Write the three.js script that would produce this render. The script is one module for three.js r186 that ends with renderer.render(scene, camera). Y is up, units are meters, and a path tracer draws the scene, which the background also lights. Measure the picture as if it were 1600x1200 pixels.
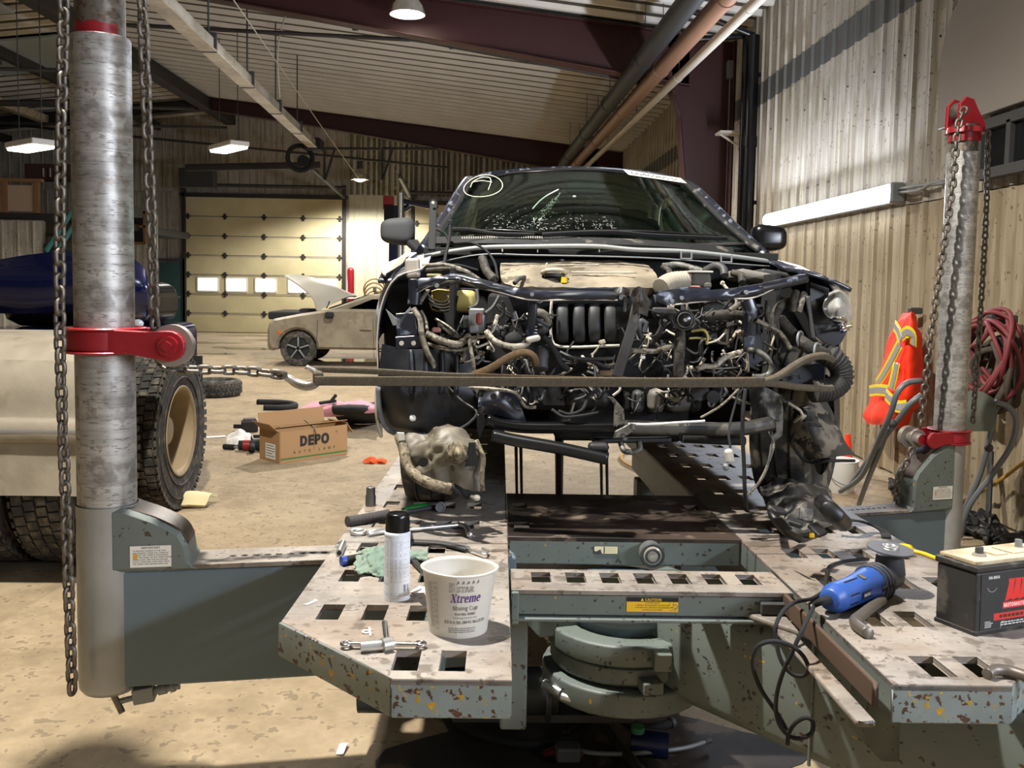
import * as THREE from 'three';
import { mergeGeometries, mergeVertices } from 'three/addons/utils/BufferGeometryUtils.js';
import { RoundedBoxGeometry } from 'three/addons/geometries/RoundedBoxGeometry.js';
import { RectAreaLightUniformsLib } from 'three/addons/lights/RectAreaLightUniformsLib.js';
RectAreaLightUniformsLib.init();
const V = (x, y, z) => new THREE.Vector3(x, y, z), PI = Math.PI;

// ---------- camera, lights, exposure ----------
const scene = new THREE.Scene();
const LENS = { f: 1450, cx: 800, cy: 548 };
const ray = (x, y) => V((x - LENS.cx) / LENS.f, -(y - LENS.cy) / LENS.f, -1);
const EYE = V(0, 1.55, 0);
const ahead = ray(765, 441).normalize(), upward = ray(463, 20400).normalize().negate();
upward.addScaledVector(ahead, -upward.dot(ahead)).normalize();
const rightward = ahead.clone().cross(upward);
const toWorld = new THREE.Matrix4().set(rightward.x, rightward.y, rightward.z, 0, upward.x, upward.y, upward.z, 0, -ahead.x, -ahead.y, -ahead.z, 0, 0, 0, 0, 1);
const camera = new THREE.PerspectiveCamera(2 * Math.atan(600 / LENS.f) * 180 / PI, 4 / 3, 0.05, 80);
camera.position.copy(EYE);
camera.quaternion.setFromRotationMatrix(toWorld);
camera.setViewOffset(1600, 1200, 0, 600 - LENS.cy, 1600, 1200);
scene.add(camera);
const renderer = new THREE.WebGLRenderer();
renderer.toneMapping = THREE.LinearToneMapping;
renderer.toneMappingExposure = 1.5;
renderer.shadowMap.enabled = true;
scene.background = new THREE.Color(0.75, 0.85, 1.0);

function bay(x, y, z, power, soft = 4, color = 0xfffaf2, angle = 1.35) {          // a high-bay lamp's light, hung under the roof
  const l = new THREE.SpotLight(color, power, 0, angle, 0.25, 2);
  l.position.set(x, y, z); l.target.position.set(x, 0, z); l.castShadow = true; l.shadow.radius = soft;
  scene.add(l, l.target); return l;
}
const KEY = [-1.0, 5.05, -2.6];
const LAMPS = {
  key: bay(...KEY, 112, 4),
  bright: bay(-1.14, 4.98, -12.55, 92, 5),
  rear: bay(-3.43, 4.05, -24.55, 78, 6),
  panel: bay(-4.72, 3.78, -17, 22, 8),
  side: bay(-6.78, 3.33, -14, 30, 8),
};
for (const z of [-9.25, 0.4]) for (const [y, h] of [[2.29, 1.2], [2.37, 5.6]]) { const l = new THREE.RectAreaLight(0xe4edff, h > 3 ? (z < 0 ? 140 : 65) : 80, 3.2, 0.12); l.position.set(3.19, y, z); l.lookAt(0.2, h > 3 ? 4.4 : h, z); scene.add(l); }   // the tube shines down into the hall and up to the roof

// ---------- helpers ----------
const wray = (x, y) => ray(x, y).applyMatrix4(toWorld);
const at = (x, y, d) => { const r = wray(x, y); return r.multiplyScalar(d / -r.z).add(EYE); };
const floorAt = (x, y, h = 0) => { const r = wray(x, y); return r.multiplyScalar((h - EYE.y) / r.y).add(EYE); };
const wallAt = (x, y, X = 3.4) => { const r = wray(x, y); return r.multiplyScalar((X - EYE.x) / r.x).add(EYE); };
// the tilted rack: u to the right, v away from the camera, w up from its deck
const Df = wray(782, 489).normalize(), Dr = Df.clone().cross(V(0, 1, 0)).normalize(), Dn = Dr.clone().cross(Df), D0 = at(800, 1063, 1.76);
const Qd = new THREE.Quaternion().setFromRotationMatrix(new THREE.Matrix4().makeBasis(Dr, Dn, Df.clone().negate()));
const D = (u, v, w = 0) => D0.clone().addScaledVector(Dr, u).addScaledVector(Df, v).addScaledVector(Dn, w);
const onDeck = (x, y, w = 0) => { const r = wray(x, y), t = (D0.clone().sub(EYE).dot(Dn) + w) / r.dot(Dn); return r.multiplyScalar(t).add(EYE); };
const CO = D(0.36, 1.75, 0);                                                     // the wrecked car's front axle on the deck
const carP = (x, y, z) => { const r = wray(x, y), Z = Df.clone().negate(), o = CO.clone().sub(EYE), t = (z + o.dot(Z)) / r.dot(Z); const p = r.multiplyScalar(t).sub(o); return V(p.dot(Dr), p.dot(Dn), z); };

let SEED = 7;
const rnd = () => { SEED = (SEED * 1664525 + 1013904223) >>> 0; return SEED / 4294967296; };
const rr = (a, b) => a + (b - a) * rnd();
const hash = (x, y, s) => { let h = Math.imul(x, 374761393) + Math.imul(y, 668265263) + Math.imul(s, 974634777); h = Math.imul(h ^ (h >>> 13), 1274126177); return ((h ^ (h >>> 16)) >>> 0) / 4294967296; };
function vn(x, y, p, s, q = p) {                                                  // value noise that repeats every p (q) cells
  const xi = Math.floor(x), yi = Math.floor(y), fx = x - xi, fy = y - yi, u = fx * fx * (3 - 2 * fx), v = fy * fy * (3 - 2 * fy);
  const w = (a, m) => ((a % m) + m) % m, x0 = w(xi, p), x1 = w(xi + 1, p), y0 = w(yi, q), y1 = w(yi + 1, q);
  const a = hash(x0, y0, s), b = hash(x1, y0, s), c = hash(x0, y1, s), d = hash(x1, y1, s);
  return a + (b - a) * u + (c - a) * v + (a - b - c + d) * u * v;
}
const fbm = (x, y, p, s, o = 4, q = p) => { let t = 0, a = 0.5, n = 0; for (let i = 0; i < o; i++) { t += a * vn(x * p, y * q, p, s + i * 17, q); n += a; a *= 0.55; p *= 2; q *= 2; } return t / n; };
const sm = (a, b, x) => { x = Math.min(1, Math.max(0, (x - a) / (b - a))); return x * x * (3 - 2 * x); };
const hex = (h) => [(h >> 16) & 255, (h >> 8) & 255, h & 255];
const mixc = (a, b, t) => [a[0] + (b[0] - a[0]) * t, a[1] + (b[1] - a[1]) * t, a[2] + (b[2] - a[2]) * t];
function tex(size, metres, fn, data = false) {
  const a = new Uint8Array(size * size * 4);
  for (let j = 0; j < size; j++) for (let i = 0; i < size; i++) {
    const c = fn(i / size, j / size), k = (j * size + i) * 4;
    if (typeof c === 'number') a[k] = a[k + 1] = a[k + 2] = Math.max(0, Math.min(255, c * 255)); else for (let n = 0; n < 3; n++) a[k + n] = Math.max(0, Math.min(255, c[n]));
    a[k + 3] = 255;
  }
  const t = new THREE.DataTexture(a, size, size);
  t.wrapS = t.wrapT = THREE.RepeatWrapping; t.magFilter = THREE.LinearFilter; t.minFilter = THREE.LinearMipmapLinearFilter; t.generateMipmaps = true;
  if (!data) t.colorSpace = THREE.SRGBColorSpace;
  t.repeat.set(1 / metres, 1 / metres); t.needsUpdate = true; return t;
}
const mt = (color, roughness = 0.6, metalness = 0, more = {}) => new THREE.MeshStandardMaterial({ color, roughness, metalness, ...more });
const mp = (color, roughness = 0.6, metalness = 0, more = {}) => new THREE.MeshPhysicalMaterial({ color, roughness, metalness, ...more });

// geometry makers
const put = (g, x = 0, y = 0, z = 0, rx = 0, ry = 0, rz = 0) => { if (rx || ry || rz) g.applyMatrix4(new THREE.Matrix4().makeRotationFromEuler(new THREE.Euler(rx, ry, rz))); return g.translate(x, y, z); };
const bx = (w, h, d, x = 0, y = 0, z = 0, r = 0.004, rx = 0, ry = 0, rz = 0) => put(r > 0 ? new RoundedBoxGeometry(w, h, d, 1, Math.min(r, w / 2.2, h / 2.2, d / 2.2)) : new THREE.BoxGeometry(w, h, d), x, y, z, rx, ry, rz);
const cy = (r0, r1, h, x = 0, y = 0, z = 0, n = 20, rx = 0, ry = 0, rz = 0, open = false) => put(new THREE.CylinderGeometry(r1, r0, h, n, 1, open), x, y, z, rx, ry, rz);
const sp = (r, x, y, z, sx = 1, sy = 1, sz = 1, n = 14) => { const g = new THREE.SphereGeometry(r, n, Math.round(n * 0.7)); g.scale(sx, sy, sz); return g.translate(x, y, z); };
const la = (prof, n = 28, x = 0, y = 0, z = 0, rx = 0, ry = 0, rz = 0) => put(new THREE.LatheGeometry(prof.map(([r, h]) => new THREE.Vector2(r, h)), n), x, y, z, rx, ry, rz);
const to = (R, r, x = 0, y = 0, z = 0, rx = 0, ry = 0, rz = 0, n = 24, m = 8) => put(new THREE.TorusGeometry(R, r, m, n), x, y, z, rx, ry, rz);
const vec = (p) => p.isVector3 ? p : V(p[0], p[1], p[2]);
const crv = (pts, closed = false) => new THREE.CatmullRomCurve3(pts.map(vec), closed, 'centripetal');
function swp(pts, prof, n = 24, up = null, closed = false, straight = false) {       // a cross-section prof(t) carried along a path
  const P = pts.map(vec); let c = crv(P, closed);
  if (straight) { c = new THREE.CurvePath(); for (let i = 1; i < P.length; i++) c.add(new THREE.LineCurve3(P[i - 1], P[i])); }
  const fr = up || straight ? null : c.computeFrenetFrames(n, closed), pos = [], idx = []; let m = 0;
  for (let i = 0; i <= n; i++) {
    const t = i / n, p = c.getPointAt(Math.min(t, 1)), T = c.getTangentAt(Math.min(t, 1)); let N, B;
    if (fr) { N = fr.normals[i]; B = fr.binormals[i]; } else { B = (up || V(0, 1, 0.001)).clone(); B.addScaledVector(T, -B.dot(T)).normalize(); N = B.clone().cross(T); }
    const q = prof(t, i); m = q.length;
    for (const [a, b] of q) pos.push(p.x + N.x * a + B.x * b, p.y + N.y * a + B.y * b, p.z + N.z * a + B.z * b);
  }
  for (let i = 0; i < n; i++) for (let j = 0; j < m; j++) { const a = i * m + j, b = i * m + (j + 1) % m, d = a + m, e = b + m; idx.push(a, b, d, b, e, d); }
  if (!closed) { for (let j = 1; j < m - 1; j++) { idx.push(0, j + 1, j); const o = n * m; idx.push(o, o + j, o + j + 1); } }
  const g = new THREE.BufferGeometry(); g.setAttribute('position', new THREE.Float32BufferAttribute(pos, 3)); g.setIndex(idx); g.computeVertexNormals(); return g;
}
const ring = (r, n = 8) => Array.from({ length: n }, (_, i) => [r * Math.cos(i / n * 2 * PI), r * Math.sin(i / n * 2 * PI)]);
const tb = (pts, r, n = 0, k = 8, closed = false) => { const R = ring(r, k); return swp(pts, () => R, n || Math.max(2, (pts.length - 1) * 6), null, closed); };
const rod = (a, b, r, k = 8) => { a = vec(a); b = vec(b); const g = new THREE.CylinderGeometry(r, r, a.distanceTo(b), k); g.applyQuaternion(new THREE.Quaternion().setFromUnitVectors(V(0, 1, 0), b.clone().sub(a).normalize())); const m = a.clone().add(b).multiplyScalar(0.5); return g.translate(m.x, m.y, m.z); };
const flat = (w, h) => { const e = Math.min(w, h) * 0.25; return [[-w / 2 + e, -h / 2], [w / 2 - e, -h / 2], [w / 2, -h / 2 + e], [w / 2, h / 2 - e], [w / 2 - e, h / 2], [-w / 2 + e, h / 2], [-w / 2, h / 2 - e], [-w / 2, -h / 2 + e]]; };
const rib = (pts, w, h, n = 24, up = V(0, 1, 0), straight = false) => { const q = flat(w, h); return swp(pts, () => q, n, up, false, straight); };  // w across, h along up
const hosec = (pts, r, depth, count) => { const n = count * 4; return swp(pts, (t, i) => ring(r * (1 - (i % 4 < 2 ? 0 : depth)), 12), n); };
const bar = (a, b, w, h, up = V(0, 1, 0)) => rib([a, b], w, h, 1, up, true);
function pl(pts, depth, bevel = 0.002, holes = []) {
  const s = new THREE.Shape(pts.map(([x, y]) => new THREE.Vector2(x, y)));
  for (const h of holes) s.holes.push(new THREE.Path(h.map(([x, y]) => new THREE.Vector2(x, y))));
  return new THREE.ExtrudeGeometry(s, { depth, bevelEnabled: bevel > 0, bevelThickness: bevel, bevelSize: bevel, bevelOffset: -bevel, bevelSegments: 1, curveSegments: 6 });
}
const circ = (x, y, r, n = 14) => Array.from({ length: n }, (_, i) => [x + r * Math.cos(-i / n * 2 * PI), y + r * Math.sin(-i / n * 2 * PI)]);
const rect = (x, y, w, h) => [[x - w / 2, y - h / 2], [x - w / 2, y + h / 2], [x + w / 2, y + h / 2], [x + w / 2, y - h / 2]];
const n3 = (p, s, f) => vn(p.x * f + p.z * f * 0.7 + 40, p.y * f - p.z * f * 0.6 + 40, 997, s) + 0.5 * vn(p.x * f * 2.3 + 9 + p.z * f, p.y * f * 2.3 + 9 - p.z * f, 997, s + 5) - 0.75;
function quilt(rows, sub = 4, thick = 0.004, amp = 0, freq = 12, seed = 3) {         // a smooth sheet of real thickness through a grid of points
  const R = rows.map((r) => r.map(vec)), across = R.map((r) => new THREE.CatmullRomCurve3(r, false, 'catmullrom', 0.5)), nr = (R.length - 1) * sub, nc = (R[0].length - 1) * sub, P = [];
  for (let j = 0; j <= nc; j++) { const c = new THREE.CatmullRomCurve3(across.map((a) => a.getPoint(j / nc)), false, 'catmullrom', 0.5); for (let i = 0; i <= nr; i++) P[i * (nc + 1) + j] = c.getPoint(i / nr); }
  const idx = []; for (let i = 0; i < nr; i++) for (let j = 0; j < nc; j++) { const a = i * (nc + 1) + j; idx.push(a, a + nc + 1, a + 1, a + 1, a + nc + 1, a + nc + 2); }
  const top = new THREE.BufferGeometry().setFromPoints(P); top.setIndex(idx); top.computeVertexNormals();
  if (amp) { const N = top.attributes.normal; P.forEach((p, i) => { const d = amp * n3(p, seed, freq); p.x += N.getX(i) * d; p.y += N.getY(i) * d; p.z += N.getZ(i) * d; }); top.setFromPoints(P); top.computeVertexNormals(); }
  const N = top.attributes.normal, Q = P.map((p, i) => V(p.x - N.getX(i) * thick, p.y - N.getY(i) * thick, p.z - N.getZ(i) * thick));
  const bot = new THREE.BufferGeometry().setFromPoints(Q), bi = []; for (let i = 0; i < idx.length; i += 3) bi.push(idx[i], idx[i + 2], idx[i + 1]); bot.setIndex(bi); bot.computeVertexNormals();
  const edge = []; for (let j = 0; j <= nc; j++) edge.push(j); for (let i = 1; i <= nr; i++) edge.push(i * (nc + 1) + nc); for (let j = nc - 1; j >= 0; j--) edge.push(nr * (nc + 1) + j); for (let i = nr - 1; i > 0; i--) edge.push(i * (nc + 1));
  const sp_ = [], si = []; edge.forEach((e) => sp_.push(P[e], Q[e])); const m = edge.length; for (let k = 0; k < m; k++) { const a = 2 * k, b = 2 * ((k + 1) % m); si.push(a, b, a + 1, b, b + 1, a + 1); }
  const side = new THREE.BufferGeometry().setFromPoints(sp_); side.setIndex(si); side.computeVertexNormals();
  return mergeGeometries([top, bot, side].map((g) => g.toNonIndexed()));
}
const uvBox = (g, ox = 0, oy = 0) => {                                             // uv in metres, from the side each face turns to in the thing's own axes
  const p = g.attributes.position, uv = new Float32Array(p.count * 2), a = V(), b = V(), c = V();
  for (let i = 0; i < p.count; i += 3) {
    a.fromBufferAttribute(p, i); b.fromBufferAttribute(p, i + 1); c.fromBufferAttribute(p, i + 2);
    const n = b.clone().sub(a).cross(c.clone().sub(a)), x = Math.abs(n.x), y = Math.abs(n.y), z = Math.abs(n.z);
    [a, b, c].forEach((q, k) => { const [s, t] = x >= y && x >= z ? [q.z, q.y] : y >= z ? [q.x, q.z] : [q.x, q.y]; uv[(i + k) * 2] = s + ox; uv[(i + k) * 2 + 1] = t + oy; });
  }
  g.setAttribute('uv', new THREE.BufferAttribute(uv, 2)); return g;
};
const join = (gs) => { gs = (Array.isArray(gs) ? gs.flat(3) : [gs]).map((g) => { const h = g.index ? g.toNonIndexed() : g.clone(); for (const k of Object.keys(h.attributes)) if (k !== 'position' && k !== 'normal') h.deleteAttribute(k); if (!h.attributes.normal) h.computeVertexNormals(); return h; }); return gs.length > 1 ? mergeGeometries(gs) : gs[0]; };
const used = {};
const numbered = (n) => { used[n] = (used[n] ?? -1) + 1; return used[n] ? `${n}_${String(used[n]).padStart(3, '0')}` : n; };
function thing(name, label, category, pos = V(0, 0, 0), quat = null, group = null) {
  const o = new THREE.Group(); o.name = numbered(name); o.position.copy(vec(pos));
  if (quat) typeof quat === 'number' ? (o.rotation.y = quat) : o.quaternion.copy(quat);
  o.userData = { label, category }; if (group) o.userData.group = group;
  scene.add(o); o.updateMatrixWorld(true); return o;
}
function part(parent, name, geos, m, opt = {}) {
  const { world = false, label = null, ox = 0, oy = 0, stuff = false } = opt;
  if (!stuff && Array.isArray(geos) && geos.length > 1) {                          // pieces that lie apart become parts of their own
    const bs = geos.flat(3).map((g) => { g.computeBoundingBox(); return [g, g.boundingBox.clone().expandByScalar(0.0015)]; }), sets = [];
    for (const b of bs) { const hit = sets.filter((s) => s.some((q) => q[1].intersectsBox(b[1]))), rest = sets.filter((s) => !hit.includes(s)); sets.length = 0; sets.push(...rest, [...hit.flat(), b]); }
    if (sets.length > 1 && parent !== scene) { let first = null; for (const s of sets) { const o = part(parent, name, s.map((q) => q[0]), m, { ...opt, one: 1 }); first ??= o; } return first; }
  }
  const g = join(geos); if (world) { parent.updateMatrixWorld(true); g.applyMatrix4(parent.matrixWorld.clone().invert()); }
  const o = new THREE.Mesh(uvBox(g, ox, oy), m); o.name = parent === scene ? numbered(name) : name; o.castShadow = o.receiveShadow = true;
  if (label) o.userData.label = label; if (stuff) o.userData.kind = 'stuff';
  parent.add(o); return o;
}
const single = (name, label, category, geos, m, group = null) => {                 // a thing of one mesh, built in world axes, its origin moved to its base
  const g = join(geos); g.computeBoundingBox(); const b = g.boundingBox, c = V((b.min.x + b.max.x) / 2, b.min.y, (b.min.z + b.max.z) / 2);
  g.translate(-c.x, -c.y, -c.z); const o = part(scene, name, g, m); o.position.copy(c); o.userData = { label, category }; if (group) o.userData.group = group; return o;
};
const struct = (name, geos, m, parent = scene, opt = {}) => { const o = part(parent, name, geos, m, opt); if (parent === scene) o.userData.kind = 'structure'; return o; };
const sgroup = (name) => { const o = new THREE.Group(); o.name = numbered(name); o.userData = { kind: 'structure' }; scene.add(o); return o; };
function print(parent, name, w, h, pos, quat, draw, px = 512, more = {}) {          // flat print: a label, sticker or plate
  const c = document.createElement('canvas'); c.width = px; c.height = Math.max(8, Math.round(px * h / w)); const x = c.getContext('2d'); draw(x, c.width, c.height);
  const t = new THREE.CanvasTexture(c); t.colorSpace = THREE.SRGBColorSpace;
  const g = new THREE.PlaneGeometry(w, h), { curve, ...mm } = more; if (curve) { const q = new THREE.CylinderGeometry(curve, curve, h, 16, 1, true, -w / curve / 2, w / curve); g.copy(q); }
  const o = new THREE.Mesh(g, new THREE.MeshStandardMaterial({ map: t, roughness: 0.6, ...mm })); o.name = name; o.position.copy(vec(pos)); if (quat) o.quaternion.copy(quat); o.receiveShadow = true; parent.add(o); return o;
}
const eul = (x, y, z) => new THREE.Quaternion().setFromEuler(new THREE.Euler(x, y, z));

// ---------- surfaces ----------
const T = {
  concrete: tex(1024, 4, (x, y) => { const a = fbm(x, y, 4, 1, 7), b = fbm(x, y, 48, 5, 4), c = fbm(x, y, 120, 9, 3); let k = mixc(hex(0x84745a), hex(0xa89576), sm(0.2, 0.8, a * 0.45 + b * 0.3 + c * 0.25)); k = mixc(k, hex(0x66573f), 0.35 * sm(0.52, 0.8, fbm(x, y, 14, 31, 6))); k = mixc(k, hex(0xb9aa8e), 0.25 * sm(0.55, 0.8, fbm(x, y, 10, 77, 6))); if (c > 0.7) k = mixc(k, hex(0x4f4334), 0.4); return k; }),
  deck: tex(1024, 1.3, (x, y) => { const a = fbm(x, y, 5, 2, 7), b = fbm(x, y, 64, 6, 4), s = fbm(x, y, 10, 12, 4, 90); let k = mixc(hex(0x6e675f), hex(0x979088), sm(0.2, 0.8, a * 0.45 + s * 0.25 + b * 0.3)); k = mixc(k, hex(0x7a6048), 0.38 * sm(0.42, 0.78, fbm(x, y, 5, 41, 7))); k = mixc(k, hex(0xb4aa9c), 0.4 * sm(0.45, 0.8, fbm(x, y, 7, 63, 7))); k = mixc(k, hex(0x473d33), 0.5 * sm(0.6, 0.74, fbm(x, y, 30, 88, 4))); if (b > 0.72) k = mixc(k, hex(0x3f362d), 0.5); return k; }),
  oily: tex(512, 1.1, (x, y) => { const a = fbm(x, y, 4, 102, 6); let k = mixc(hex(0x1b1715), hex(0x4b4038), sm(0.35, 0.75, a)); k = mixc(k, hex(0x8b7a68), 0.7 * sm(0.6, 0.68, fbm(x, y, 7, 15, 5))); return k; }),
  paint: tex(512, 0.9, (x, y) => { let k = mixc(hex(0x59615e), hex(0x687069), fbm(x, y, 5, 3, 5)); const c = fbm(x, y, 56, 8, 3); if (c > 0.8) k = mixc(hex(0x4a3324), hex(0x2c221c), fbm(x, y, 60, 4, 2)); else if (fbm(x, y, 60, 21, 3) > 0.78) k = hex(0x2f312e); if (fbm(x, y, 30, 55, 3) > 0.86) k = hex(0xb08a2a); return k; }),
  chipped: tex(512, 0.5, (x, y) => { let k = mixc(hex(0x66706e), hex(0x87908c), fbm(x, y, 6, 13, 5)); const c = fbm(x, y, 40, 18, 4); if (c > 0.64) k = mixc(hex(0x5a3a26), hex(0x32231b), fbm(x, y, 50, 4, 2)); if (fbm(x, y, 30, 28, 4) > 0.725) k = mixc(hex(0xc89d2c), hex(0x8e7430), fbm(x, y, 40, 5, 2)); return k; }),
  post: tex(512, 0.5, (x, y) => { const a = fbm(x, y, 3, 7, 5), s = fbm(x, y, 4, 19, 4, 60); let k = mixc(hex(0x94928e), hex(0xc0beb9), sm(0.25, 0.75, a * 0.6 + s * 0.4)); k = mixc(k, hex(0x3b3632), 0.45 * sm(0.66, 0.76, fbm(x, y, 24, 23, 3, 150))); k = mixc(k, hex(0x4a443f), 0.35 * sm(0.56, 0.7, fbm(x, y, 8, 29, 5))); if (fbm(x, y, 16, 37, 4) > 0.74) k = mixc(k, hex(0x7d6a58), 0.35); return k; }),
  wall: tex(512, 1.83, (x, y) => { const a = fbm(x, y, 3, 4, 5), s = fbm(x, y, 40, 11, 3, 3); let k = mixc(hex(0x979084), hex(0xb4ada0), sm(0.3, 0.7, a * 0.5 + s * 0.5)); k = mixc(k, hex(0x7b7058), 0.5 * sm(0.58, 0.72, fbm(x, y, 22, 61, 4, 3))); if (fbm(x, y, 60, 71, 2) > 0.8) k = mixc(k, hex(0x4c4233), 0.5); return k; }),
  ceil: tex(256, 2.4, (x, y) => mixc(hex(0xb4afa4), hex(0xd0cbc0), fbm(x, y, 5, 14, 5))),
  dust: tex(512, 0.6, (x, y) => { let k = mixc(hex(0x8a8273), hex(0xc3bba9), sm(0.25, 0.7, fbm(x, y, 5, 24, 6))); k = mixc(k, hex(0x57503f), 0.6 * sm(0.62, 0.7, fbm(x, y, 12, 34, 4))); return k; }),
  grime: tex(512, 0.5, (x, y) => { let k = mixc(hex(0x131416), hex(0x2b2b2b), fbm(x, y, 6, 44, 5)); k = mixc(k, hex(0x7d786d), 0.75 * sm(0.56, 0.74, fbm(x, y, 8, 54, 6))); return k; }),
  navy: tex(512, 0.5, (x, y) => { let k = mixc(hex(0x070a12), hex(0x111a31), fbm(x, y, 4, 64, 5)); k = mixc(k, hex(0x8d93a0), 0.7 * sm(0.62, 0.74, fbm(x, y, 14, 74, 5))); return k; }),
  rubber: tex(256, 0.4, (x, y) => mixc(hex(0x2a2825), hex(0x5f584d), sm(0.4, 0.8, fbm(x, y, 8, 84, 5)))),
  steel: tex(256, 0.12, (x, y) => { let k = mixc(hex(0x55504a), hex(0x8e877c), fbm(x, y, 6, 94, 4)); if (fbm(x, y, 10, 95, 3) > 0.6) k = mixc(k, hex(0x5a4230), 0.6); return k; }),
  beige: tex(256, 0.5, (x, y) => { let k = mixc(hex(0x9b8a6d), hex(0xc4b698), sm(0.3, 0.7, fbm(x, y, 5, 114, 5))); return mixc(k, hex(0x6e5c44), 0.5 * sm(0.6, 0.72, fbm(x, y, 9, 124, 4))); }),
  strap: tex(256, 0.06, (x, y) => mixc(hex(0x2e2920), hex(0x6a5f4c), 0.5 * fbm(x, y, 8, 134, 4) + 0.5 * Math.abs(Math.sin((x + y) * PI * 12)))),
  film: tex(256, 1.4, (x, y) => { let k = mixc(hex(0xa59d8d), hex(0xc4bcac), sm(0.2, 0.8, fbm(x, y, 5, 154, 5))); return mixc(k, hex(0x857a66), 0.35 * sm(0.58, 0.75, fbm(x, y, 12, 164, 4))); }),
  tubing: tex(256, 0.1, (x, y) => { let k = mixc(hex(0x8d8778), hex(0xcbc3b2), sm(0.25, 0.75, fbm(x, y, 6, 174, 4))); return mixc(k, hex(0x3a352d), 0.65 * sm(0.55, 0.68, fbm(x, y, 7, 184, 4))); }),
  dirt: tex(512, 0.4, (x, y) => { let k = mixc(hex(0x1d1c1b), hex(0x45423d), sm(0.3, 0.6, fbm(x, y, 5, 194, 5))); return mixc(k, hex(0x8f8778), 0.8 * sm(0.48, 0.66, fbm(x, y, 7, 195, 6))); }),
  stain: tex(256, 0.5, (x, y) => fbm(x, y, 6, 144, 5), true),
};
const bump = (map, s) => ({ bumpMap: map, bumpScale: s });
const M = {
  concrete: mt(0xffffff, 0.85, 0, { map: T.concrete, ...bump(T.concrete, 0.004) }),
  deck: mt(0xffffff, 0.62, 0.15, { map: T.deck, ...bump(T.deck, 0.0012) }),
  oily: mt(0xffffff, 0.35, 0.1, { map: T.oily, ...bump(T.oily, 0.001) }),
  paint: mt(0xffffff, 0.5, 0, { map: T.paint, ...bump(T.paint, 0.0008) }),
  chipped: mt(0xffffff, 0.55, 0, { map: T.chipped, ...bump(T.chipped, 0.001) }),
  post: mt(0xf8f8f8, 0.46, 0.5, { map: T.post, ...bump(T.post, 0.0006) }),
  wall: mt(0xffffff, 0.75, 0, { map: T.wall }), wallLow: mt(0xebe0c8, 0.75, 0, { map: T.wall }), wallB: mt(0xf6f6e2, 0.7, 0, { map: T.ceil }), sleeve: mt(0xd2dcea, 0.4, 0.2, { map: T.film }), armPaint: mt(0x5b6a70, 0.5, 0, bump(T.stain, 0.001)),
  stripe: mt(0x565653, 0.6), ceil: mt(0xffffff, 0.7, 0, { map: T.ceil }),
  dust: mt(0xffffff, 0.9, 0, { map: T.dust, ...bump(T.dust, 0.0015) }),
  grime: mt(0xffffff, 0.6, 0, { map: T.grime, ...bump(T.grime, 0.001) }),
  navy: mp(0xffffff, 0.38, 0, { map: T.navy, clearcoat: 0.5, clearcoatRoughness: 0.25 }),
  rubber: mt(0xffffff, 0.85, 0, { map: T.rubber }),
  steel: mt(0xffffff, 0.5, 0.75, { map: T.steel, ...bump(T.steel, 0.0006) }),
  beige: mt(0xffffff, 0.85, 0, { map: T.beige, ...bump(T.beige, 0.001) }),
  strap: mt(0xffffff, 0.95, 0, { map: T.strap, ...bump(T.strap, 0.001) }),
  black: mt(0x0b0b0c, 0.55), soft: mt(0x151515, 0.85), gloss: mt(0x08080a, 0.25), darkgrey: mt(0x3a3a3a, 0.6), grey: mt(0x7c7f80, 0.5, 0.3), pale: mt(0xb9b2a4, 0.75), silver: mt(0xc9c9c6, 0.32, 0.85), chrome: mt(0xd8d8d8, 0.18, 1),
  dirt: mt(0xffffff, 0.7, 0, { map: T.dirt, ...bump(T.dirt, 0.0015) }),
  film: mt(0xffffff, 0.5, 0.2, { map: T.film }),
  white: mt(0xe8e6e0, 0.55), red: mp(0x8d1420, 0.4, 0.1, { clearcoat: 0.3 }), redworn: mp(0x8d1420, 0.5, 0.1, { ...bump(T.stain, 0.002) }), maroon: mt(0x35100f, 0.6), darkbeam: mt(0x2a2624, 0.65), orange: mt(0xff3d10, 0.75), yellow: mt(0xe5b510, 0.5), blue: mp(0x08123f, 0.25, 0.3, { clearcoat: 0.8 }),
};
// ---------- the hall ----------
const EAVE = 5.0, SLOPE = 0.11, RX = 3.4, RIDGE = -7.3, LX = -18, BZ = -26.6, FZ = 5;
const roofY = (X) => X > RIDGE ? EAVE + SLOPE * (RX - X) : EAVE + SLOPE * (X - LX);
struct('floor', new THREE.BoxGeometry(22.2, 0.2, 32.4, 1, 1, 1).translate(-7.3, -0.1, -10.8), M.concrete);
function cladding(len, height, pitch = 0.305, h = 0.026, b = 0.055, t = 0.024) {     // ribbed sheet: along x, ribs towards +z, up y
  const pts = [[0, 0]]; const n = Math.round(len / pitch);
  for (let i = 0; i < n; i++) { const c = (i + 0.5) * pitch; pts.push([c - b / 2, 0], [c - t / 2, h], [c + t / 2, h], [c + b / 2, 0]); const m = c + pitch / 2; if (i < n - 1) pts.push([m - 0.035, 0], [m - 0.03, h * 0.12], [m + 0.03, h * 0.12], [m + 0.035, 0]); }
  pts.push([n * pitch - 0.002, 0], [n * pitch - 0.002, -0.006], [0, -0.006]);
  const g = pl(pts, height, 0); g.rotateX(-PI / 2); g.scale(1, 1, -1);
  const p = g.attributes.position; for (let i = 0; i < p.count; i += 3) for (let k = 0; k < 3; k++) { const a = p.getComponent(i + 1, k); p.setComponent(i + 1, k, p.getComponent(i + 2, k)); p.setComponent(i + 2, k, a); }
  return g.toNonIndexed ? (g.index ? g.toNonIndexed() : g) : g;
}
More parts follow.
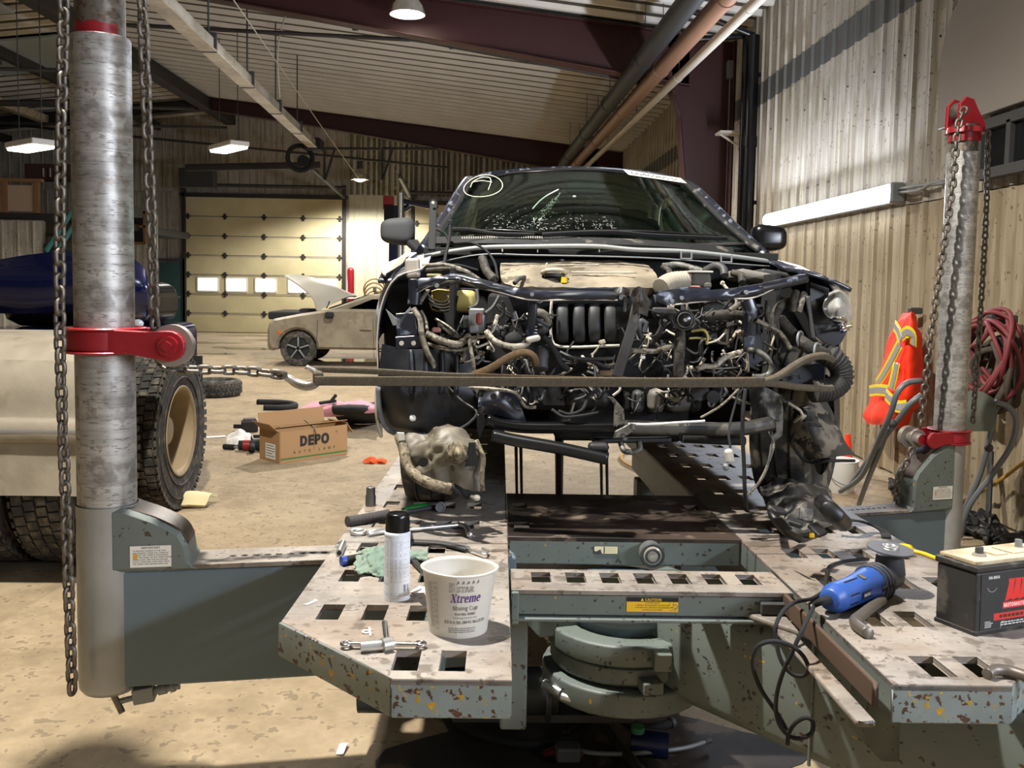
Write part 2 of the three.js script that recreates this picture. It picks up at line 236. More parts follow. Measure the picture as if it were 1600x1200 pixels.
function clad(parent, from, dir, n, len, height, y0, m = M.wall, name = 'wall_panel', variants = 6) {
  const vs = [], q = new THREE.Quaternion().setFromUnitVectors(V(1, 0, 0), dir);
  for (let i = 0; i < n; i++) {
    const v = i % variants;
    if (!vs[v]) { const g = cladding(len, height); g.computeVertexNormals(); vs[v] = uvBox(join(g), v * 0.39 + y0, v * 0.61); }
    const o = new THREE.Mesh(vs[v], m); o.name = name; o.castShadow = o.receiveShadow = true; o.quaternion.copy(q);
    o.position.copy(from).addScaledVector(dir, i * len); o.position.y = y0; parent.add(o);
  }
}
const wr_ = sgroup('wall_right');
part(wr_, 'wall_core', bx(0.2, 5.4, 32.4, RX + 0.12, 2.6, -10.8, 0), M.wall);
clad(wr_, V(RX, 0, -26.6), V(0, 0, 1), 34, 0.915, 2.8, 2.24, M.wall, 'wall_panel', 8);
clad(wr_, V(RX, 0, -26.6), V(0, 0, 1), 34, 0.915, 2.21, 0.02, M.wallLow, 'lower_wall_panel', 8);
wr_.children.slice(1).forEach((o, i) => { o.rotation.set(0, -PI / 2, 0); o.position.set(RX, i < 34 ? 2.24 : 0.02, -26.6 + (i % 34) * 0.915); });
{ // the grey painted band follows the ribs
  const g = cladding(0.915, 0.28); g.computeVertexNormals(); const s = uvBox(join(g));
  for (let i = 0; i < 34; i++) { const o = new THREE.Mesh(s, M.stripe); o.name = 'painted_band'; o.rotation.y = -PI / 2; o.position.set(RX - 0.0015, 3.84, -26.6 + i * 0.915); o.receiveShadow = true; wr_.add(o); }
  for (let i = 0; i < 14; i++) { part(wr_, 'screw', cy(0.012, 0.008, 0.012, RX - 0.008, 3.47, -12 + i * 0.61, 8, 0, 0, PI / 2), M.black); }
}
const wb = sgroup('wall_back');
part(wb, 'wall_core', bx(22, 6.8, 0.2, -7.3, 3.2, BZ - 0.12, 0), M.wall);
clad(wb, V(-4.0, 0, BZ), V(1, 0, 0), 2, 0.915, 6, 0.02, M.wallB);
clad(wb, V(-17.9, 0, BZ), V(1, 0, 0), 23, 0.915, 2.2, 3.95);
clad(wb, V(-2.17, 0, BZ), V(1, 0, 0), 6, 0.915, 1.7, 3.75);
clad(wb, V(-12.6, 0, BZ), V(1, 0, 0), 4, 0.915, 3.9, 0.02);
struct('wall_left', bx(0.2, 5.4, 32.4, LX - 0.12, 2.6, -10.8, 0), M.wall);
struct('wall_front', bx(22, 6.8, 0.2, -7.3, 3.2, FZ + 0.12, 0), M.wall);
for (const [nm, x0, x1] of [['right', RX, RIDGE], ['left', RIDGE, LX]]) {                  // two roof slopes lined with ribbed sheets
  const y0 = roofY(x0), y1 = roofY(x1), g = sgroup('ceiling'), L = Math.hypot(x1 - x0, y1 - y0), a = Math.atan2(y1 - y0, x0 - x1);
  g.position.set((x0 + x1) / 2, (y0 + y1) / 2, 0); g.rotation.z = -a;
  part(g, 'roof_slab', bx(L + 0.3, 0.12, 32.4, 0, 0.1, -10.8, 0), M.ceil);
  const c = cladding(0.9, L, 0.45, 0.06, 0.12, 0.06); c.rotateZ(-PI / 2); c.rotateX(PI / 2); c.computeVertexNormals();
  const vs = [0, 1, 2, 3].map((v) => uvBox(join(c.clone().translate(-L / 2, 0, 0)), v * 0.7, v * 0.4));
  const seam = uvBox(join([0, 1].map((j) => new THREE.BoxGeometry(L, 0.012, 0.1).translate(0, -0.006, -0.06 - 0.45 * j)))), seamM = mt(0x3f3b34, 0.8);
  for (let i = 0; i < 36; i++) { const o = new THREE.Mesh(vs[i % 4], M.ceil); o.name = 'ceiling_panel'; o.position.set(0, 0.02, -27 + i * 0.9 + 0.9); o.receiveShadow = o.castShadow = true; g.add(o); const s = new THREE.Mesh(seam, seamM); s.name = 'ceiling_seam'; s.position.copy(o.position); s.receiveShadow = true; g.add(s); }
}
// tapered steel frames
function frame(z, col) {
  const g = sgroup('portal_frame'), w = 0.26, top = (X) => roofY(X) - 0.05, dep = (X) => X > RIDGE ? 0.34 + 0.045 * Math.max(0, X + 5) : 0.3;
  const side = (xs) => { const P = xs.map((X) => [X, top(X)]).concat(xs.slice().reverse().map((X) => [X, top(X) - dep(X)])); return pl(P, 0.016, 0); };
  const fl = (xs, off) => xs.slice(1).map((X, i) => bar([xs[i], top(xs[i]) - (off ? dep(xs[i]) : 0), z], [X, top(X) - (off ? dep(X) : 0), z], w, 0.02));
  const xs = [2.75, 0.5, -2, -4.5, RIDGE];
  part(g, 'rafter_web', side(xs).translate(0, 0, z - 0.008), col); part(g, 'rafter_flange', fl(xs, 1), col); part(g, 'rafter_flange', fl(xs, 0), col);
  const ys = [RIDGE, -11, -14.5, -17.8];
  part(g, 'rafter_web', side(ys).translate(0, 0, z - 0.008), M.darkbeam); part(g, 'rafter_flange', fl(ys, 1), M.darkbeam);
  const P = [[3.36, 0.02], [3.36, top(3.36)], [2.42, top(2.42)], [2.62, 3.9], [3.02, 0.02]];
  part(g, 'column_web', pl(P, 0.016, 0).translate(0, 0, z - 0.008), col);
  part(g, 'column_flange', [bar([3.02, 0.02, z], [2.62, 3.9, z], 0.03, w, V(0, 0, 1)), bar([2.62, 3.9, z], [2.42, 4.5, z], 0.03, w, V(0, 0, 1))], col);
  part(g, 'column_flange', bar([3.36, 0.02, z], [3.36, 4.95, z], 0.03, w, V(0, 0, 1)), col);
}
frame(-13.2, M.maroon); frame(-24.3, M.maroon); frame(3.2, M.maroon);
struct('ridge_beam', bx(0.28, 0.3, 31, RIDGE, roofY(RIDGE) - 0.22, -11, 0.01), M.darkbeam);
for (const [X, y, w] of [[-9.3, 5.72, 0.14], [-11.4, 5.5, 0.2], [-13.4, 5.28, 0.14], [-15.4, 5.06, 0.2]]) struct('purlin', bx(w, 0.2, 31, X, y, -11, 0.005), w > 0.15 ? M.beige : M.darkbeam);
for (const z of [-16.4, -19.8, -22.2]) struct('cross_tube', rod([-17.8, 5.05, z], [-6.2, 5.05, z], 0.035), M.darkgrey);
for (const z of [-15.2, -18.4]) struct('cross_tube', rod([-17.8, 4.55, z], [-7.8, 4.9, z], 0.05), M.darkbeam);
struct('skylight', bx(2.2, 0.05, 2.4, -9.2, 5.86, -19, 0.01, 0, 0, 0.11), mt(0x9aa3a6, 0.4));
struct('skylight', bx(2.2, 0.05, 2.2, -9.2, 5.86, -15.2, 0.01, 0, 0, 0.11), mt(0x9aa3a6, 0.4));

// overhead doors
function overhead(n, x0, x1, y1, rows, winRow, wins) {
  const d = sgroup('door_' + n), h = y1 / rows, w = x1 - x0, m = mt(0xffffff, 0.5, 0, { map: T.ceil, color: 0xfff8d2 });
  for (let i = 0; i < rows; i++) {
    const s = part(d, 'door_section', bx(w, h - 0.02, 0.05, (x0 + x1) / 2, (i + 0.5) * h, BZ + 0.1, 0.012), m, { oy: i * 0.3 });
    part(s, 'section_rail', bx(w, 0.02, 0.03, (x0 + x1) / 2, (i + 1) * h - 0.012, BZ + 0.125, 0.004), M.pale);
    if (i) for (const f of [0.015, 0.25, 0.5, 0.75, 0.985]) part(s, 'hinge', [bx(0.07, 0.16, 0.03, x0 + w * f, i * h, BZ + 0.14, 0.01), bx(0.16, 0.05, 0.025, x0 + w * f, i * h, BZ + 0.14, 0.01)], M.darkbeam);
    if (i === winRow) for (const x of wins) { part(s, 'window_frame', [bx(0.6, 0.04, 0.03, x, (i + 0.5) * h + 0.19, BZ + 0.13), bx(0.6, 0.04, 0.03, x, (i + 0.5) * h - 0.19, BZ + 0.13), bx(0.04, 0.4, 0.03, x - 0.29, (i + 0.5) * h, BZ + 0.13), bx(0.04, 0.4, 0.03, x + 0.29, (i + 0.5) * h, BZ + 0.13)], M.white); part(s, 'window_pane', bx(0.55, 0.35, 0.02, x, (i + 0.5) * h, BZ + 0.125, 0), mt(0xffffff, 0.3, 0, { emissive: 0xf2f6ff, emissiveIntensity: 3 })); }
  }
  for (const x of [x0 - 0.05, x1 + 0.05]) part(d, 'door_track', bx(0.09, y1 + 0.4, 0.14, x, y1 / 2 + 0.2, BZ + 0.1, 0.01), M.darkbeam);
  part(d, 'door_header', bx(w + 0.3, 0.1, 0.14, (x0 + x1) / 2, y1 + 0.06, BZ + 0.1, 0.01), M.darkbeam);
  part(d, 'spring_shaft', rod([x0 - 0.1, y1 + 0.32, BZ + 0.24], [x1 + 0.1, y1 + 0.32, BZ + 0.24], 0.05), M.darkgrey);
  return d;
}
overhead(1, -8.56, -4.18, 3.8, 7, 2, [-7.95, -7.15, -6.33, -5.4, -4.6]);
overhead(2, -2.15, 2.3, 3.7, 7, 2, []);
const win1 = new THREE.RectAreaLight(0xf2f6ff, 3, 3.9, 0.35); win1.position.set(-6.3, 1.36, BZ + 0.2); win1.lookAt(-6.3, 1.2, 0); scene.add(win1);
{ const d = sgroup('door_3'), t = mt(0x2c4a48, 0.5); part(d, 'door_leaf', bx(0.74, 1.95, 0.05, -9.02, 0.98, BZ + 0.12), t); part(d, 'door_frame', [bx(0.07, 2.05, 0.1, -9.44, 1.02, BZ + 0.12), bx(0.07, 2.05, 0.1, -8.62, 1.02, BZ + 0.12), bx(0.9, 0.07, 0.1, -9.03, 2.03, BZ + 0.12)], M.darkgrey); part(d, 'door_handle', cy(0.03, 0.03, 0.08, -8.75, 0.98, BZ + 0.18, 10, PI / 2), M.silver); }
for (const x of [at(548, 430, 26).x, at(629, 430, 26).x]) { const b = thing('door_bollard', x < -3.4 ? 'red steel bollard with a white band beside the closed overhead door' : 'red bollard mostly hidden behind the blue lift post', 'bollard', V(x, 0, -26)); part(b, 'post', [cy(0.1, 0.1, 1.8, 0, 0.9, 0, 16), sp(0.1, 0, 1.8, 0)], M.red); part(b, 'band', cy(0.104, 0.104, 0.14, 0, 1.1, 0, 16), M.white); }
{ // notice sheet and coiled hose on the rear wall
  const c = thing('wall_cable_coil', 'yellow-brown cable coil hung low on the back wall beside the blue lift post', 'cable', V(at(585, 430, 26.4).x, 1.0, -26.45)); part(c, 'coil', [0, 1, 2, 3].map((i) => to(0.24 + 0.02 * i, 0.02, 0, 0.1 * i, 0.02 * i, 0.1 * i, 0.1 * i)), mt(0x7a5a28, 0.8)); part(c, 'hanger', bx(0.08, 0.1, 0.12, 0, 0.3, 0), M.darkgrey); }

// the mezzanine, its railing and stair
{
  const z = -18.5, p = (x, y, d = 18.5) => at(x, y, d), g = sgroup('wall_mezzanine'), r = p(66, 400).x, top = p(60, 344).y;
  part(g, 'wall_core', bx(8, top, 0.12, r - 4, top / 2, z - 0.1, 0), M.wall); clad(g, V(r - 5.49, 0, z), V(1, 0, 0), 6, 0.915, top - 0.04, 0.02);
  struct('mezzanine_floor', bx(8.6, 0.16, 7, r - 3.7, top + 0.06, z - 3.6, 0.01), M.darkbeam);
  const q = thing('mezzanine_railing', 'wooden panelled railing along the edge of the upper storage floor', 'railing', V(r - 2, top + 0.14, z - 0.05));
  const wd = mt(0x7a5836, 0.7), wp = mt(0xa08c76, 0.8); const h = p(60, 282).y - top - 0.14;
  for (let i = 0; i < 4; i++) { part(q, 'post', bx(0.09, h, 0.09, 1.9 - i * 0.62, h / 2, 0), wd); if (i < 3) part(q, 'panel', bx(0.53, h - 0.12, 0.03, 1.59 - i * 0.62, h / 2 - 0.03, -0.02), wp); }
  part(q, 'top_rail', bx(2.1, 0.07, 0.12, 0.97, h, 0), wd); part(q, 'mid_rail', bx(0.53, 0.06, 0.06, 0.97, h * 0.52, 0.02), wd); part(q, 'mid_rail', bx(0.53, 0.06, 0.06, 0.35, h * 0.52, 0.02), wd);
  const cb = thing('wall_cabinet', 'dark brown two-door cabinet hung above the upper storage floor', 'cabinet', p(75, 281, 19.6)); const cw = p(108, 281, 19.6).x - p(36, 281, 19.6).x, ch = p(75, 256, 19.6).y - p(75, 281, 19.6).y, br = mt(0x3a2219, 0.5);
  part(cb, 'body', bx(cw, ch, 0.4, 0, ch / 2, -0.2), br); for (const s of [-1, 1]) { const dr = part(cb, 'door', bx(cw / 2 - 0.02, ch - 0.03, 0.03, s * cw / 4, ch / 2, 0.015), br); for (const k of [0]) part(dr, 'handle', bx(0.025, 0.18, 0.03, s * 0.07, ch / 2 - 0.02, 0.045), M.silver); }
  const st = thing('stair', 'dark stair with a teal handrail climbing beside the storage floor', 'stair', V(p(70, 430, 19).x, 0, -19));
  const lo = p(58, 410, 19), hi = p(200, 330, 19), n = 9;
  for (let i = 0; i < n; i++) { const f = i / (n - 1), x = lo.x + (hi.x - lo.x) * f, y = lo.y + (hi.y - lo.y) * f; part(st, 'step', bx((hi.x - lo.x) / n + 0.06, 0.2, 0.9, x, y, -19, 0.01), mt(0x3b3a37, 0.8), { world: true }); }
  part(st, 'stringer', bar(lo.clone().add(V(0, -0.2, 0.42)), hi.clone().add(V(0, -0.2, 0.42)), 0.05, 0.24), M.darkgrey, { world: true });
  const teal = mt(0x3f7d7c, 0.5), a0 = p(72, 392, 18.4), a1 = p(116, 326, 18.4), b0 = p(80, 405, 18.4), b1 = p(116, 352, 18.4);
  part(st, 'handrail', [bar(a0, a1, 0.06, 0.09), bar(b0, b1, 0.06, 0.09)], teal, { world: true }); part(st, 'rail_post', bar(p(116, 326, 18.4), p(116, 402, 18.4), 0.07, 0.07, V(0, 0, 1)), teal, { world: true });
  const wf = sgroup('window_1'); for (const [x, y, w, hh] of [[207, 355, 0.06, 0.75], [226, 355, 0.06, 0.75]]) part(wf, 'window_frame', bx(w, hh, 0.06, p(x, y, 22).x, p(x, y, 22).y, -22), wd); for (const y of [332, 354, 380]) part(wf, 'window_frame', bx(0.36, 0.06, 0.06, p(216, y, 22).x, p(216, y, 22).y, -22), wd); part(wf, 'window_pane', bx(0.32, 0.72, 0.02, p(216, 356, 22).x, p(216, 356, 22).y, -22.02), M.soft);
  const w2 = sgroup('wall_office'); const e0 = p(150, 400, 22.1).x, e1 = p(284, 400, 22.1).x; part(w2, 'wall_core', bx(e1 - e0 - 0.6, 3, 0.1, (e0 + e1 - 0.6) / 2, 1.5, -22.2, 0), M.wall); clad(w2, V(e1 - 0.6 - 0.915, 0, -22.14), V(1, 0, 0), 1, 0.915, 2.3, 0.02);
}

// lamps
function bayLamp(pos, label, glow = 14) {
  const l = thing('bay_lamp', label, 'lamp', pos); const top = roofY(pos.x) - pos.y;
  part(l, 'shade', la([[0.05, 0.3], [0.09, 0.26], [0.2, 0.12], [0.24, 0], [0.23, 0], [0.19, 0.11], [0.08, 0.25], [0.001, 0.27]]), M.silver);
  part(l, 'housing', cy(0.07, 0.06, 0.2, 0, 0.38, 0), M.darkgrey); part(l, 'hanger', rod([0, 0.46, 0], [0, top, 0], 0.012), M.darkgrey);
  part(l, 'bulb', sp(0.16, 0, 0.04, 0, 1, 0.55, 1), mt(0xffffff, 0.4, 0, { emissive: 0xfff6e6, emissiveIntensity: glow }));
}
bayLamp(V(-1.14, 5.06, -12.6), 'bright bay lamp shining in front of the nearest dark red rafter', 40);
bayLamp(V(-3.43, 4.16, -24.6), 'bay lamp with a dome shade glowing above the wall between the overhead doors');
bayLamp(V(KEY[0], KEY[1] + 0.08, KEY[2]), 'bay lamp over the front of the rack, above the frame');
function panelLamp(pos, len, turn, label) {
  const l = thing('panel_lamp', label, 'lamp', pos, turn); part(l, 'housing', bx(len, 0.09, 0.36, 0, 0.06, 0, 0.02), M.white); part(l, 'diffuser', bx(len - 0.06, 0.05, 0.32, 0, 0, 0, 0.02), mt(0xffffff, 0.4, 0, { emissive: 0xfff8e8, emissiveIntensity: 9 }));
  for (const s of [-1, 1]) part(l, 'hanger', rod([s * len * 0.4, 0.1, 0], [s * len * 0.4, roofY(pos.x) - pos.y, 0], 0.008), M.darkgrey);
}
panelLamp(V(-4.72, 3.85, -17), 1.0, -0.9, 'glowing rectangular lamp hung in front of the closed overhead door');
panelLamp(V(-6.78, 3.4, -14), 0.9, -0.7, 'glowing rectangular lamp at left above the brown wall cabinet');
for (const [tz, lab] of [[-9.25, 'long white glowing tube lamp fixed to the right wall'], [0.4, 'second tube lamp on the right wall, nearest the viewer']]) { const l = thing('tube_lamp', lab, 'lamp', V(3.3, 2.33, tz));
  part(l, 'housing', bx(0.08, 0.16, 3.42, 0.03, 0, 0, 0.03), M.grey); part(l, 'diffuser', swp([[-0.045, 0, -1.68], [-0.045, 0, 1.68]], () => Array.from({ length: 12 }, (_, i) => [0.075 * Math.cos(i / 6 * PI), 0.055 * Math.sin(i / 6 * PI)]), 2, V(1, 0, 0), false, true), mt(0xffffff, 0.3, 0, { emissive: 0xeef4ff, emissiveIntensity: 10 })); part(l, 'end_cap', bx(0.12, 0.17, 0.06, 0, 0, 1.71, 0.02), M.grey); part(l, 'end_cap', bx(0.12, 0.17, 0.06, 0, 0, -1.71, 0.02), M.grey);
  if (tz < -1) part(l, 'cable', tb([[3.3, 2.33, -7.52], wallAt(1440, 296, 3.32), wallAt(1455, 287, 3.33), wallAt(1475, 284, 3.35)].map((p) => vec(p)), 0.014), M.grey, { world: true }); if (tz < -1) part(l, 'cable', tb([[3.3, 2.36, -7.52], wallAt(1436, 290, 3.32), wallAt(1450, 289, 3.33), wallAt(1478, 286, 3.35)].map((p) => vec(p)), 0.014), M.grey, { world: true });
}
// the heater pipes under the roof and the hoist rail
{ const h = (x, y, Y) => { const r = wray(x, y); return r.multiplyScalar((Y - EYE.y) / r.y).add(EYE); };
  const line = (y, X0, X1, r, m, nm, lab) => { const t = thing(nm, lab, 'pipe', V((X0 + X1) / 2, y, -15)); part(t, 'tube', rod([X0, y, -6.5], [X1, y, -22.6], r, 16), m, { world: true }); for (let z = -9; z > -22; z -= 3) { const f = (z + 6.5) / -16.1; part(t, 'joint', rod([X0 + (X1 - X0) * f, y, z], [X0 + (X1 - X0) * (f + 0.006), y, z - 0.1], r * 1.1, 16), m, { world: true }); part(t, 'hanger', rod([X0 + (X1 - X0) * f, y, z], [X0 + (X1 - X0) * f, roofY(2), z], 0.006, 6), M.darkgrey, { world: true }); } };
  line(4.3, 2.27, 1.92, 0.1, mt(0x7b5b46, 0.5, 0.4), 'heater_pipe', 'brown heater pipe under the roof between the black duct and the pale pipe');
  line(4.42, 2.03, 1.72, 0.12, mt(0x0c0c0c, 0.6), 'black_duct', 'black duct running beside the brown pipe under the roof');
  line(4.2, 2.5, 2.12, 0.055, mt(0xa79f90, 0.5, 0.3), 'pale_pipe', 'thin pale pipe running beside the brown heater pipe under the roof');
  const a = h(238, -18, 4.4), b = h(491, 225, 4.4), t = thing('hoist_rail', 'beige steel rail hung under the roof with a dark trolley on its end', 'rail', a.clone().lerp(b, 0.5));
  part(t, 'rail', [bar(a, b, 0.13, 0.17)], M.film, { world: true }); part(t, 'rail_flange', bar(a.clone().add(V(0, -0.1, 0)), b.clone().add(V(0, -0.1, 0)), 0.2, 0.025), M.film, { world: true });
  part(t, 'trolley', [bx(0.34, 0.24, 0.5, b.x, b.y - 0.02, b.z, 0.03), to(0.26, 0.05, b.x - 0.3, b.y - 0.3, b.z, 0, 0.4, 0, 20), cy(0.12, 0.12, 0.2, b.x - 0.22, b.y - 0.36, b.z, 14, PI / 2)], M.soft, { world: true });
  for (let i = 1; i < 5; i++) { const p = a.clone().lerp(b, i / 5); part(t, 'clamp', bx(0.2, 0.24, 0.04, p.x, p.y, p.z, 0.005), M.darkgrey, { world: true }); part(t, 'hanger', rod(p, [p.x, roofY(p.x), p.z], 0.012), M.darkgrey, { world: true }); }
  const w = thing('hanging_wire', 'pale wire slung under the roof down to the dome lamp', 'wire', V(-2.9, 4.6, -18)); const w0 = at(365, 0, 12), w1 = at(562, 281, 24.4); part(w, 'wire', tb([w0, w0.clone().lerp(w1, 0.5).add(V(0, -0.02, 0)), w1], 0.009, 8, 6), M.pale, { world: true }); part(w, 'branch', tb([at(448, 15, 15), at(434, 78, 14.6), at(437, 152, 14.9)], 0.012, 8, 6), M.pale, { world: true });
  const rs = sgroup('trim_1'); const q = (x, y, d) => at(x, y, d); 
  part(rs, 'conduit', [rod(q(640, 60, 13.6), q(1000, 128, 13.6), 0.03), rod(q(180, 38, 13.6), q(640, 62, 13.6), 0.03)], M.darkbeam); part(rs, 'conduit', rod(q(20, 195, 23.6), q(700, 262, 23.6), 0.03), M.darkbeam);
  for (const x of [555, 706, 826]) part(rs, 'bracket', bx(0.08, 0.22, 0.08, q(x, 60 + (x - 640) * 0.19, 13.6).x, q(x, 60 + (x - 640) * 0.19, 13.6).y + 0.08, -13.6), M.darkbeam);
  for (const [x, d] of [[507, 22], [597, 22]]) { const p = q(x, 232, d); part(rs, 'bracket', [bar(p, p.clone().add(V(0, -0.72, 0)), 0.05, 0.05, V(0, 0, 1)), bar(p, p.clone().add(V(0.24, 0, 0)), 0.05, 0.05), bar(p.clone().add(V(0.24, 0, 0)), p.clone().add(V(0.02, -0.72, 0)), 0.05, 0.05, V(0, 0, 1)), bar(p, p.clone().add(V(1.3, 0.02, 0)), 0.06, 0.06)], M.darkbeam); }
  part(rs, 'door_rail', [bar(q(290, 262, 22), q(500, 258, 22), 0.1, 0.16), bar(q(487, 262, 22), q(537, 308, 26.3), 0.08, 0.1)], M.darkbeam);
  part(rs, 'door_rail', bar(q(625, 275, 22), q(640, 305, 25.5), 0.09, 0.12), M.grey); part(rs, 'header_box', bx(0.9, 0.5, 0.4, q(302, 276, 25).x, q(302, 276, 25).y, -25.4), M.darkgrey);
}
// rainwater pipes on the right wall
for (const [px, r, lab] of [[1167, 0.05, 'thin black pipe standing against the right wall'], [1178, 0.075, 'thick black pipe standing against the right wall']]) { const a = wallAt(px, 58, 3.28), b = V(a.x, 0.02, a.z), t = thing('wall_pipe', lab, 'pipe', b); part(t, 'pipe', rod([0, 0, 0], [0, a.y, 0], r, 14), M.gloss); for (const y of [1.2, 3.3]) part(t, 'collar', rod([0, y, 0], [0, y + 0.12, 0], r * 1.15, 14), M.gloss); part(t, 'arm', rod([0, a.y, 0], [-0.9, a.y + (r > 0.06 ? 0.32 : -0.08), 0], 0.04), M.gloss); for (const y of [0.9, 2.6, 4.2]) part(t, 'bracket', bx(0.14, 0.05, 0.05, 0.06, y, 0), M.gloss); }
{ const p = wallAt(1150, 212, 3.3), t = thing('wall_bracket', 'small pale metal shelf bracket on the right wall beside the black pipes', 'bracket', p); part(t, 'plate', bx(0.04, 0.3, 0.06, 0.05, 0, 0), M.pale); part(t, 'arm', [bx(0.3, 0.03, 0.3, -0.1, 0.03, 0), bar([0.04, -0.14, 0], [-0.22, 0.02, 0], 0.03, 0.03)], M.pale); }
{ const p = wallAt(1141, 110, 3.33), t = thing('junction_box', 'small grey electrical box high on the right wall with a thin conduit', 'electrical box', p); part(t, 'box', bx(0.12, 0.24, 0.2, 0, 0, 0, 0.01), M.grey); part(t, 'conduit', rod([0, -0.1, 0], [0, -p.y + 0.3, 0], 0.014), M.grey); }
// grey board, sticker and dark window at upper right
{ const t = thing('wall_board', 'large plain grey board with a rounded corner high on the right wall', 'board', V(3.3, 2.73, -5)); const P = [[-2.0, 0]]; const R = 0.42, W = 1.87, H = 0.92; P.push([W, 0]); for (let i = 0; i <= 8; i++) { const a = i / 8 * PI / 2; P.push([W - R + R * Math.cos(a), H - R + R * Math.sin(a)]); } P.push([-2.0, H]);
  const g = pl(P, 0.05, 0.004); g.rotateY(PI / 2); part(t, 'panel', g.translate(0, 0, 0), mt(0x8a8178, 0.45)); t.position.set(3.3, 2.73, -5.02);
  const w = sgroup('window_2'); const z0 = -6.33, z1 = -3.2; part(w, 'window_frame', [bx(0.06, 0.07, z1 - z0, 3.33, 2.66, (z0 + z1) / 2), bx(0.07, 0.07, z1 - z0, 3.33, 2.33, (z0 + z1) / 2), bx(0.06, 0.3, 0.06, 3.33, 2.5, z0 + 0.03), bx(0.06, 0.3, 0.05, 3.33, 2.5, -5.95)], M.darkgrey); part(w, 'window_pane', bx(0.02, 0.3, z1 - z0, 3.345, 2.5, (z0 + z1) / 2, 0), mp(0x14171a, 0.12)); 
  const q = new THREE.Quaternion().setFromAxisAngle(V(0, 1, 0), -PI / 2), s = wallAt(1495, 158, 3.34), n = thing('wall_notice', 'small cream notice sheet on the wall beside the grey board', 'notice', s); print(n, 'sheet', 0.3, 0.24, [0, 0, 0], q, (x, w_, h) => { x.fillStyle = '#cfc5ab'; x.fillRect(0, 0, w_, h); x.fillStyle = '#7c7566'; for (let i = 1; i < 7; i++) x.fillRect(w_ * 0.15, h * i / 8, w_ * (0.4 + 0.25 * (i % 3)), h * 0.04); }, 128);
}
// ---------- the frame rack ----------
const rack = thing('frame_rack', 'grey steel vehicle straightening rack with two slotted runways under the wrecked car', 'frame rack', D0, Qd);
const plan = (pts, holes, t, y) => { const g = pl(pts, t, 0.0015, holes); g.rotateX(-PI / 2); return g.translate(0, y, 0); };   // (u, v) outline laid flat, its underside at height y
const lip = (a, b, h, t = 0.012) => bar([a[0], -h / 2, -a[1]], [b[0], -h / 2, -b[1]], t, h);
const HV = [0.095, 0.395, 0.7, 1.0, 1.32, 1.63, 1.97, 2.3, 2.63, 2.96, 3.29, 3.62, 3.95];
function runway(sx, ox) {
  const P = [[0, 0], [-0.234, 0], [-0.526, 0.323], [-0.526, 4.3], [0, 4.3]].map(([u, v]) => [ox + sx * u, v]), H = [];
  if (sx < 0) P.reverse();
  HV.forEach((v, i) => { for (const u of i === 0 ? [-0.215, -0.12] : [-0.425, -0.32, -0.215, -0.12]) if (!(sx > 0 && i === 3 && u > -0.2)) { const h = rect(ox + sx * u, v, 0.056, 0.115); H.push(h); } });
  const r = part(rack, 'runway', plan(P, H, 0.012, -0.012), M.deck, { ox: ox, oy: ox * 0.7 });
  const a = P.find((p) => p[1] === 0 && Math.abs(p[0] - ox) < 0.01), b = P.find((p) => p[1] === 0 && Math.abs(p[0] - ox) > 0.01), c = P.find((p) => p[1] === 0.323), d = P.find((p) => p[1] === 4.3 && Math.abs(p[0] - ox) > 0.01);
  part(r, 'front_lip', lip([a[0], 0.006], [b[0], 0.006], 0.078), M.chipped); part(r, 'corner_lip', lip([b[0], 0.008], [c[0], c[1]], 0.078), M.chipped);
  part(r, 'outer_lip', lip([c[0] + sx * 0.006, c[1]], [d[0] + sx * 0.006, 4.3], 0.078), M.chipped); part(r, 'inner_lip', lip([ox - sx * 0.006, 0.01], [ox - sx * 0.006, 4.3], 0.078), sx > 0 ? M.chipped : M.paint);
  return r;
}
runway(1, 0); const rightRun = runway(-1, 0.75);
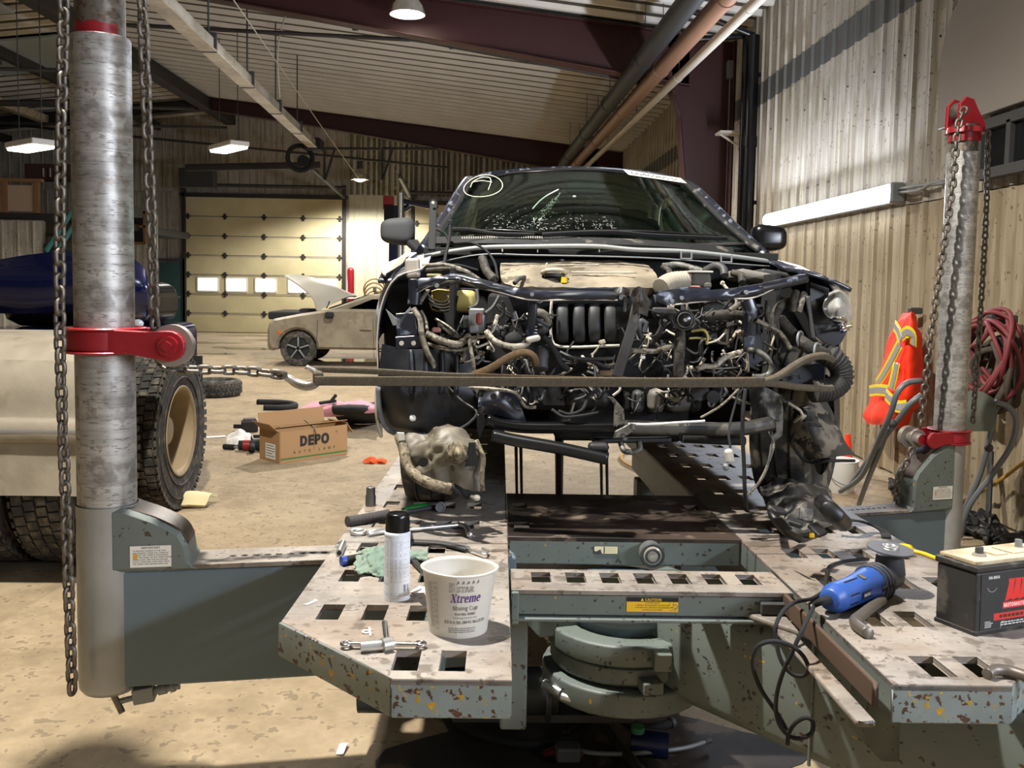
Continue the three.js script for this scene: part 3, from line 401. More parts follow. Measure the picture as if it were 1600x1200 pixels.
// sliding rail along the right runway's inner edge
part(rack, 'rail_strip', [bar([0.722, -0.028, -0.02], [0.722, -0.028, -0.55], 0.014, 0.05), bar([0.722, -0.028, -0.556], [0.722, -0.028, -0.66], 0.014, 0.05), bar([0.722, -0.028, -0.666], [0.722, -0.028, -0.74], 0.014, 0.05)], mt(0x4a382a, 0.7));
part(rack, 'rail_strip', [bar([0.70, -0.082, -0.01], [0.70, -0.082, -0.4], 0.04, 0.016), bar([0.70, -0.082, -0.41], [0.70, -0.082, -0.6], 0.04, 0.016)], M.deck);
{ const H = []; for (let i = 0; i < 7; i++) H.push(rect(0.088 + 0.0945 * i, 0.715, 0.056, 0.1));
  const c = part(rack, 'front_crossmember', plan([[0.006, 0.6], [0.006, 0.795], [0.742, 0.795], [0.742, 0.6]], H, 0.01, -0.012), M.deck, { ox: 0.3 });
  part(c, 'channel_web', [bx(0.73, 0.055, 0.012, 0.373, -0.042, -0.612), bx(0.73, 0.07, 0.012, 0.373, -0.05, -0.785)], M.paint); part(c, 'lower_flange', bx(0.73, 0.01, 0.06, 0.373, -0.078, -0.62), M.paint);
  part(c, 'end_plate', bx(0.02, 0.085, 0.2, 0.016, -0.048, -0.69), M.paint); part(c, 'slide_block', bx(0.09, 0.03, 0.03, 0.7, -0.04, -0.598), M.darkgrey);
  print(c, 'caution_label', 0.135, 0.038, [0.375, -0.038, -0.6045], null, (x, w, h) => { x.fillStyle = '#e0b020'; x.fillRect(0, 0, w, h); x.fillStyle = '#15140f'; x.fillRect(0, 0, w, h * 0.3); x.fillStyle = '#e9b72a'; x.font = `bold ${h * 0.26}px sans-serif`; x.fillText('CAUTION', w * 0.35, h * 0.255); x.beginPath(); x.moveTo(w * 0.27, h * 0.25); x.lineTo(w * 0.335, h * 0.25); x.lineTo(w * 0.3025, h * 0.04); x.fill(); x.fillStyle = '#3b3010'; x.font = `bold ${h * 0.12}px sans-serif`; x.textAlign = 'center'; ['TO AVOID INJURY', '1. INSPECT CROSSMEMBER LOCKING PINS', '2. DO NOT PULL WITHOUT CROSSMEMBER', 'SECURED IN THE FRAME'].forEach((s, i) => x.fillText(s, w / 2, h * (0.43 + i * 0.16))); x.fillStyle = '#55504a'; for (let i = 0; i < 26; i++) x.fillRect(w * (0.8 + 0.19 * hash(i, 1, 4)), h * (0.3 + 0.6 * hash(i, 2, 4)), w * 0.02, h * 0.05); });
}
{ const c = part(rack, 'rear_crossplate', plan([[-0.0, 1.15], [-0.0, 1.86], [0.75, 1.86], [0.75, 1.15]], [rect(0.049, 1.32, 0.056, 0.1), rect(0.049, 1.63, 0.056, 0.1), rect(0.69, 1.32, 0.056, 0.1), rect(0.69, 1.63, 0.056, 0.1)], 0.012, -0.009), M.oily);
  part(c, 'front_lip', bx(0.74, 0.078, 0.012, 0.375, -0.045, -1.156), M.paint); part(c, 'rear_lip', bx(0.74, 0.078, 0.012, 0.375, -0.045, -1.854), M.paint);
  print(c, 'torn_label', 0.08, 0.026, [0.314, -0.035, -1.1485], null, (x, w, h) => { x.fillStyle = '#3c3c37'; x.fillRect(0, 0, w, h); x.fillStyle = '#d8cfa8'; x.fillRect(w * 0.05, h * 0.05, w * 0.93, h * 0.9); x.fillStyle = '#3c3c37'; x.beginPath(); x.moveTo(0, h); x.lineTo(0, h * 0.5); x.lineTo(w * 0.12, h * 0.7); x.lineTo(w * 0.3, h * 0.4); x.lineTo(w * 0.36, h); x.fill(); x.fillRect(w * 0.42, h * 0.1, w * 0.05, h * 0.8); x.fillStyle = '#b5a878'; for (let i = 0; i < 3; i++) x.fillRect(w * 0.5, h * (0.25 + i * 0.22), w * 0.4, h * 0.06); }, 256);
  const l = part(c, 'marker_lamp', [cy(0.036, 0.038, 0.05, 0.455, -0.036, -1.12, 24, PI / 2)], M.silver); part(l, 'lens', sp(0.031, 0.455, -0.036, -1.094, 1, 1, 0.35, 18), mp(0xb7b0a0, 0.15, 0.3)); part(l, 'lens_ring', [to(0.02, 0.004, 0.455, -0.036, -1.086), to(0.034, 0.005, 0.455, -0.036, -1.094)], M.darkgrey);
}
// turntable, cylinder and feet under the crossmember
const F0 = (X, y, Z) => V(X, y, Z);
{ const c = V(0.43, 0, -2.78), wd = { world: true };
  const tt = part(rack, 'turntable', [la([[0.001, 0.64], [0.16, 0.64], [0.165, 0.6], [0.18, 0.585], [0.18, 0.56], [0.165, 0.55], [0.165, 0.52]], 32, c.x, 0, c.z)], M.armPaint, wd);
  part(tt, 'collar_ring', la([[0.16, 0.53], [0.235, 0.53], [0.24, 0.52], [0.24, 0.475], [0.232, 0.465], [0.16, 0.465]], 32, c.x, 0, c.z), M.paint, wd); part(tt, 'collar_ring', la([[0.17, 0.46], [0.222, 0.46], [0.226, 0.452], [0.226, 0.415], [0.22, 0.405], [0.17, 0.405]], 32, c.x, 0, c.z), M.paint, wd); part(tt, 'collar_ring', la([[0.17, 0.4], [0.245, 0.395], [0.25, 0.385], [0.25, 0.33], [0.24, 0.32], [0.1, 0.31]], 32, c.x, 0, c.z), M.paint, wd);
  part(tt, 'clamp_lug', [bx(0.14, 0.06, 0.12, c.x - 0.22, 0.53, c.z + 0.03, 0.01, 0, 0.3, 0), bx(0.05, 0.05, 0.1, c.x + 0.07, 0.5, c.z + 0.23), bx(0.06, 0.035, 0.08, c.x + 0.04, 0.42, c.z + 0.23, 0.005, 0, 0.2, 0)], M.paint, wd); part(tt, 'grease_bolt', [rod([c.x - 0.25, 0.36, c.z + 0.1], [c.x - 0.2, 0.35, c.z + 0.14], 0.017), rod([c.x - 0.2, 0.345, c.z + 0.15], [c.x - 0.16, 0.34, c.z + 0.17], 0.014)], M.silver, wd);
  part(rack, 'support_column', bx(0.075, 0.42, 0.14, 0.085, 0.5, -2.6, 0.008), M.paint, wd); part(rack, 'axle_tube', [rod([-0.4, 0.235, -2.92], [0.24, 0.235, -2.92], 0.075, 20), rod([0.2, 0.235, -2.92], [0.215, 0.235, -2.92], 0.1, 20)], mt(0x2a3136, 0.5), wd);
  part(rack, 'base_plate', bx(0.6, 0.03, 0.3, 0.2, 0.12, -3.1, 0.006), M.darkgrey, wd);
  // arm that runs out to the right front
  const dir = V(0.36, 0, 0.45).normalize(), A = V(0.434, 0, -2.68), B = A.clone().addScaledVector(dir, 2.6), n = V(dir.z, 0, -dir.x).multiplyScalar(0.11); A.add(n); B.add(n);
  const pa = part(rack, 'pull_arm', [bar(A.clone().setY(0.52), B.clone().setY(0.52), 0.2, 0.34)], M.paint, wd); const f0 = A.clone().addScaledVector(dir, 0.34), f1 = A.clone().addScaledVector(dir, 0.62);
  part(pa, 'top_flange', bar(f0.clone().setY(0.69), f1.clone().setY(0.69), 0.23, 0.016), M.deck, wd); part(pa, 'flange_hole', cy(0.016, 0.016, 0.004, f0.x * 0.4 + f1.x * 0.6 - 0.04, 0.6985, f0.z * 0.4 + f1.z * 0.6 + 0.03, 14), M.black, wd); part(pa, 'weld_seam', bar(A.clone().addScaledVector(dir, 0.6).setY(0.36).add(n.clone().multiplyScalar(-0.93)), A.clone().addScaledVector(dir, 0.6).setY(0.68).add(n.clone().multiplyScalar(-0.93)), 0.008, 0.008, V(1, 0, 0)), M.paint, wd);
  part(rack, 'arm_foot', bx(0.5, 0.16, 0.5, 1.62, 0.1, -2.75, 0.03, 0, 0.35, 0), M.chipped, wd);
  part(rack, 'side_frame', bar(D(0.9, 0.3, -0.2), D(0.9, 4.1, -0.2), 0.16, 0.2), M.paint, wd); part(rack, 'side_frame', bar(D(-0.25, 0.5, -0.2), D(-0.25, 4.1, -0.2), 0.16, 0.2), M.paint, wd);
  for (const v of [2.6, 4.0]) for (const u of [-0.25, 0.9]) { const p = D(u, v, -0.3); part(rack, 'rack_foot', bx(0.14, p.y, 0.14, p.x, p.y / 2 - 0.01, p.z, 0.01), M.paint, wd); }
}
// ---------- pulling towers ----------
function tower(name, label, base, turn, o) {
  const t = thing(name, label, 'pulling tower', base, turn), s = o.side, R = 0.082;
  part(t, 'post_sleeve', la([[0.076, o.y1], [R, o.y1], [R, o.y2 - 0.004], [R - 0.003, o.y2], [0.073, o.y2]], 40), M.post);
  part(t, 'ram', cy(0.068, 0.068, o.y3 - o.y2 + 0.1, 0, (o.y3 + o.y2) / 2 - 0.04, 0, 32), M.steel);
  part(t, 'paint_mark', (() => { const g = new THREE.CylinderGeometry(0.0688, 0.0688, 0.03, 40, 4, true, -1.25, 2.2), p = g.attributes.position; for (let i = 0; i < p.count; i++) { const a = Math.atan2(p.getX(i), p.getZ(i)); p.setY(i, p.getY(i) > 0 ? 0.004 + 0.022 * vn(a * 4 + 20, 3, 97, 5) : -0.02); } return g.translate(0, o.y2 + 0.02, 0); })(), M.red);
  part(t, 'lower_sleeve', la([[0.001, o.y0], [0.075, o.y0], [0.084, o.y0 + 0.012], [0.086, o.y0 + 0.03], [0.086, o.y1]], 40), M.sleeve);
  const g = part(t, 'gusset', pl([[0.02, o.a1], [0.02, o.y1 - 0.002], [0.06, o.y1 - 0.002], [o.gx * 0.62, o.y1 - (o.y1 - o.gy) * 0.42], [o.gx - 0.02, o.gy + 0.008], [o.gx, o.gy - 0.03], [o.gx + 0.006, o.a1 + 0.03], [o.gx + 0.03, o.a1]], 0.14, 0.012).translate(0, 0, -0.07), M.paint, { ox: o.gx * 3 });
  part(g, 'gusset_cap', rib([[0.05, o.y1 - 0.003, 0], [o.gx * 0.62, o.y1 - (o.y1 - o.gy) * 0.42 - 0.001, 0], [o.gx - 0.02, o.gy + 0.006, 0], [o.gx - 0.001, o.gy - 0.03, 0]], 0.125, 0.008, 16, V(0.5, 1, 0)), mt(0x8d8078, 0.4, 0.5, { map: T.steel }));
  part(t, 'arm', [bx(o.len, o.a1 - o.a0, 0.13, o.len / 2 + 0.02, (o.a1 + o.a0) / 2, 0, 0.01)], M.armPaint, { ox: 0.37 });
  const H = []; for (let i = 0; i < Math.round((o.len - 0.4) / 0.034); i++) H.push(circ(o.gx + 0.12 + i * 0.034, 0.0, 0.0105, 10));
  const fl = pl([[o.gx - 0.08, -0.075], [o.len, -0.075], [o.len, 0.075], [o.gx - 0.08, 0.075]], 0.012, 0.0015, H); fl.rotateX(-PI / 2); part(t, 'arm_flange', fl.translate(0, o.a1 + 0.003, 0), M.deck);
  print(t, 'notice_label', o.lw, o.lw * 0.56, [o.lx, o.ly, s * 0.0838], s < 0 ? eul(0, PI, 0) : eul(0, 0, 0), (x, w, h) => { x.fillStyle = '#d9d6cb'; x.fillRect(0, 0, w, h); x.strokeStyle = '#5c5a52'; x.lineWidth = 3; x.strokeRect(2, 2, w - 4, h - 4); x.fillStyle = '#1b1b1a'; x.font = `bold ${h * 0.14}px sans-serif`; x.textAlign = 'center'; x.fillText('IMPORTANT', w / 2, h * 0.15); x.textAlign = 'left'; x.font = `bold ${h * 0.085}px sans-serif`; ['TO PREVENT DAMAGE TO THE FOOT', 'AND BEARING TOWER PULL CHAIN AT', 'A HEIGHT THE TOWER IS POSITIONED', 'OVER THE FRAME. DO NOT SWING WHEN', 'UNDER LOAD. KEEP THE ROLLER AND', 'PULLEY CLEAN AND OILED AND CHECK', 'THE CHAIN LINKS BEFORE EVERY USE'].forEach((q, i) => x.fillText(q, w * 0.07, h * (0.27 + i * 0.1))); x.fillStyle = '#c99a2c'; x.fillRect(w * 0.08, h * 0.38, w * 0.1, h * 0.25); }, 512);
  return t;
}
function collar(name, label, base, turn, y, wheelX) {                               // red clamp with a chain roller; slides on the post
  const t = thing(name, label, 'chain clamp', V(base.x, y, base.z), turn);
  const band = (h) => la([[0.085, -h / 2], [0.1, -h / 2], [0.104, -h / 2 + 0.006], [0.104, h / 2 - 0.006], [0.1, h / 2], [0.085, h / 2]], 36);
  part(t, 'band', band(0.062), M.redworn); part(t, 'flange', [la([[0.085, 0.028], [0.112, 0.03], [0.112, 0.037], [0.085, 0.037]], 36), la([[0.085, -0.037], [0.112, -0.037], [0.112, -0.03], [0.085, -0.028]], 36)], M.red);
  for (const s of [-1, 1]) part(t, 'cheek', pl([[0, -0.036], [0.1, -0.034], ...Array.from({ length: 11 }, (_, i) => [wheelX - (s < 0 ? 0.05 : 0) + 0.044 * Math.cos(-1.9 + i * 0.36), -0.01 + 0.044 * Math.sin(-1.9 + i * 0.36)]), [wheelX - 0.06, 0.031], [0, 0.036]], 0.012, 0.003).translate(0, 0, s > 0 ? 0.078 : -0.09), M.redworn);
  const w = part(t, 'roller', [cy(0.06, 0.06, 0.03, wheelX, -0.01, 0.058, 32, PI / 2), cy(0.03, 0.03, 0.11, wheelX, -0.01, 0, 24, PI / 2), cy(0.05, 0.05, 0.018, wheelX - 0.01, -0.01, 0.0, 32, PI / 2)], mt(0x8d867c, 0.5, 0.4));
  for (const s of [-1, 1]) part(w, 'pin_boss', [cy(0.028, 0.028, 0.016, wheelX, -0.01, s * (s > 0 ? 0.096 : 0.05), 20, PI / 2), cy(0.015, 0.015, 0.02, wheelX, -0.01, s * (s > 0 ? 0.104 : 0.05), 6, PI / 2)], M.red);
  return t;
}
const TL = V(-1.115, 0, -2.72), TR = V(2.53, 0, -4.98), thL = 0.16, thR = -2.858;
const tw1 = tower('pulling_tower', 'worn silver pulling tower post on a grey arm in front of the truck wheels', TL, thL, { side: 1, y0: 0.325, y1: 0.885, y2: 2.222, y3: 2.75, gx: 0.235, gy: 0.8, a0: 0.345, a1: 0.695, len: 1.2, lw: 0.115, lx: 0.135, ly: 0.742 });
{ const z = 0.045, f = part(tw1, 'hose_fitting', [bx(0.06, 0.046, 0.045, 0.105, 0.318, z, 0.004, 0, 0, 0.14), rod([0.13, 0.324, z], [0.205, 0.337, z], 0.013), rod([0.145, 0.326, z], [0.168, 0.33, z], 0.017), rod([0.18, 0.333, z], [0.192, 0.335, z], 0.017), rod([0.08, 0.308, z], [0.03, 0.297, z], 0.009)], M.grey); part(f, 'tee_handle', rod([0.02, 0.318, z], [0.045, 0.268, z + 0.01], 0.01), M.steel); part(tw1, 'serial_sticker', bx(0.001, 0.05, 0.02, -0.0865, 0.82, 0.018, 0), M.pale); }
const tw2 = tower('pulling_tower', 'silver pulling tower with a red triangular head standing by the right wall', TR, thR, { side: -1, y0: 0.1, y1: 0.735, y2: 2.285, y3: 2.42, gx: 0.285, gy: 0.57, a0: 0.06, a1: 0.36, len: 1.5, lw: 0.13, lx: 0.1, ly: 0.46 });
for (const [tw, y] of [[tw2, 2.4], [tw1, 2.72]]) {
  const h = part(tw, 'head_base', [cy(0.1, 0.095, 0.03, 0, y, 0, 28), cy(0.082, 0.082, 0.06, 0, y - 0.03, 0, 28)], M.red);
  for (const s of [-1, 1]) part(h, 'cheek_plate', pl([[-0.09, 0], [-0.085, 0.03], [0.0, 0.15], [0.045, 0.16], [0.085, 0.12], [0.09, 0]], 0.014, 0.003).translate(0, y + 0.01, s > 0 ? 0.035 : -0.049), M.red);
  part(h, 'pulley', [cy(0.05, 0.05, 0.06, 0.03, y + 0.1, 0, 24, PI / 2)], M.steel); part(h, 'front_plate', bar([-0.085, y + 0.02, 0], [0.0, y + 0.16, 0], 0.1, 0.012), M.red);
}
collar('chain_clamp', 'red chain clamp round the left tower post, level with the yellow-brown strap', TL, 0.0, 1.365, 0.215);
collar('chain_clamp', 'red chain clamp round the right tower post beside the grey tube stand', TR, -2.9, 0.755, 0.215);

// ---------- chains ----------
const linkGeo = (() => { const cache = {}; return (pitch) => cache[pitch] ??= uvBox(join((() => { const w = pitch * 0.19, hw = pitch * 0.36, L = pitch * 0.5 + w * 0.55, pts = []; for (let i = 0; i <= 6; i++) { const a = -PI / 2 + i / 6 * PI; pts.push(V(L - hw + hw * Math.cos(a) + 0, hw * Math.sin(a), 0)); } for (let i = 0; i <= 6; i++) { const a = PI / 2 + i / 6 * PI; pts.push(V(-(L - hw) + hw * Math.cos(a), hw * Math.sin(a), 0)); } return tb(pts, w, 26, 7, true); })())); })();
function chain(label, pts, pitch, phase = 0, roll0 = 0) {
  const c = crv(pts), L = c.getLength(), n = Math.floor(L / pitch), b = vec(pts[pts.length - 1]), t = thing('pull_chain', label, 'chain', b); const g = linkGeo(pitch);
  for (let i = 0; i < n; i++) {
    const u = (i + 0.5) / n, p = c.getPointAt(u), T1 = c.getTangentAt(u), o = new THREE.Mesh(g, M.steel); let N = V(0, 0, 1); N.addScaledVector(T1, -N.dot(T1)).normalize(); const B = N.clone().cross(T1);
    const a = roll0 + ((i + phase) % 2 ? PI / 2 : 0) + rr(-0.18, 0.18), Y = B.clone().multiplyScalar(Math.cos(a)).addScaledVector(N, Math.sin(a)), Z = T1.clone().cross(Y);
    o.quaternion.setFromRotationMatrix(new THREE.Matrix4().makeBasis(T1, Y, Z)); o.position.copy(p.sub(b)); o.name = 'link'; o.castShadow = o.receiveShadow = true; t.add(o);
  }
  return t;
}
chain('dark chain hanging loose on the outer left side of the left tower', [at(100, -25, 2.58), at(94, 300, 2.57), at(94, 540, 2.56), at(103, 800, 2.58), at(113, 1083, 2.59)], 0.0335, 0, 0.3);
chain('dark chain running down the inner side of the left tower to the red clamp roller', [at(221, -25, 2.62), at(230, 200, 2.63), at(240, 430, 2.66), at(243, 520, 2.69), at(247, 556, 2.7), at(262, 573, 2.7), at(300, 577, 2.7), at(380, 579, 2.74), at(442, 586, 2.76)], 0.0335, 0, 0.5);
chain('dark chain hanging from the red head of the right tower to its lower clamp', [at(1508, 168, 4.86), at(1499, 190, 4.84), at(1487, 300, 4.84), at(1465, 450, 4.84), at(1447, 590, 4.84), at(1438, 668, 4.86)], 0.038, 0, 0.5);
chain('dark chain hanging behind the right edge of the right tower post', [at(1544, 205, 5.02), at(1541, 330, 5.04), at(1530, 520, 5.05), at(1520, 660, 5.05)], 0.0335, 0, 1.1);
chain('short dark chain dropping from the right clamp roller behind the grey tube stand', [at(1425, 700, 4.88), at(1417, 722, 4.88), at(1406, 745, 4.9), at(1402, 790, 4.92)], 0.0335);
{ const h = thing('grab_hook', 'worn steel hook joining the chain to the webbing strap', 'hook', at(470, 590, 2.78)); const P = [[437, 584], [452, 592], [466, 600], [482, 603], [494, 598], [497, 588], [490, 579], [478, 573]]; part(h, 'hook_body', swp(P.map(([x, y]) => at(x, y, 2.79)), (t) => ring(0.0075 + 0.0075 * Math.sin(Math.min(1, t * 1.1) * PI) * (t < 0.9 ? 1 : 0.6), 10), 30), mt(0xffffff, 0.35, 0.7, { map: T.post }), { world: true }); part(h, 'eye', to(0.016, 0.008, at(437, 584, 2.78).x, at(437, 584, 2.78).y, -2.78, PI / 2.4, 0, 0, 18, 8), M.steel, { world: true }); }
// ---------- the webbing strap ----------
{ const s = thing('tow_strap', 'dirty brown webbing sling stretched across the front of the wrecked car', 'strap', at(850, 597, 2.8)), w = (l, d) => l.map(([x, y, e]) => at(x, y, e ?? d)), up = V(0, 1, 0.05), wd = { world: true };
  part(s, 'front_band', rib(w([[492, 595], [700, 596], [900, 597], [1100, 598], [1195, 597]], 2.72), 0.009, 0.028, 30, up), M.strap, wd);
  part(s, 'back_band', rib(w([[488, 577], [580, 580], [700, 587], [742, 588]], 2.8), 0.009, 0.018, 20, up), M.strap, wd);
  part(s, 'left_loop', [rib(w([[738, 587], [765, 576], [800, 556], [822, 551], [834, 558], [838, 572]], 2.84), 0.022, 0.017, 24, V(0.3, 0.5, 1)), rib(w([[738, 588], [850, 592], [1000, 595], [1180, 594]], 2.8), 0.006, 0.02, 20, up)], mt(0xffffff, 0.95, 0, { map: T.strap, color: 0xffdcae }), wd);
  part(s, 'knot', bx(0.03, 0.04, 0.03, at(497, 590, 2.75).x, at(497, 590, 2.75).y, -2.75, 0.01), M.strap, wd);
  part(s, 'right_loop', [rib(w([[1190, 597, 2.74], [1212, 590, 2.76], [1240, 572, 2.8], [1262, 560, 2.84], [1285, 556, 2.9], [1300, 562, 3.0]], 2.8), 0.02, 0.022, 26, V(0.2, 1, 0.6)), rib(w([[1190, 598, 2.74], [1215, 600, 2.76], [1250, 605, 2.8], [1290, 607, 2.9], [1300, 606, 2.98]], 2.8), 0.018, 0.02, 22, V(0, 1, 0.6))], M.strap, wd);
}
// ---------- the wrecked car ----------
const car = thing('wrecked_car', 'dark blue sedan with its whole front end stripped, engine bare, standing on the rack', 'car', CO, Qd);
const ZA = [560, 250], ZB = [940, 250], ZC = [560, 500], ZD = [940, 500];
const k = (o, x, y, z) => carP(o[0] + x / 4, o[1] + y / 4, z), kp = (o, l, z) => l.map(([x, y, e]) => k(o, x, y, e ?? z)), kf = (o, l) => l.map(([x, y]) => { const p = k(o, x, y, 0); return [p.x, p.y]; });
const kz = (o, l, z) => l.map(([x, y]) => { const p = k(o, x, y, z); return [p.x, p.y]; });
const C = (name, g, m, opt) => part(car, name, g, m, opt);
const plateAt = (o, l, z, t = 0.012, holes = []) => pl(kz(o, l, z), t, 0.002, holes).translate(0, 0, z - t);
{
  const gl = mp(0xd2e2d8, 0.04, 0, { transmission: 1, thickness: 0, ior: 1.5, specularIntensity: 0.25 }), tint = mp(0x9fb0a8, 0.05, 0, { transmission: 1, thickness: 0, ior: 1.5 });
  const int = mt(0x17191a, 0.85), intg = mt(0x39413f, 0.85), hp = mt(0x1a1c1c, 0.8);
  // windscreen, roof, pillars
  const ws = [[[-0.54, 1.395, -1.3], [-0.3, 1.43, -1.17], [0, 1.44, -1.13], [0.3, 1.43, -1.17], [0.52, 1.395, -1.3]], [[-0.61, 1.2, -0.87], [-0.33, 1.225, -0.7], [0, 1.232, -0.65], [0.33, 1.225, -0.7], [0.6, 1.2, -0.87]], [[-0.665, 1.02, -0.47], [-0.36, 0.995, -0.28], [0, 0.985, -0.22], [0.36, 0.995, -0.28], [0.655, 1.02, -0.47]]];
  const wsc = new THREE.CatmullRomCurve3(ws[0].map(vec)), onGlass = (px, py) => { let best = null; for (let z = -1.35; z < -0.15; z += 0.004) { const p = carP(px, py, z), f = Math.max(0, 1 - (p.x / 0.66) ** 2), y = 1.015 - 0.03 * f + (-(z) - 0.47 + 0.25 * f) * (0.385 + 0.06 * f) / 0.86; const e = Math.abs(p.y - y); if (!best || e < best[0]) best = [e, p]; } return best[1].add(V(0, 0.012, 0.016)); };
  const glass = C('windscreen', quilt(ws, 8, 0.005), gl);
  part(glass, 'edge_band', [swp(ws[2].map((p) => V(p[0], p[1] + 0.012, p[2] - 0.012)), () => flat(0.03, 0.008), 20, V(0, 1, 0.6)), swp(ws[0].map((p) => V(p[0], p[1] - 0.004, p[2] + 0.01)), () => flat(0.03, 0.01), 20, V(0, 1, 0.6))], M.gloss);
  const chalk = mt(0xd9d7b8, 0.9), cl = []; for (let i = 0; i <= 22; i++) { const a = i / 22 * 2 * PI; cl.push(onGlass(755 + 30 * Math.cos(a) + 2 * Math.sin(2 * a), 295 + 17 * Math.sin(a) - 3 * Math.cos(a))); }
  part(glass, 'chalk_mark', [tb(cl, 0.0022, 44, 5), tb([[735, 297], [740, 288], [752, 282], [764, 282], [767, 288], [763, 301]].map((p) => onGlass(...p)), 0.0022, 24, 5), tb([[738, 289], [752, 287], [769, 289]].map((p) => onGlass(...p)), 0.0022, 12, 5)], chalk);
  const scr = []; for (let i = 0; i < 320; i++) { const c = hash(i, 1, 3) < 0.45, f = hash(i, 2, 3), x = c ? 850 - 18 * f * 1.6 + 20 * hash(i, 3, 3) * f + (1 - f) * 26 : 760 + 200 * hash(i, 4, 3), y = c ? 305 + f * 52 : 328 + 36 * Math.sqrt(hash(i, 5, 3)); const p = onGlass(x, y), l = 0.004 + 0.016 * hash(i, 6, 3) ** 3, a = hash(i, 7, 3) * 6.28; scr.push(bar(p, p.clone().add(V(l * Math.cos(a), l * Math.sin(a) * 0.5, -l * Math.sin(a))), 0.0016, 0.001)); }
  part(glass, 'scratch_marks', scr, mt(0xb8bdb6, 0.9), { stuff: true }); part(glass, 'scuff', tb([[832, 331], [842, 320], [852, 312], [872, 301]].map((p) => onGlass(...p)), 0.0035, 16, 5), mt(0xc7cbc4, 0.9)); part(glass, 'chip', (() => { const p = onGlass(897, 312); return sp(0.009, p.x, p.y, p.z, 1, 0.5, 0.4, 8); })(), mt(0xd5d8d2, 0.8));
  { const a = onGlass(976, 281), b = onGlass(1066, 294), c = a.clone().lerp(b, 0.5), X = b.clone().sub(a).normalize(), Y = V(0, 0.42, -0.9); Y.addScaledVector(X, -Y.dot(X)).normalize(); const q = new THREE.Quaternion().setFromRotationMatrix(new THREE.Matrix4().makeBasis(X, Y, X.clone().cross(Y)));
    print(glass, 'number_sticker', a.distanceTo(b), 0.075, c.add(V(0, 0.02, 0.02)), q, (x, w, h) => { x.fillStyle = '#e6e4dc'; x.fillRect(0, 0, w, h); x.fillStyle = '#26282a'; x.font = `bold ${h * 0.8}px sans-serif`; x.textAlign = 'center'; x.fillText('66469653c', w * 0.5, h * 0.78, w * 0.84); }, 512); }
  const body = C('body_shell', [quilt([[-1.22, 1.405, 1.44], [-1.6, 1.43, 1.465], [-2.1, 1.425, 1.46], [-2.45, 1.39, 1.42]].map(([z, e, m]) => [[-0.56, e - 0.01, z - 0.08], [-0.4, (e + m) / 2 + 0.004, z - 0.02], [0, m, z + 0.06], [0.4, (e + m) / 2 + 0.004, z - 0.02], [0.55, e - 0.01, z - 0.08]]), 4, 0.02)], M.navy);
  for (const s of [-1, 1]) {
    part(body, 'pillar', [swp([[s * 0.73, 0.97, -0.42], [s * 0.68, 1.1, -0.7], [s * 0.575, 1.39, -1.32], [s * 0.56, 1.41, -1.55], [s * 0.56, 1.41, -2.2], [s * 0.64, 1.25, -2.75], [s * 0.72, 1.0, -3.1]], () => flat(0.06, 0.05), 40, V(s, 0.4, 0.2)), bar([s * 0.77, 0.95, -1.6], [s * 0.585, 1.4, -1.7], 0.07, 0.09, V(0, 0, 1))], M.navy);
    part(body, 'pillar_trim', [swp([[s * 0.70, 1.0, -0.42], [s * 0.645, 1.14, -0.76], [s * 0.55, 1.4, -1.27]], () => flat(0.035, 0.03), 20, V(s, 0.6, 0.2))], M.grime);
    const prof = [[0.765, 0.975], [0.85, 0.76], [0.865, 0.5], [0.83, 0.22]];
    part(body, 'side_panel', quilt([-0.5, -1.2, -2.0, -2.7, -3.35].map((z, i) => prof.map(([x, y]) => [s * (x - (i === 4 ? 0.12 : 0)), y + (i === 4 && y < 0.3 ? 0.12 : 0), z])), 3, s * 0.02), M.navy);
    part(body, 'side_window', pl([[-0.62, 1.0], [-1.35, 1.36], [-2.25, 1.37], [-2.85, 1.02]].map(([z, y]) => [z, y]), 0.004, 0).rotateY(-PI / 2).applyMatrix4(new THREE.Matrix4().makeShear(0, 0, -s * 0.42, 0, 0, 0)).translate(s * 1.175, 0, 0), tint);
  }
  part(body, 'rear_window', quilt([[[-0.55, 1.39, -2.5], [0, 1.42, -2.46], [0.55, 1.39, -2.5]], [[-0.62, 1.04, -3.0], [0, 1.06, -3.05], [0.62, 1.04, -3.0]]], 4, 0.005), tint); part(body, 'boot_lid', quilt([[[-0.68, 1.02, -3.0], [0, 1.05, -3.05], [0.68, 1.02, -3.0]], [[-0.68, 1.0, -3.45], [0, 1.03, -3.52], [0.68, 1.0, -3.45]], [[-0.7, 0.5, -3.5], [0, 0.5, -3.6], [0.7, 0.5, -3.5]]], 4, 0.02), M.navy);
  const un = part(body, 'floor_pan', [bx(1.4, 0.05, 3.0, 0, 0.24, -1.95), bx(1.36, 0.68, 0.04, 0, 0.6, -0.5)], M.soft);
  // cabin
  const seat = C('front_seat', [bx(0.46, 0.55, 0.16, -0.36, 0.85, -1.62, 0.06, -0.2), bx(0.48, 0.14, 0.5, -0.36, 0.55, -1.35, 0.05)], int); part(seat, 'headrest', bx(0.29, 0.22, 0.12, -0.37, 1.185, -1.64, 0.05), hp);
  const s2 = C('front_seat', [bx(0.46, 0.55, 0.16, 0.36, 0.85, -1.62, 0.06, -0.2), bx(0.48, 0.14, 0.5, 0.36, 0.55, -1.35, 0.05)], int); part(s2, 'headrest', bx(0.26, 0.2, 0.12, 0.36, 1.16, -1.68, 0.05), intg);
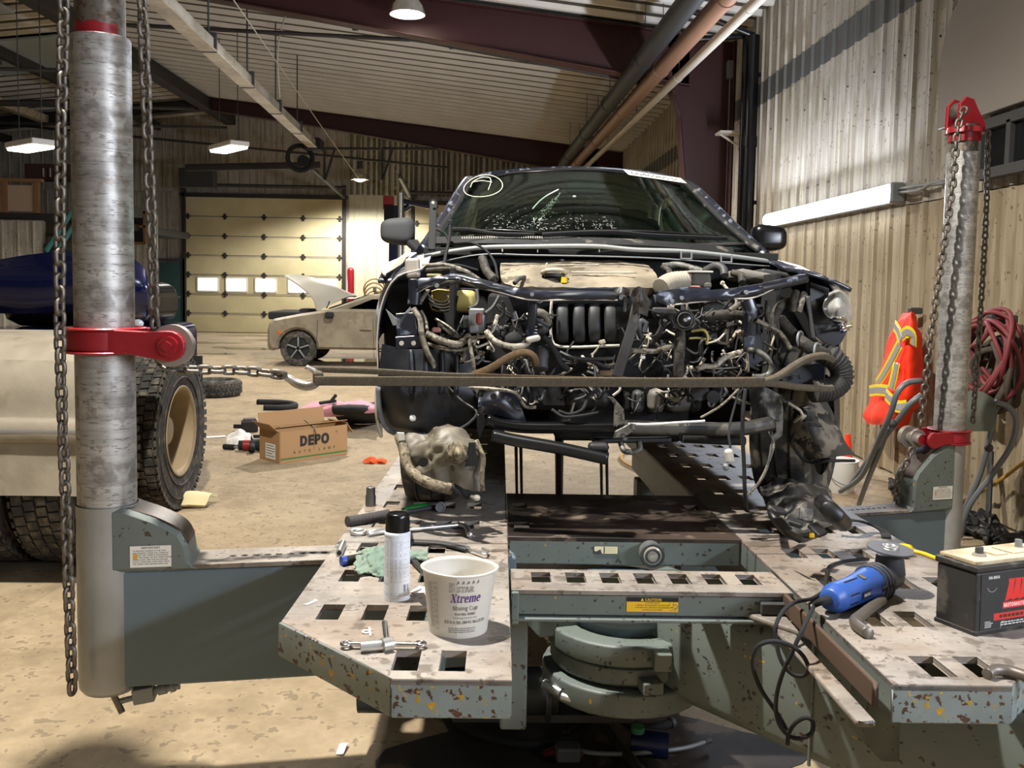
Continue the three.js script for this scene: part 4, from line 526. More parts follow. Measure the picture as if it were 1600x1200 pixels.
  C('rear_seat', bx(1.15, 0.55, 0.18, 0, 0.8, -2.6, 0.05), int); C('dashboard', quilt([[[-0.66, 0.99, -0.5], [0, 0.975, -0.3], [0.66, 0.99, -0.5]], [[-0.66, 1.0, -0.8], [0, 1.0, -0.8], [0.66, 1.0, -0.8]], [[-0.66, 0.7, -0.9], [0, 0.7, -0.9], [0.66, 0.7, -0.9]]], 4, 0.02), int);
  const sw = C('steering_wheel', to(0.18, 0.016, 0.36, 0.94, -1.0, -0.45), M.soft); part(sw, 'hub', bx(0.14, 0.1, 0.05, 0.36, 0.94, -1.0, 0.02, -0.45), M.soft); C('door_liner', [bx(0.05, 0.5, 1.6, -0.72, 0.72, -1.5), bx(0.05, 0.5, 1.6, 0.72, 0.72, -1.5)], int); C('rear_mirror', bx(0.2, 0.06, 0.03, 0.02, 1.345, -1.1, 0.02), M.soft);
  // door mirrors
  for (const [px, py, s] of [[622, 362, -1], [1200, 373, 1]]) { const p = carP(px, py, -0.72), se = (a, b, c, x, y, z) => { const g = new THREE.SphereGeometry(1, 28, 20), P = g.attributes.position, f = (v, e) => Math.sign(v) * Math.abs(v) ** e; for (let i = 0; i < P.count; i++) { const X = f(P.getX(i), 0.55), Y = f(P.getY(i), 0.55); P.setXYZ(i, X * a + x, Y * b * (1 + 0.14 * s * -X) + y, f(P.getZ(i), 0.8) * c + z); } g.computeVertexNormals(); return g; }, m = C('door_mirror', se(0.076, 0.058, 0.05, p.x, p.y, p.z - 0.02), M.soft); part(m, 'mirror_cap', se(0.078, 0.06, 0.045, p.x, p.y, p.z + 0.02), s < 0 ? mt(0x38393b, 0.75) : M.gloss); part(m, 'mirror_arm', bar([p.x - s * 0.04, p.y - 0.03, p.z], [s * 0.755, 0.985, -0.62], 0.05, 0.035), M.soft); }
  // front wings
  for (const s of [-1, 1]) {
    const e = s < 0 ? 0 : 0.02, rows = [[-0.55, [0.7, 1.0], [0.8, 0.93], [0.845, 0.78], [0.86, 0.6], [0.86, 0.45]], [-0.15, [0.67, 0.95], [0.78, 0.91], [0.84, 0.8], [0.855, 0.7], [0.85, 0.62]], [0.12, [0.66, 0.9], [0.77, 0.875], [0.83, 0.79], [0.85, 0.7], [0.845, 0.6]], [0.34, [0.67, 0.86], [0.75, 0.835], [0.795, 0.76], [0.815, 0.64], [0.81, 0.48]]];
    C('front_wing', quilt((s < 0 ? rows : rows.slice(0, 3)).map(([z, ...q]) => q.map(([x, y]) => [s * (x + e), y, z])), 5, s * 0.006, 0.006, 9), M.navy);
    if (s < 0) C('wing_edge', [tb(rows[3].slice(1, s < 0 ? 6 : 4).map(([x, y]) => V(s * (x + e), y, 0.345)), 0.003, 16, 6), ...(s < 0 ? [tb([[s * 0.812, 0.5, 0.34], [s * 0.815, 0.36, 0.35], [s * 0.8, 0.28, 0.33]], 0.006, 10, 6)] : [])], M.film);
    C('wheelhouse', [bx(0.3, 0.55, 0.03, s * (0.7 + e / 2), 0.62, -0.12, 0.01), bx(0.02, 0.5, 0.5, s * 0.56, 0.62, 0.1, 0.005)], M.soft);
  }
}
// firewall, cowl, wipers
C('firewall', [bx(1.36, 0.3, 0.03, 0, 0.82, -0.2), bx(1.4, 0.03, 0.25, 0, 0.955, -0.25)], M.soft);
{ const cw = C('cowl_panel', quilt([kp(ZA, [[480, 480, -0.3], [800, 472, -0.14], [1300, 478, -0.1]], 0).concat(kp(ZB, [[300, 500, -0.14], [820, 545, -0.3]])), kp(ZA, [[470, 520, -0.24], [800, 520, -0.07], [1300, 525, -0.03]], 0).concat(kp(ZB, [[300, 535, -0.07], [830, 585, -0.24]]))], 6, 0.01), M.grime);
  const sl = []; for (let i = 0; i < 62; i++) { const p = k(ZA, 650 + i * 14.2, 490 + i * 0.1 - 6 * Math.sin(i / 62 * PI), -0.08 - 0.06 * Math.abs(i / 31 - 1)); sl.push(bx(0.0045, 0.008, 0.006, p.x, p.y + 0.002, p.z + 0.012, 0)); } part(cw, 'cowl_slots', sl, M.pale, { stuff: true });
  C('hood_seal', tb(kp(ZA, [[400, 605, -0.12], [560, 575, -0.06], [760, 548, -0.02], [1100, 540, 0], [1500, 540, 0]], 0).concat(kp(ZB, [[200, 560, 0], [500, 570, -0.02], [800, 600, -0.06], [1060, 635, -0.14]])), 0.0085, 60, 8), mt(0x8d8f8c, 0.55));
  C('seal_lip', tb(kp(ZA, [[420, 660, -0.1], [760, 592, -0.02], [1100, 595, 0]], 0).concat(kp(ZB, [[300, 612, 0], [700, 640, -0.03], [1050, 665, -0.12]])), 0.003, 50, 6), M.grey);
  for (const [x, y] of [[900, 565], [1120, 568], [1505, 566]]) { const p = k(ZA, x, y, 0.0); C('seal_clip', bx(0.005, 0.012, 0.006, p.x, p.y, p.z), M.pale); }
  for (const [x, y] of [[530, 595], [780, 615]]) { const p = k(ZB, x, y, 0); C('seal_bracket', [bx(0.045, 0.006, 0.01, p.x, p.y - 0.014, p.z), bx(0.006, 0.03, 0.01, p.x - 0.02, p.y, p.z), bx(0.006, 0.03, 0.01, p.x + 0.02, p.y, p.z)], M.grey); }
  const wp = (pts, z) => rib(kp(ZA, pts, z), 0.012, 0.018, 14, V(0, 1, 0.4)); const w1 = C('wiper', wp([[590, 435, -0.25], [700, 438, -0.17], [850, 462, -0.1], [1100, 470, -0.07]], 0), M.soft); part(w1, 'blade', wp([[640, 455, -0.2], [860, 445, -0.13], [1150, 462, -0.1]], 0), M.gloss);
  const w2 = C('wiper', wp([[1150, 468, -0.07], [1400, 455, -0.1], [1600, 452, -0.12], [1800, 470, -0.16], [2300, 492, -0.3]], 0), M.soft); part(w2, 'blade', wp([[1380, 452, -0.13], [1700, 448, -0.18], [2240, 480, -0.32]], 0), M.gloss);
}
// engine
{ const ecm = mt(0xb4aea4, 0.85, 0, { map: T.dust, ...bump(T.dust, 0.003) }), eng = C('engine_block', [bx(0.78, 0.42, 0.3, -0.05, 0.58, 0.06, 0.02), bx(0.5, 0.25, 0.3, 0.05, 0.38, 0.05, 0.04)], M.soft);
  const ec = part(eng, 'engine_cover', quilt([kp(ZA, [[890, 640, -0.1], [1100, 632, -0.12], [1500, 628, -0.12]], 0).concat(kp(ZB, [[200, 642, -0.1], [290, 655, -0.08]])), kp(ZA, [[885, 690, 0.08], [1100, 670, 0.07], [1500, 672, 0.07]], 0).concat(kp(ZB, [[220, 690, 0.08], [330, 700, 0.08]])), kp(ZA, [[900, 755, 0.2], [1100, 740, 0.24], [1500, 745, 0.24]], 0).concat(kp(ZB, [[220, 760, 0.24], [350, 745, 0.2]])), kp(ZA, [[960, 790, 0.26], [1120, 795, 0.29], [1500, 795, 0.29]], 0).concat(kp(ZB, [[200, 800, 0.29], [330, 800, 0.26]]))], 7, 0.035, 0.007, 22), ecm);
  const p0 = k(ZA, 1222, 750, 0.25); part(ec, 'filler_recess', [to(0.04, 0.008, p0.x, p0.y + 0.026, p0.z - 0.015, PI / 2.3, 0, 0, 24, 6)], M.dust); part(ec, 'filler_well', cy(0.035, 0.035, 0.012, p0.x, p0.y + 0.018, p0.z - 0.015, 20), M.darkgrey); part(ec, 'oil_cap', [cy(0.012, 0.011, 0.02, p0.x + 0.035, p0.y, p0.z + 0.02, 12)], M.yellow);
  part(ec, 'cover_bolt', [cy(0.012, 0.01, 0.012, k(ZA, 1270, 630, -0.1).x, k(ZA, 1270, 630, -0.1).y, -0.1, 8)], M.grey); part(ec, 'vent_tube', tb(kp(ZA, [[975, 770, 0.3], [1000, 745, 0.28], [1038, 733, 0.24]], 0), 0.008), M.darkgrey);
  part(ec, 'cover_ridge', [bar(k(ZA, 1330, 700, 0.2), k(ZB, 200, 705, 0.2), 0.01, 0.006), bar(k(ZA, 1060, 660, 0.04), k(ZA, 1500, 655, 0.04), 0.008, 0.005), bar(k(ZA, 1150, 685, 0.1), k(ZA, 1180, 645, 0.0), 0.006, 0.005)], M.dust);
  const im = C('intake_manifold', [bx(0.27, 0.19, 0.06, carP(918, 506, 0.22).x, carP(918, 506, 0.22).y, 0.18, 0.02)], M.soft);
  for (const x of [879, 905, 929, 954]) { const a = carP(x, 476, 0.27), b = carP(x, 534, 0.27); part(im, 'runner', [swp([[a.x, a.y - 0.015, 0.2], [a.x, a.y - 0.02, 0.26], [a.x, (a.y + b.y) / 2, 0.275], [b.x, b.y + 0.02, 0.265], [b.x, b.y + 0.02, 0.2]], () => { const q = []; for (let i = 0; i < 12; i++) { const t = i / 6 * PI; q.push([0.0215 * Math.sign(Math.cos(t)) * Math.abs(Math.cos(t)) ** 0.6, 0.0215 * Math.sign(Math.sin(t)) * Math.abs(Math.sin(t)) ** 0.6]); } return q; }, 24)], mt(0x2b2c2d, 0.6)); }
  part(im, 'manifold_rim', [tb([[862, 470], [860, 500], [864, 536], [872, 541], [968, 540]].map(([x, y]) => carP(x, y, 0.285)), 0.005, 20)], M.pale);
}
// upper tie bar
const bars = [
  ['tie_bar', M.navy, 0.05, 0.034, ZA, [[380, 778, 0.4], [480, 770, 0.42], [620, 742, 0.45], [740, 770, 0.48], [900, 810, 0.5], [1060, 840, 0.5], [1300, 845, 0.5], [1620, 852, 0.5]]],
  ['tie_bar', M.navy, 0.05, 0.03, ZB, [[330, 870, 0.5], [480, 850, 0.5], [700, 840, 0.5], [920, 815, 0.48], [1080, 785, 0.44], [1260, 740, 0.38]]],
  ['latch_strut', mt(0x9a9a9c, 0.6, 0, { map: T.dirt }), 0.014, 0.034, ZB, [[250, 810, 0.52], [225, 900, 0.53], [190, 1050, 0.54], [150, 1180, 0.55], [95, 1360, 0.55]], V(1, 0, 0)],
  ['radiator_strut', M.navy, 0.02, 0.03, ZA, [[1090, 865, 0.46], [1088, 960, 0.46], [1070, 1090, 0.45]], V(1, 0, 0)],
  ['radiator_strut', M.navy, 0.04, 0.045, ZB, [[905, 870, 0.44], [930, 950, 0.44], [925, 1090, 0.43]], V(1, 0, 0)],
  ['radiator_strut', M.navy, 0.04, 0.04, ZA, [[350, 745, 0.4], [352, 830, 0.4], [345, 905, 0.4]], V(1, 0, 0)],
  ['lower_crossbar', M.gloss, 0.05, 0.036, ZC, [[800, 620, 0.5], [880, 648, 0.5], [1000, 668, 0.5], [1300, 672, 0.5], [1620, 672, 0.5]]],
  ['lower_crossbar', mt(0xb4b6b8, 0.55, 0.1, { map: T.dirt }), 0.05, 0.042, ZD, [[150, 668, 0.52], [500, 678, 0.52], [880, 678, 0.52], [1060, 645, 0.5]]],
  ['hanging_beam', mt(0x111214, 0.35), 0.05, 0.036, ZC, [[840, 720, 0.55], [960, 748, 0.56], [1250, 800, 0.58], [1560, 868, 0.6]]],
  ['undertray_edge', M.grime, 0.1, 0.016, ZD, [[-60, 745, 0.45], [200, 742, 0.45], [420, 738, 0.45]]],
  ['lower_sill', M.soft, 0.06, 0.03, ZD, [[500, 735, 0.4], [700, 745, 0.4], [880, 752, 0.38]]],
];
for (const [n, m, w, h, o, l, up] of bars) C(n, rib(kp(o, l), w, h, 40, up || V(0, 1, 0)), m);
C('tie_bar_front', quilt([kp(ZA, [[378, 742, 0.46], [470, 735, 0.47], [560, 728, 0.48], [640, 738, 0.49], [740, 752, 0.51], [900, 785, 0.52], [1050, 805, 0.53], [1300, 828, 0.53], [1600, 830, 0.53]]), kp(ZA, [[372, 790, 0.47], [470, 758, 0.48], [560, 742, 0.49], [640, 748, 0.505], [740, 775, 0.525], [900, 812, 0.535], [1055, 840, 0.535], [1300, 850, 0.535], [1600, 852, 0.535]]), kp(ZA, [[368, 822, 0.46], [468, 778, 0.47], [560, 758, 0.48], [640, 756, 0.49], [740, 790, 0.51], [900, 832, 0.52], [1060, 870, 0.53], [1300, 872, 0.53], [1600, 874, 0.53]])], 5, 0.004, 0.012, 26, 6), M.navy);
C('tie_bar_front', quilt([kp(ZB, [[340, 845, 0.53], [480, 812, 0.53], [600, 818, 0.53], [780, 805, 0.53], [930, 785, 0.5], [1090, 752, 0.46], [1255, 722, 0.4]]), kp(ZB, [[350, 885, 0.535], [480, 860, 0.535], [600, 862, 0.535], [780, 842, 0.535], [935, 825, 0.51], [1095, 775, 0.465], [1260, 735, 0.405]]), kp(ZB, [[420, 912, 0.53], [500, 900, 0.53], [600, 890, 0.53], [780, 870, 0.53], [940, 862, 0.5], [1100, 798, 0.46], [1262, 745, 0.4]])], 5, 0.004, 0.012, 26, 16), M.navy);
C('torn_sheet', [quilt([kp(ZB, [[180, 840, 0.55], [235, 790, 0.57], [290, 830, 0.55]]), kp(ZB, [[190, 900, 0.56], [240, 880, 0.58], [300, 900, 0.55]]), kp(ZB, [[200, 970, 0.55], [235, 960, 0.56], [290, 980, 0.54]])], 6, 0.004, 0.014, 30, 3), quilt([kp(ZB, [[70, 815, 0.52], [130, 790, 0.53], [180, 810, 0.52]]), kp(ZB, [[80, 850, 0.53], [130, 840, 0.54], [175, 850, 0.53]])], 6, 0.004, 0.01, 30, 5)], mt(0x8a8a8c, 0.5, 0, { map: T.dirt }));
C('tie_bar_edge', [tb(kp(ZA, [[370, 825, 0.43], [470, 778, 0.45], [620, 752, 0.48], [740, 790, 0.51], [900, 832, 0.53], [1060, 872, 0.53], [1400, 872, 0.53], [1620, 876, 0.53]]), 0.0028, 50, 6), tb(kp(ZB, [[430, 908, 0.53], [560, 892, 0.53], [800, 868, 0.53], [940, 862, 0.51], [1100, 795, 0.46], [1250, 735, 0.41]]), 0.0028, 40, 6)], M.pale);
C('tie_bar_top', [plateAt(ZA, [[1300, 800], [1620, 800], [1620, 832], [1340, 828]], 0.5), plateAt(ZB, [[340, 820], [560, 790], [680, 800], [680, 835], [360, 870]], 0.5)], M.navy);
for (const [o, x, y] of [[ZA, 1085, 840], [ZA, 1470, 850], [ZB, 905, 828], [ZB, 500, 862], [ZA, 490, 785], [ZB, 440, 880], [ZB, 120, 860]]) { const p = k(o, x, y, 0.53); C('bolt', cy(0.008, 0.007, 0.012, p.x, p.y, p.z, 8, PI / 2), M.grey); }
// crumpled ends of the side members, liners and wheels
C('side_member', [quilt([kp(ZC, [[750, 440, 0.42], [880, 430, 0.46], [1000, 450, 0.42]]), kp(ZC, [[752, 520, 0.45], [880, 510, 0.48], [1010, 540, 0.44]]), kp(ZC, [[745, 590, 0.44], [880, 600, 0.47], [1060, 650, 0.44]])], 8, 0.012, 0.012, 16, 4), plateAt(ZC, [[740, 590], [790, 590], [800, 640], [770, 720], [755, 740], [740, 660]], 0.44)], M.navy);
C('side_member_hole', (() => { const p = k(ZC, 845, 478, 0.5); return cy(0.011, 0.011, 0.01, p.x, p.y, p.z, 14, PI / 2); })(), M.black);
C('side_member', [quilt([kp(ZD, [[920, 410, 0.42], [1030, 420, 0.46], [1140, 470, 0.42]]), kp(ZD, [[930, 520, 0.45], [1030, 540, 0.48], [1140, 560, 0.44]]), kp(ZD, [[960, 640, 0.44], [1070, 620, 0.47], [1135, 640, 0.43]])], 8, 0.012, 0.012, 16, 9), plateAt(ZD, [[1080, 620], [1135, 625], [1130, 720], [1070, 770], [1050, 740], [1090, 700]], 0.44)], mt(0xffffff, 0.55, 0.1, { map: T.dirt, color: 0xd6dee8 }));
C('side_bracket', [plateAt(ZA, [[235, 960], [350, 950], [370, 1090], [240, 1100]], 0.36), plateAt(ZA, [[232, 1105], [385, 1095], [392, 1175], [235, 1180]], 0.38)], M.navy);
for (const x of [270, 345]) { const p = k(ZA, x, 1145, 0.39); C('bracket_hole', cy(0.008, 0.008, 0.006, p.x, p.y, p.z, 12, PI / 2), M.pale); }
C('side_bracket', [plateAt(ZB, [[880, 1000], [990, 1010], [1010, 1200], [890, 1200]], 0.4), plateAt(ZD, [[900, 60], [1010, 80], [1010, 250], [900, 330]], 0.36), plateAt(ZD, [[1090, 320], [1330, 270], [1400, 260], [1390, 420], [1140, 400]], 0.3, 0.05)], M.navy);
const liner = C('wheel_liner', quilt([kp(ZC, [[150, 150, 0.34], [300, 180, 0.4], [480, 180, 0.42], [720, 180, 0.38]]), kp(ZC, [[120, 380, 0.36], [300, 400, 0.44], [500, 400, 0.45], [735, 420, 0.41]]), kp(ZC, [[130, 560, 0.34], [300, 580, 0.43], [500, 590, 0.44], [735, 590, 0.4]]), kp(ZC, [[190, 690, 0.3], [330, 715, 0.36], [480, 715, 0.37], [660, 690, 0.35]])], 6, 0.006, 0.008, 10, 6), mt(0x4a5674, 0.45, 0, { map: T.dirt }));
part(liner, 'liner_rib', [330, 420, 520, 610].map((x) => tb(kp(ZC, [[x, 190, 0.42], [x + 3, 330, 0.445], [x - 2, 460, 0.45]]), 0.009, 10, 6)), mt(0x56627e, 0.45, 0, { map: T.dirt })); part(liner, 'liner_rim', tb(kp(ZC, [[122, 420, 0.37], [140, 600, 0.36], [190, 690, 0.33], [300, 718, 0.38], [420, 722, 0.39]]), 0.009, 24, 8), mt(0x6d7076, 0.6));
C('wheel_liner', quilt([kp(ZD, [[1150, 490, 0.2], [1260, 480, 0.24], [1400, 500, 0.2]]), kp(ZD, [[1150, 640, 0.24], [1310, 620, 0.36], [1470, 640, 0.26]]), kp(ZD, [[1180, 760, 0.26], [1330, 720, 0.4], [1530, 760, 0.3]]), kp(ZD, [[1290, 880, 0.28], [1400, 860, 0.34], [1585, 840, 0.3]])], 7, 0.006, 0.03, 7, 12), M.dirt);
C('liner_flange', tb(kp(ZD, [[1150, 560, 0.24], [1300, 580, 0.37], [1190, 760, 0.3], [1290, 885, 0.3], [1420, 880, 0.36], [1580, 880, 0.3]]), 0.006, 30, 6), M.grime);
function wheel(x, z, turn, m) { const w = C('wheel', la([[0.19, -0.1], [0.27, -0.105], [0.3, -0.095], [0.312, -0.07], [0.315, 0], [0.312, 0.07], [0.3, 0.095], [0.27, 0.105], [0.19, 0.1]], 44), m); w.position.set(x, 0.315, z); w.rotation.set(0, turn, PI / 2); part(w, 'rim', [cy(0.2, 0.2, 0.06, 0, 0.04, 0, 28), cy(0.06, 0.06, 0.09, 0, 0.05, 0, 14)], M.grey); part(w, 'tread_groove', [-0.05, 0, 0.05].map((y) => to(0.3145, 0.004, 0, y, 0, PI / 2, 0, 0, 44, 5)), M.black); return w; }
wheel(-0.64, 0, 0, M.rubber); wheel(0.75, 0, -0.55, mt(0xffffff, 0.9, 0, { map: T.dirt })); wheel(-0.75, -2.6, 0, M.rubber); wheel(0.75, -2.6, 0, M.rubber);
C('jack_post', [rod(k(ZC, 1255, 730, 0.1), k(ZC, 1255, 1140, -0.6), 0.017, 12)], M.gloss);
for (const x of [985, 1015, 1515, 1550]) C('prop_rod', rod(k(ZC, x, 760, 0.1), k(ZC, x + 6, 1130, -0.7), 0.0065, 8), M.gloss);
// hoses, pipes and wires traced across the bay
const HC = { p: mt(0xffffff, 0.7, 0, { map: T.tubing, color: 0xb4b1aa }), d: M.darkgrey, b: M.soft, g: mt(0xffffff, 0.55, 0.2, { map: T.tubing, color: 0x9aa0a4 }), w: mt(0xffffff, 0.5, 0, { map: T.tubing, color: 0xe6e4e0 }), t: mt(0xffffff, 0.75, 0, { map: T.tubing, color: 0x64625e }), y: mt(0xa89a58, 0.6), n: M.navy };
const hoses = [
  ['hose', 't', 0.02, ZA, [[775, 610, 0.1], [800, 690, 0.14], [850, 750, 0.2]]], ['hose', 'p', 0.009, ZA, [[400, 662, 0.2], [540, 655, 0.22], [660, 690, 0.26], [760, 750, 0.3]]], ['hose', 't', 0.009, ZA, [[400, 690, 0.22], [560, 680, 0.24], [700, 715, 0.28], [770, 760, 0.3]]], ['wire', 'b', 0.006, ZA, [[470, 690, 0.2], [600, 655, 0.2], [750, 690, 0.2]]],
  ['cable', 'b', 0.006, ZA, [[480, 430, 0.05], [540, 460, 0.06], [580, 515, 0.08], [700, 517, 0.1], [790, 560, 0.12], [850, 640, 0.16], [872, 745, 0.2]]],
  ['hose', 'p', 0.0125, ZA, [[345, 930, 0.42], [385, 1000, 0.44], [395, 1080, 0.45], [425, 1190, 0.45], [460, 1260, 0.44], [480, 1320, 0.42]]], ['hose', 'p', 0.015, ZA, [[425, 1085, 0.45], [520, 1130, 0.46], [620, 1152, 0.45], [690, 1100, 0.4]]], ['hose', 'w', 0.0125, ZA, [[800, 1070, 0.5], [850, 1130, 0.52], [950, 1165, 0.52], [1040, 1155, 0.5], [1080, 1115, 0.48]]],
  ['pipe', 'w', 0.0085, ZA, [[870, 970, 0.42], [840, 1060, 0.44], [790, 1100, 0.46], [700, 1120, 0.46], [705, 1190, 0.46], [718, 1260, 0.46], [725, 1330, 0.45]]], ['pipe', 'w', 0.007, ZC, [[690, 420, 0.5], [850, 432, 0.52], [985, 458, 0.5], [1025, 520, 0.48], [1050, 545, 0.48], [1112, 545, 0.48]]], ['hose', 'p', 0.014, ZC, [[225, 425, 0.36], [250, 455, 0.4], [340, 458, 0.42], [420, 415, 0.4]]],
  ['cable', 'd', 0.005, ZC, [[560, 415, 0.44], [640, 500, 0.46], [740, 580, 0.5], [690, 645, 0.5], [540, 725, 0.48], [440, 810, 0.46]]], ['wire', 'b', 0.006, ZC, [[380, 460, 0.42], [355, 530, 0.42], [338, 590, 0.42]]], ['wire', 'b', 0.005, ZC, [[385, 460, 0.42], [398, 540, 0.42], [402, 590, 0.42]]],
  ['hose', 'd', 0.03, ZC, [[1240, 260, 0.34], [1190, 200, 0.4], [1145, 215, 0.44], [1140, 310, 0.46]]], ['hose', 't', 0.021, ZD, [[490, 70, 0.46], [492, 140, 0.5], [485, 240, 0.5], [475, 350, 0.48]]], ['hose', 'p', 0.012, ZD, [[170, 190, 0.46], [260, 195, 0.46], [360, 190, 0.44], [440, 160, 0.4]]], ['hose', 'w', 0.012, ZD, [[590, 310, 0.46], [640, 290, 0.46], [700, 290, 0.46], [780, 230, 0.44], [870, 200, 0.42]]],
  ['hose', 'g', 0.012, ZD, [[900, 180, 0.48], [980, 200, 0.5], [1050, 260, 0.5], [1050, 330, 0.5], [1000, 355, 0.5], [940, 350, 0.5]]], ['hose', 't', 0.028, ZB, [[1110, 1000, 0.36], [1180, 1080, 0.4], [1280, 1160, 0.44], [1400, 1220, 0.4]]], ['hose', 't', 0.017, ZB, [[1190, 950, 0.42], [1200, 880, 0.42], [1215, 830, 0.38]]], ['hose', 'p', 0.016, ZB, [[1225, 950, 0.42], [1245, 890, 0.42], [1262, 840, 0.38]]], ['hose', 't', 0.02, ZB, [[1085, 1070, 0.4], [1080, 990, 0.4], [1110, 920, 0.4], [1180, 885, 0.38]]],
  ['hose', 'd', 0.018, ZB, [[650, 690, 0.1], [720, 660, 0.14], [760, 680, 0.16], [770, 725, 0.18]]], ['hose', 't', 0.016, ZB, [[820, 705, 0.16], [870, 720, 0.2], [880, 770, 0.24]]], ['hose', 't', 0.013, ZB, [[380, 665, 0.1], [420, 690, 0.12], [425, 715, 0.14]]], ['hose', 'g', 0.016, ZB, [[380, 665, 0.0], [470, 655, 0.0], [560, 675, 0.04], [640, 700, 0.08]]], ['pipe', 'd', 0.01, ZB, [[1290, 850, 0.42], [1300, 960, 0.42], [1325, 1120, 0.42]]], ['pipe', 'p', 0.01, ZB, [[800, 940, 0.44], [850, 905, 0.44], [900, 890, 0.42]]], ['hose', 't', 0.02, ZB, [[640, 980, 0.36], [760, 965, 0.38], [900, 975, 0.38]]], ['wire', 'y', 0.006, ZB, [[560, 1070, 0.48], [640, 1065, 0.5], [662, 1100, 0.5], [655, 1155, 0.5]]], ['wire', 'y', 0.005, ZB, [[545, 1115, 0.48], [600, 1112, 0.48], [650, 1120, 0.48]]], ['hose', 'p', 0.011, ZB, [[965, 1000, 0.46], [1040, 1040, 0.46], [1110, 1080, 0.46], [1180, 1180, 0.46]]], ['hose', 't', 0.012, ZB, [[1040, 880, 0.44], [1035, 960, 0.45], [1050, 1050, 0.45]]], ['cable', 'd', 0.013, ZB, [[265, 1080, 0.46], [270, 1020, 0.46], [240, 1010, 0.46], [235, 1060, 0.46], [250, 1110, 0.44]]], ['hose', 'd', 0.012, ZB, [[395, 1000, 0.42], [360, 1080, 0.4], [310, 1150, 0.38]]],
  ['cable', 'b', 0.008, ZD, [[900, 430, 0.6], [885, 560, 0.62], [880, 700, 0.62], [890, 900, 0.62], [895, 1060, 0.62], [905, 1180, 0.6]]], ['cable', 'd', 0.005, ZD, [[858, 430, 0.6], [830, 540, 0.6], [805, 640, 0.6], [795, 720, 0.6], [805, 800, 0.6]]], ['wire', 'p', 0.005, ZD, [[855, 435, 0.6], [740, 540, 0.6], [620, 610, 0.58]]], ['wire', 'p', 0.006, ZD, [[1040, 700, 0.5], [1075, 770, 0.52], [1045, 880, 0.54], [1025, 940, 0.55], [980, 1020, 0.55], [905, 1100, 0.55]]], ['wire', 'd', 0.005, ZD, [[1065, 700, 0.5], [1050, 850, 0.54], [1010, 980, 0.55], [930, 1070, 0.55]]],
  ['hose', 'g', 0.012, ZD, [[120, 770, 0.5], [140, 815, 0.52], [190, 825, 0.52], [235, 810, 0.52], [235, 765, 0.5]]], ['wire', 'b', 0.008, ZC, [[1250, 570, 0.5], [1320, 590, 0.5], [1400, 560, 0.5], [1440, 470, 0.46], [1500, 440, 0.42]]], ['wire', 'b', 0.007, ZC, [[1210, 560, 0.5], [1280, 605, 0.52], [1380, 600, 0.52], [1500, 580, 0.5]]], ['wire', 'd', 0.007, ZC, [[1260, 200, 0.42], [1340, 235, 0.44], [1480, 245, 0.44], [1600, 240, 0.44]]], ['wire', 't', 0.01, ZC, [[1350, 250, 0.42], [1440, 250, 0.43], [1540, 290, 0.43], [1600, 280, 0.4]]], ['wire', 'b', 0.012, ZC, [[1150, 100, 0.46], [1200, 150, 0.46], [1260, 270, 0.44], [1310, 310, 0.42]]], ['hose', 'd', 0.009, ZA, [[1100, 990, 0.44], [1140, 1010, 0.44], [1185, 1040, 0.42]]], ['hose', 'p', 0.017, ZA, [[1095, 955, 0.42], [1140, 955, 0.42], [1175, 985, 0.4], [1180, 1030, 0.38]]],
  ['pipe', 'b', 0.0045, ZA, [[430, 840, 0.28], [480, 880, 0.29], [550, 885, 0.29], [585, 800, 0.26]]], ['pipe', 'b', 0.0045, ZA, [[430, 860, 0.28], [490, 905, 0.3], [560, 900, 0.3], [600, 810, 0.27]]], ['pipe', 'b', 0.0045, ZA, [[440, 890, 0.28], [510, 925, 0.31], [575, 915, 0.31], [610, 815, 0.28], [740, 810, 0.28]]], ['pipe', 'b', 0.0045, ZA, [[460, 920, 0.28], [540, 945, 0.32], [600, 920, 0.32], [620, 850, 0.3]]], ['pipe', 'd', 0.008, ZA, [[740, 810, 0.3], [742, 900, 0.32], [690, 930, 0.34]]], ['pipe', 'd', 0.008, ZA, [[880, 850, 0.38], [840, 920, 0.4], [790, 960, 0.42]]], ['cable', 'b', 0.008, ZA, [[900, 880, 0.42], [905, 960, 0.42], [860, 1010, 0.42], [830, 1060, 0.42]]], ['wire', 'w', 0.007, ZA, [[500, 1020, 0.36], [570, 1080, 0.38], [650, 1120, 0.4]]], ['wire', 'w', 0.006, ZA, [[480, 990, 0.34], [560, 1040, 0.36], [640, 1110, 0.38]]], ['wire', 'p', 0.007, ZA, [[390, 940, 0.4], [420, 1000, 0.4], [430, 1060, 0.42]]], ['wire', 'p', 0.01, ZA, [[380, 900, 0.38], [410, 850, 0.38], [440, 810, 0.36]]], ['wire', 'p', 0.008, ZC, [[430, 150, 0.42], [520, 175, 0.44], [600, 190, 0.44], [690, 180, 0.42]]],
];
for (const [n, c, r, o, l] of hoses) C(n, tb(kp(o, l), r * 0.82, l.length * 7, r > 0.01 ? 10 : 6), HC[c]);
C('flex_duct', hosec(kp(ZD, [[1370, 200, 0.36], [1430, 225, 0.38], [1490, 290, 0.38], [1500, 370, 0.38], [1440, 430, 0.4], [1320, 445, 0.42]]), 0.04, 0.12, 22), mt(0x34322f, 0.8));
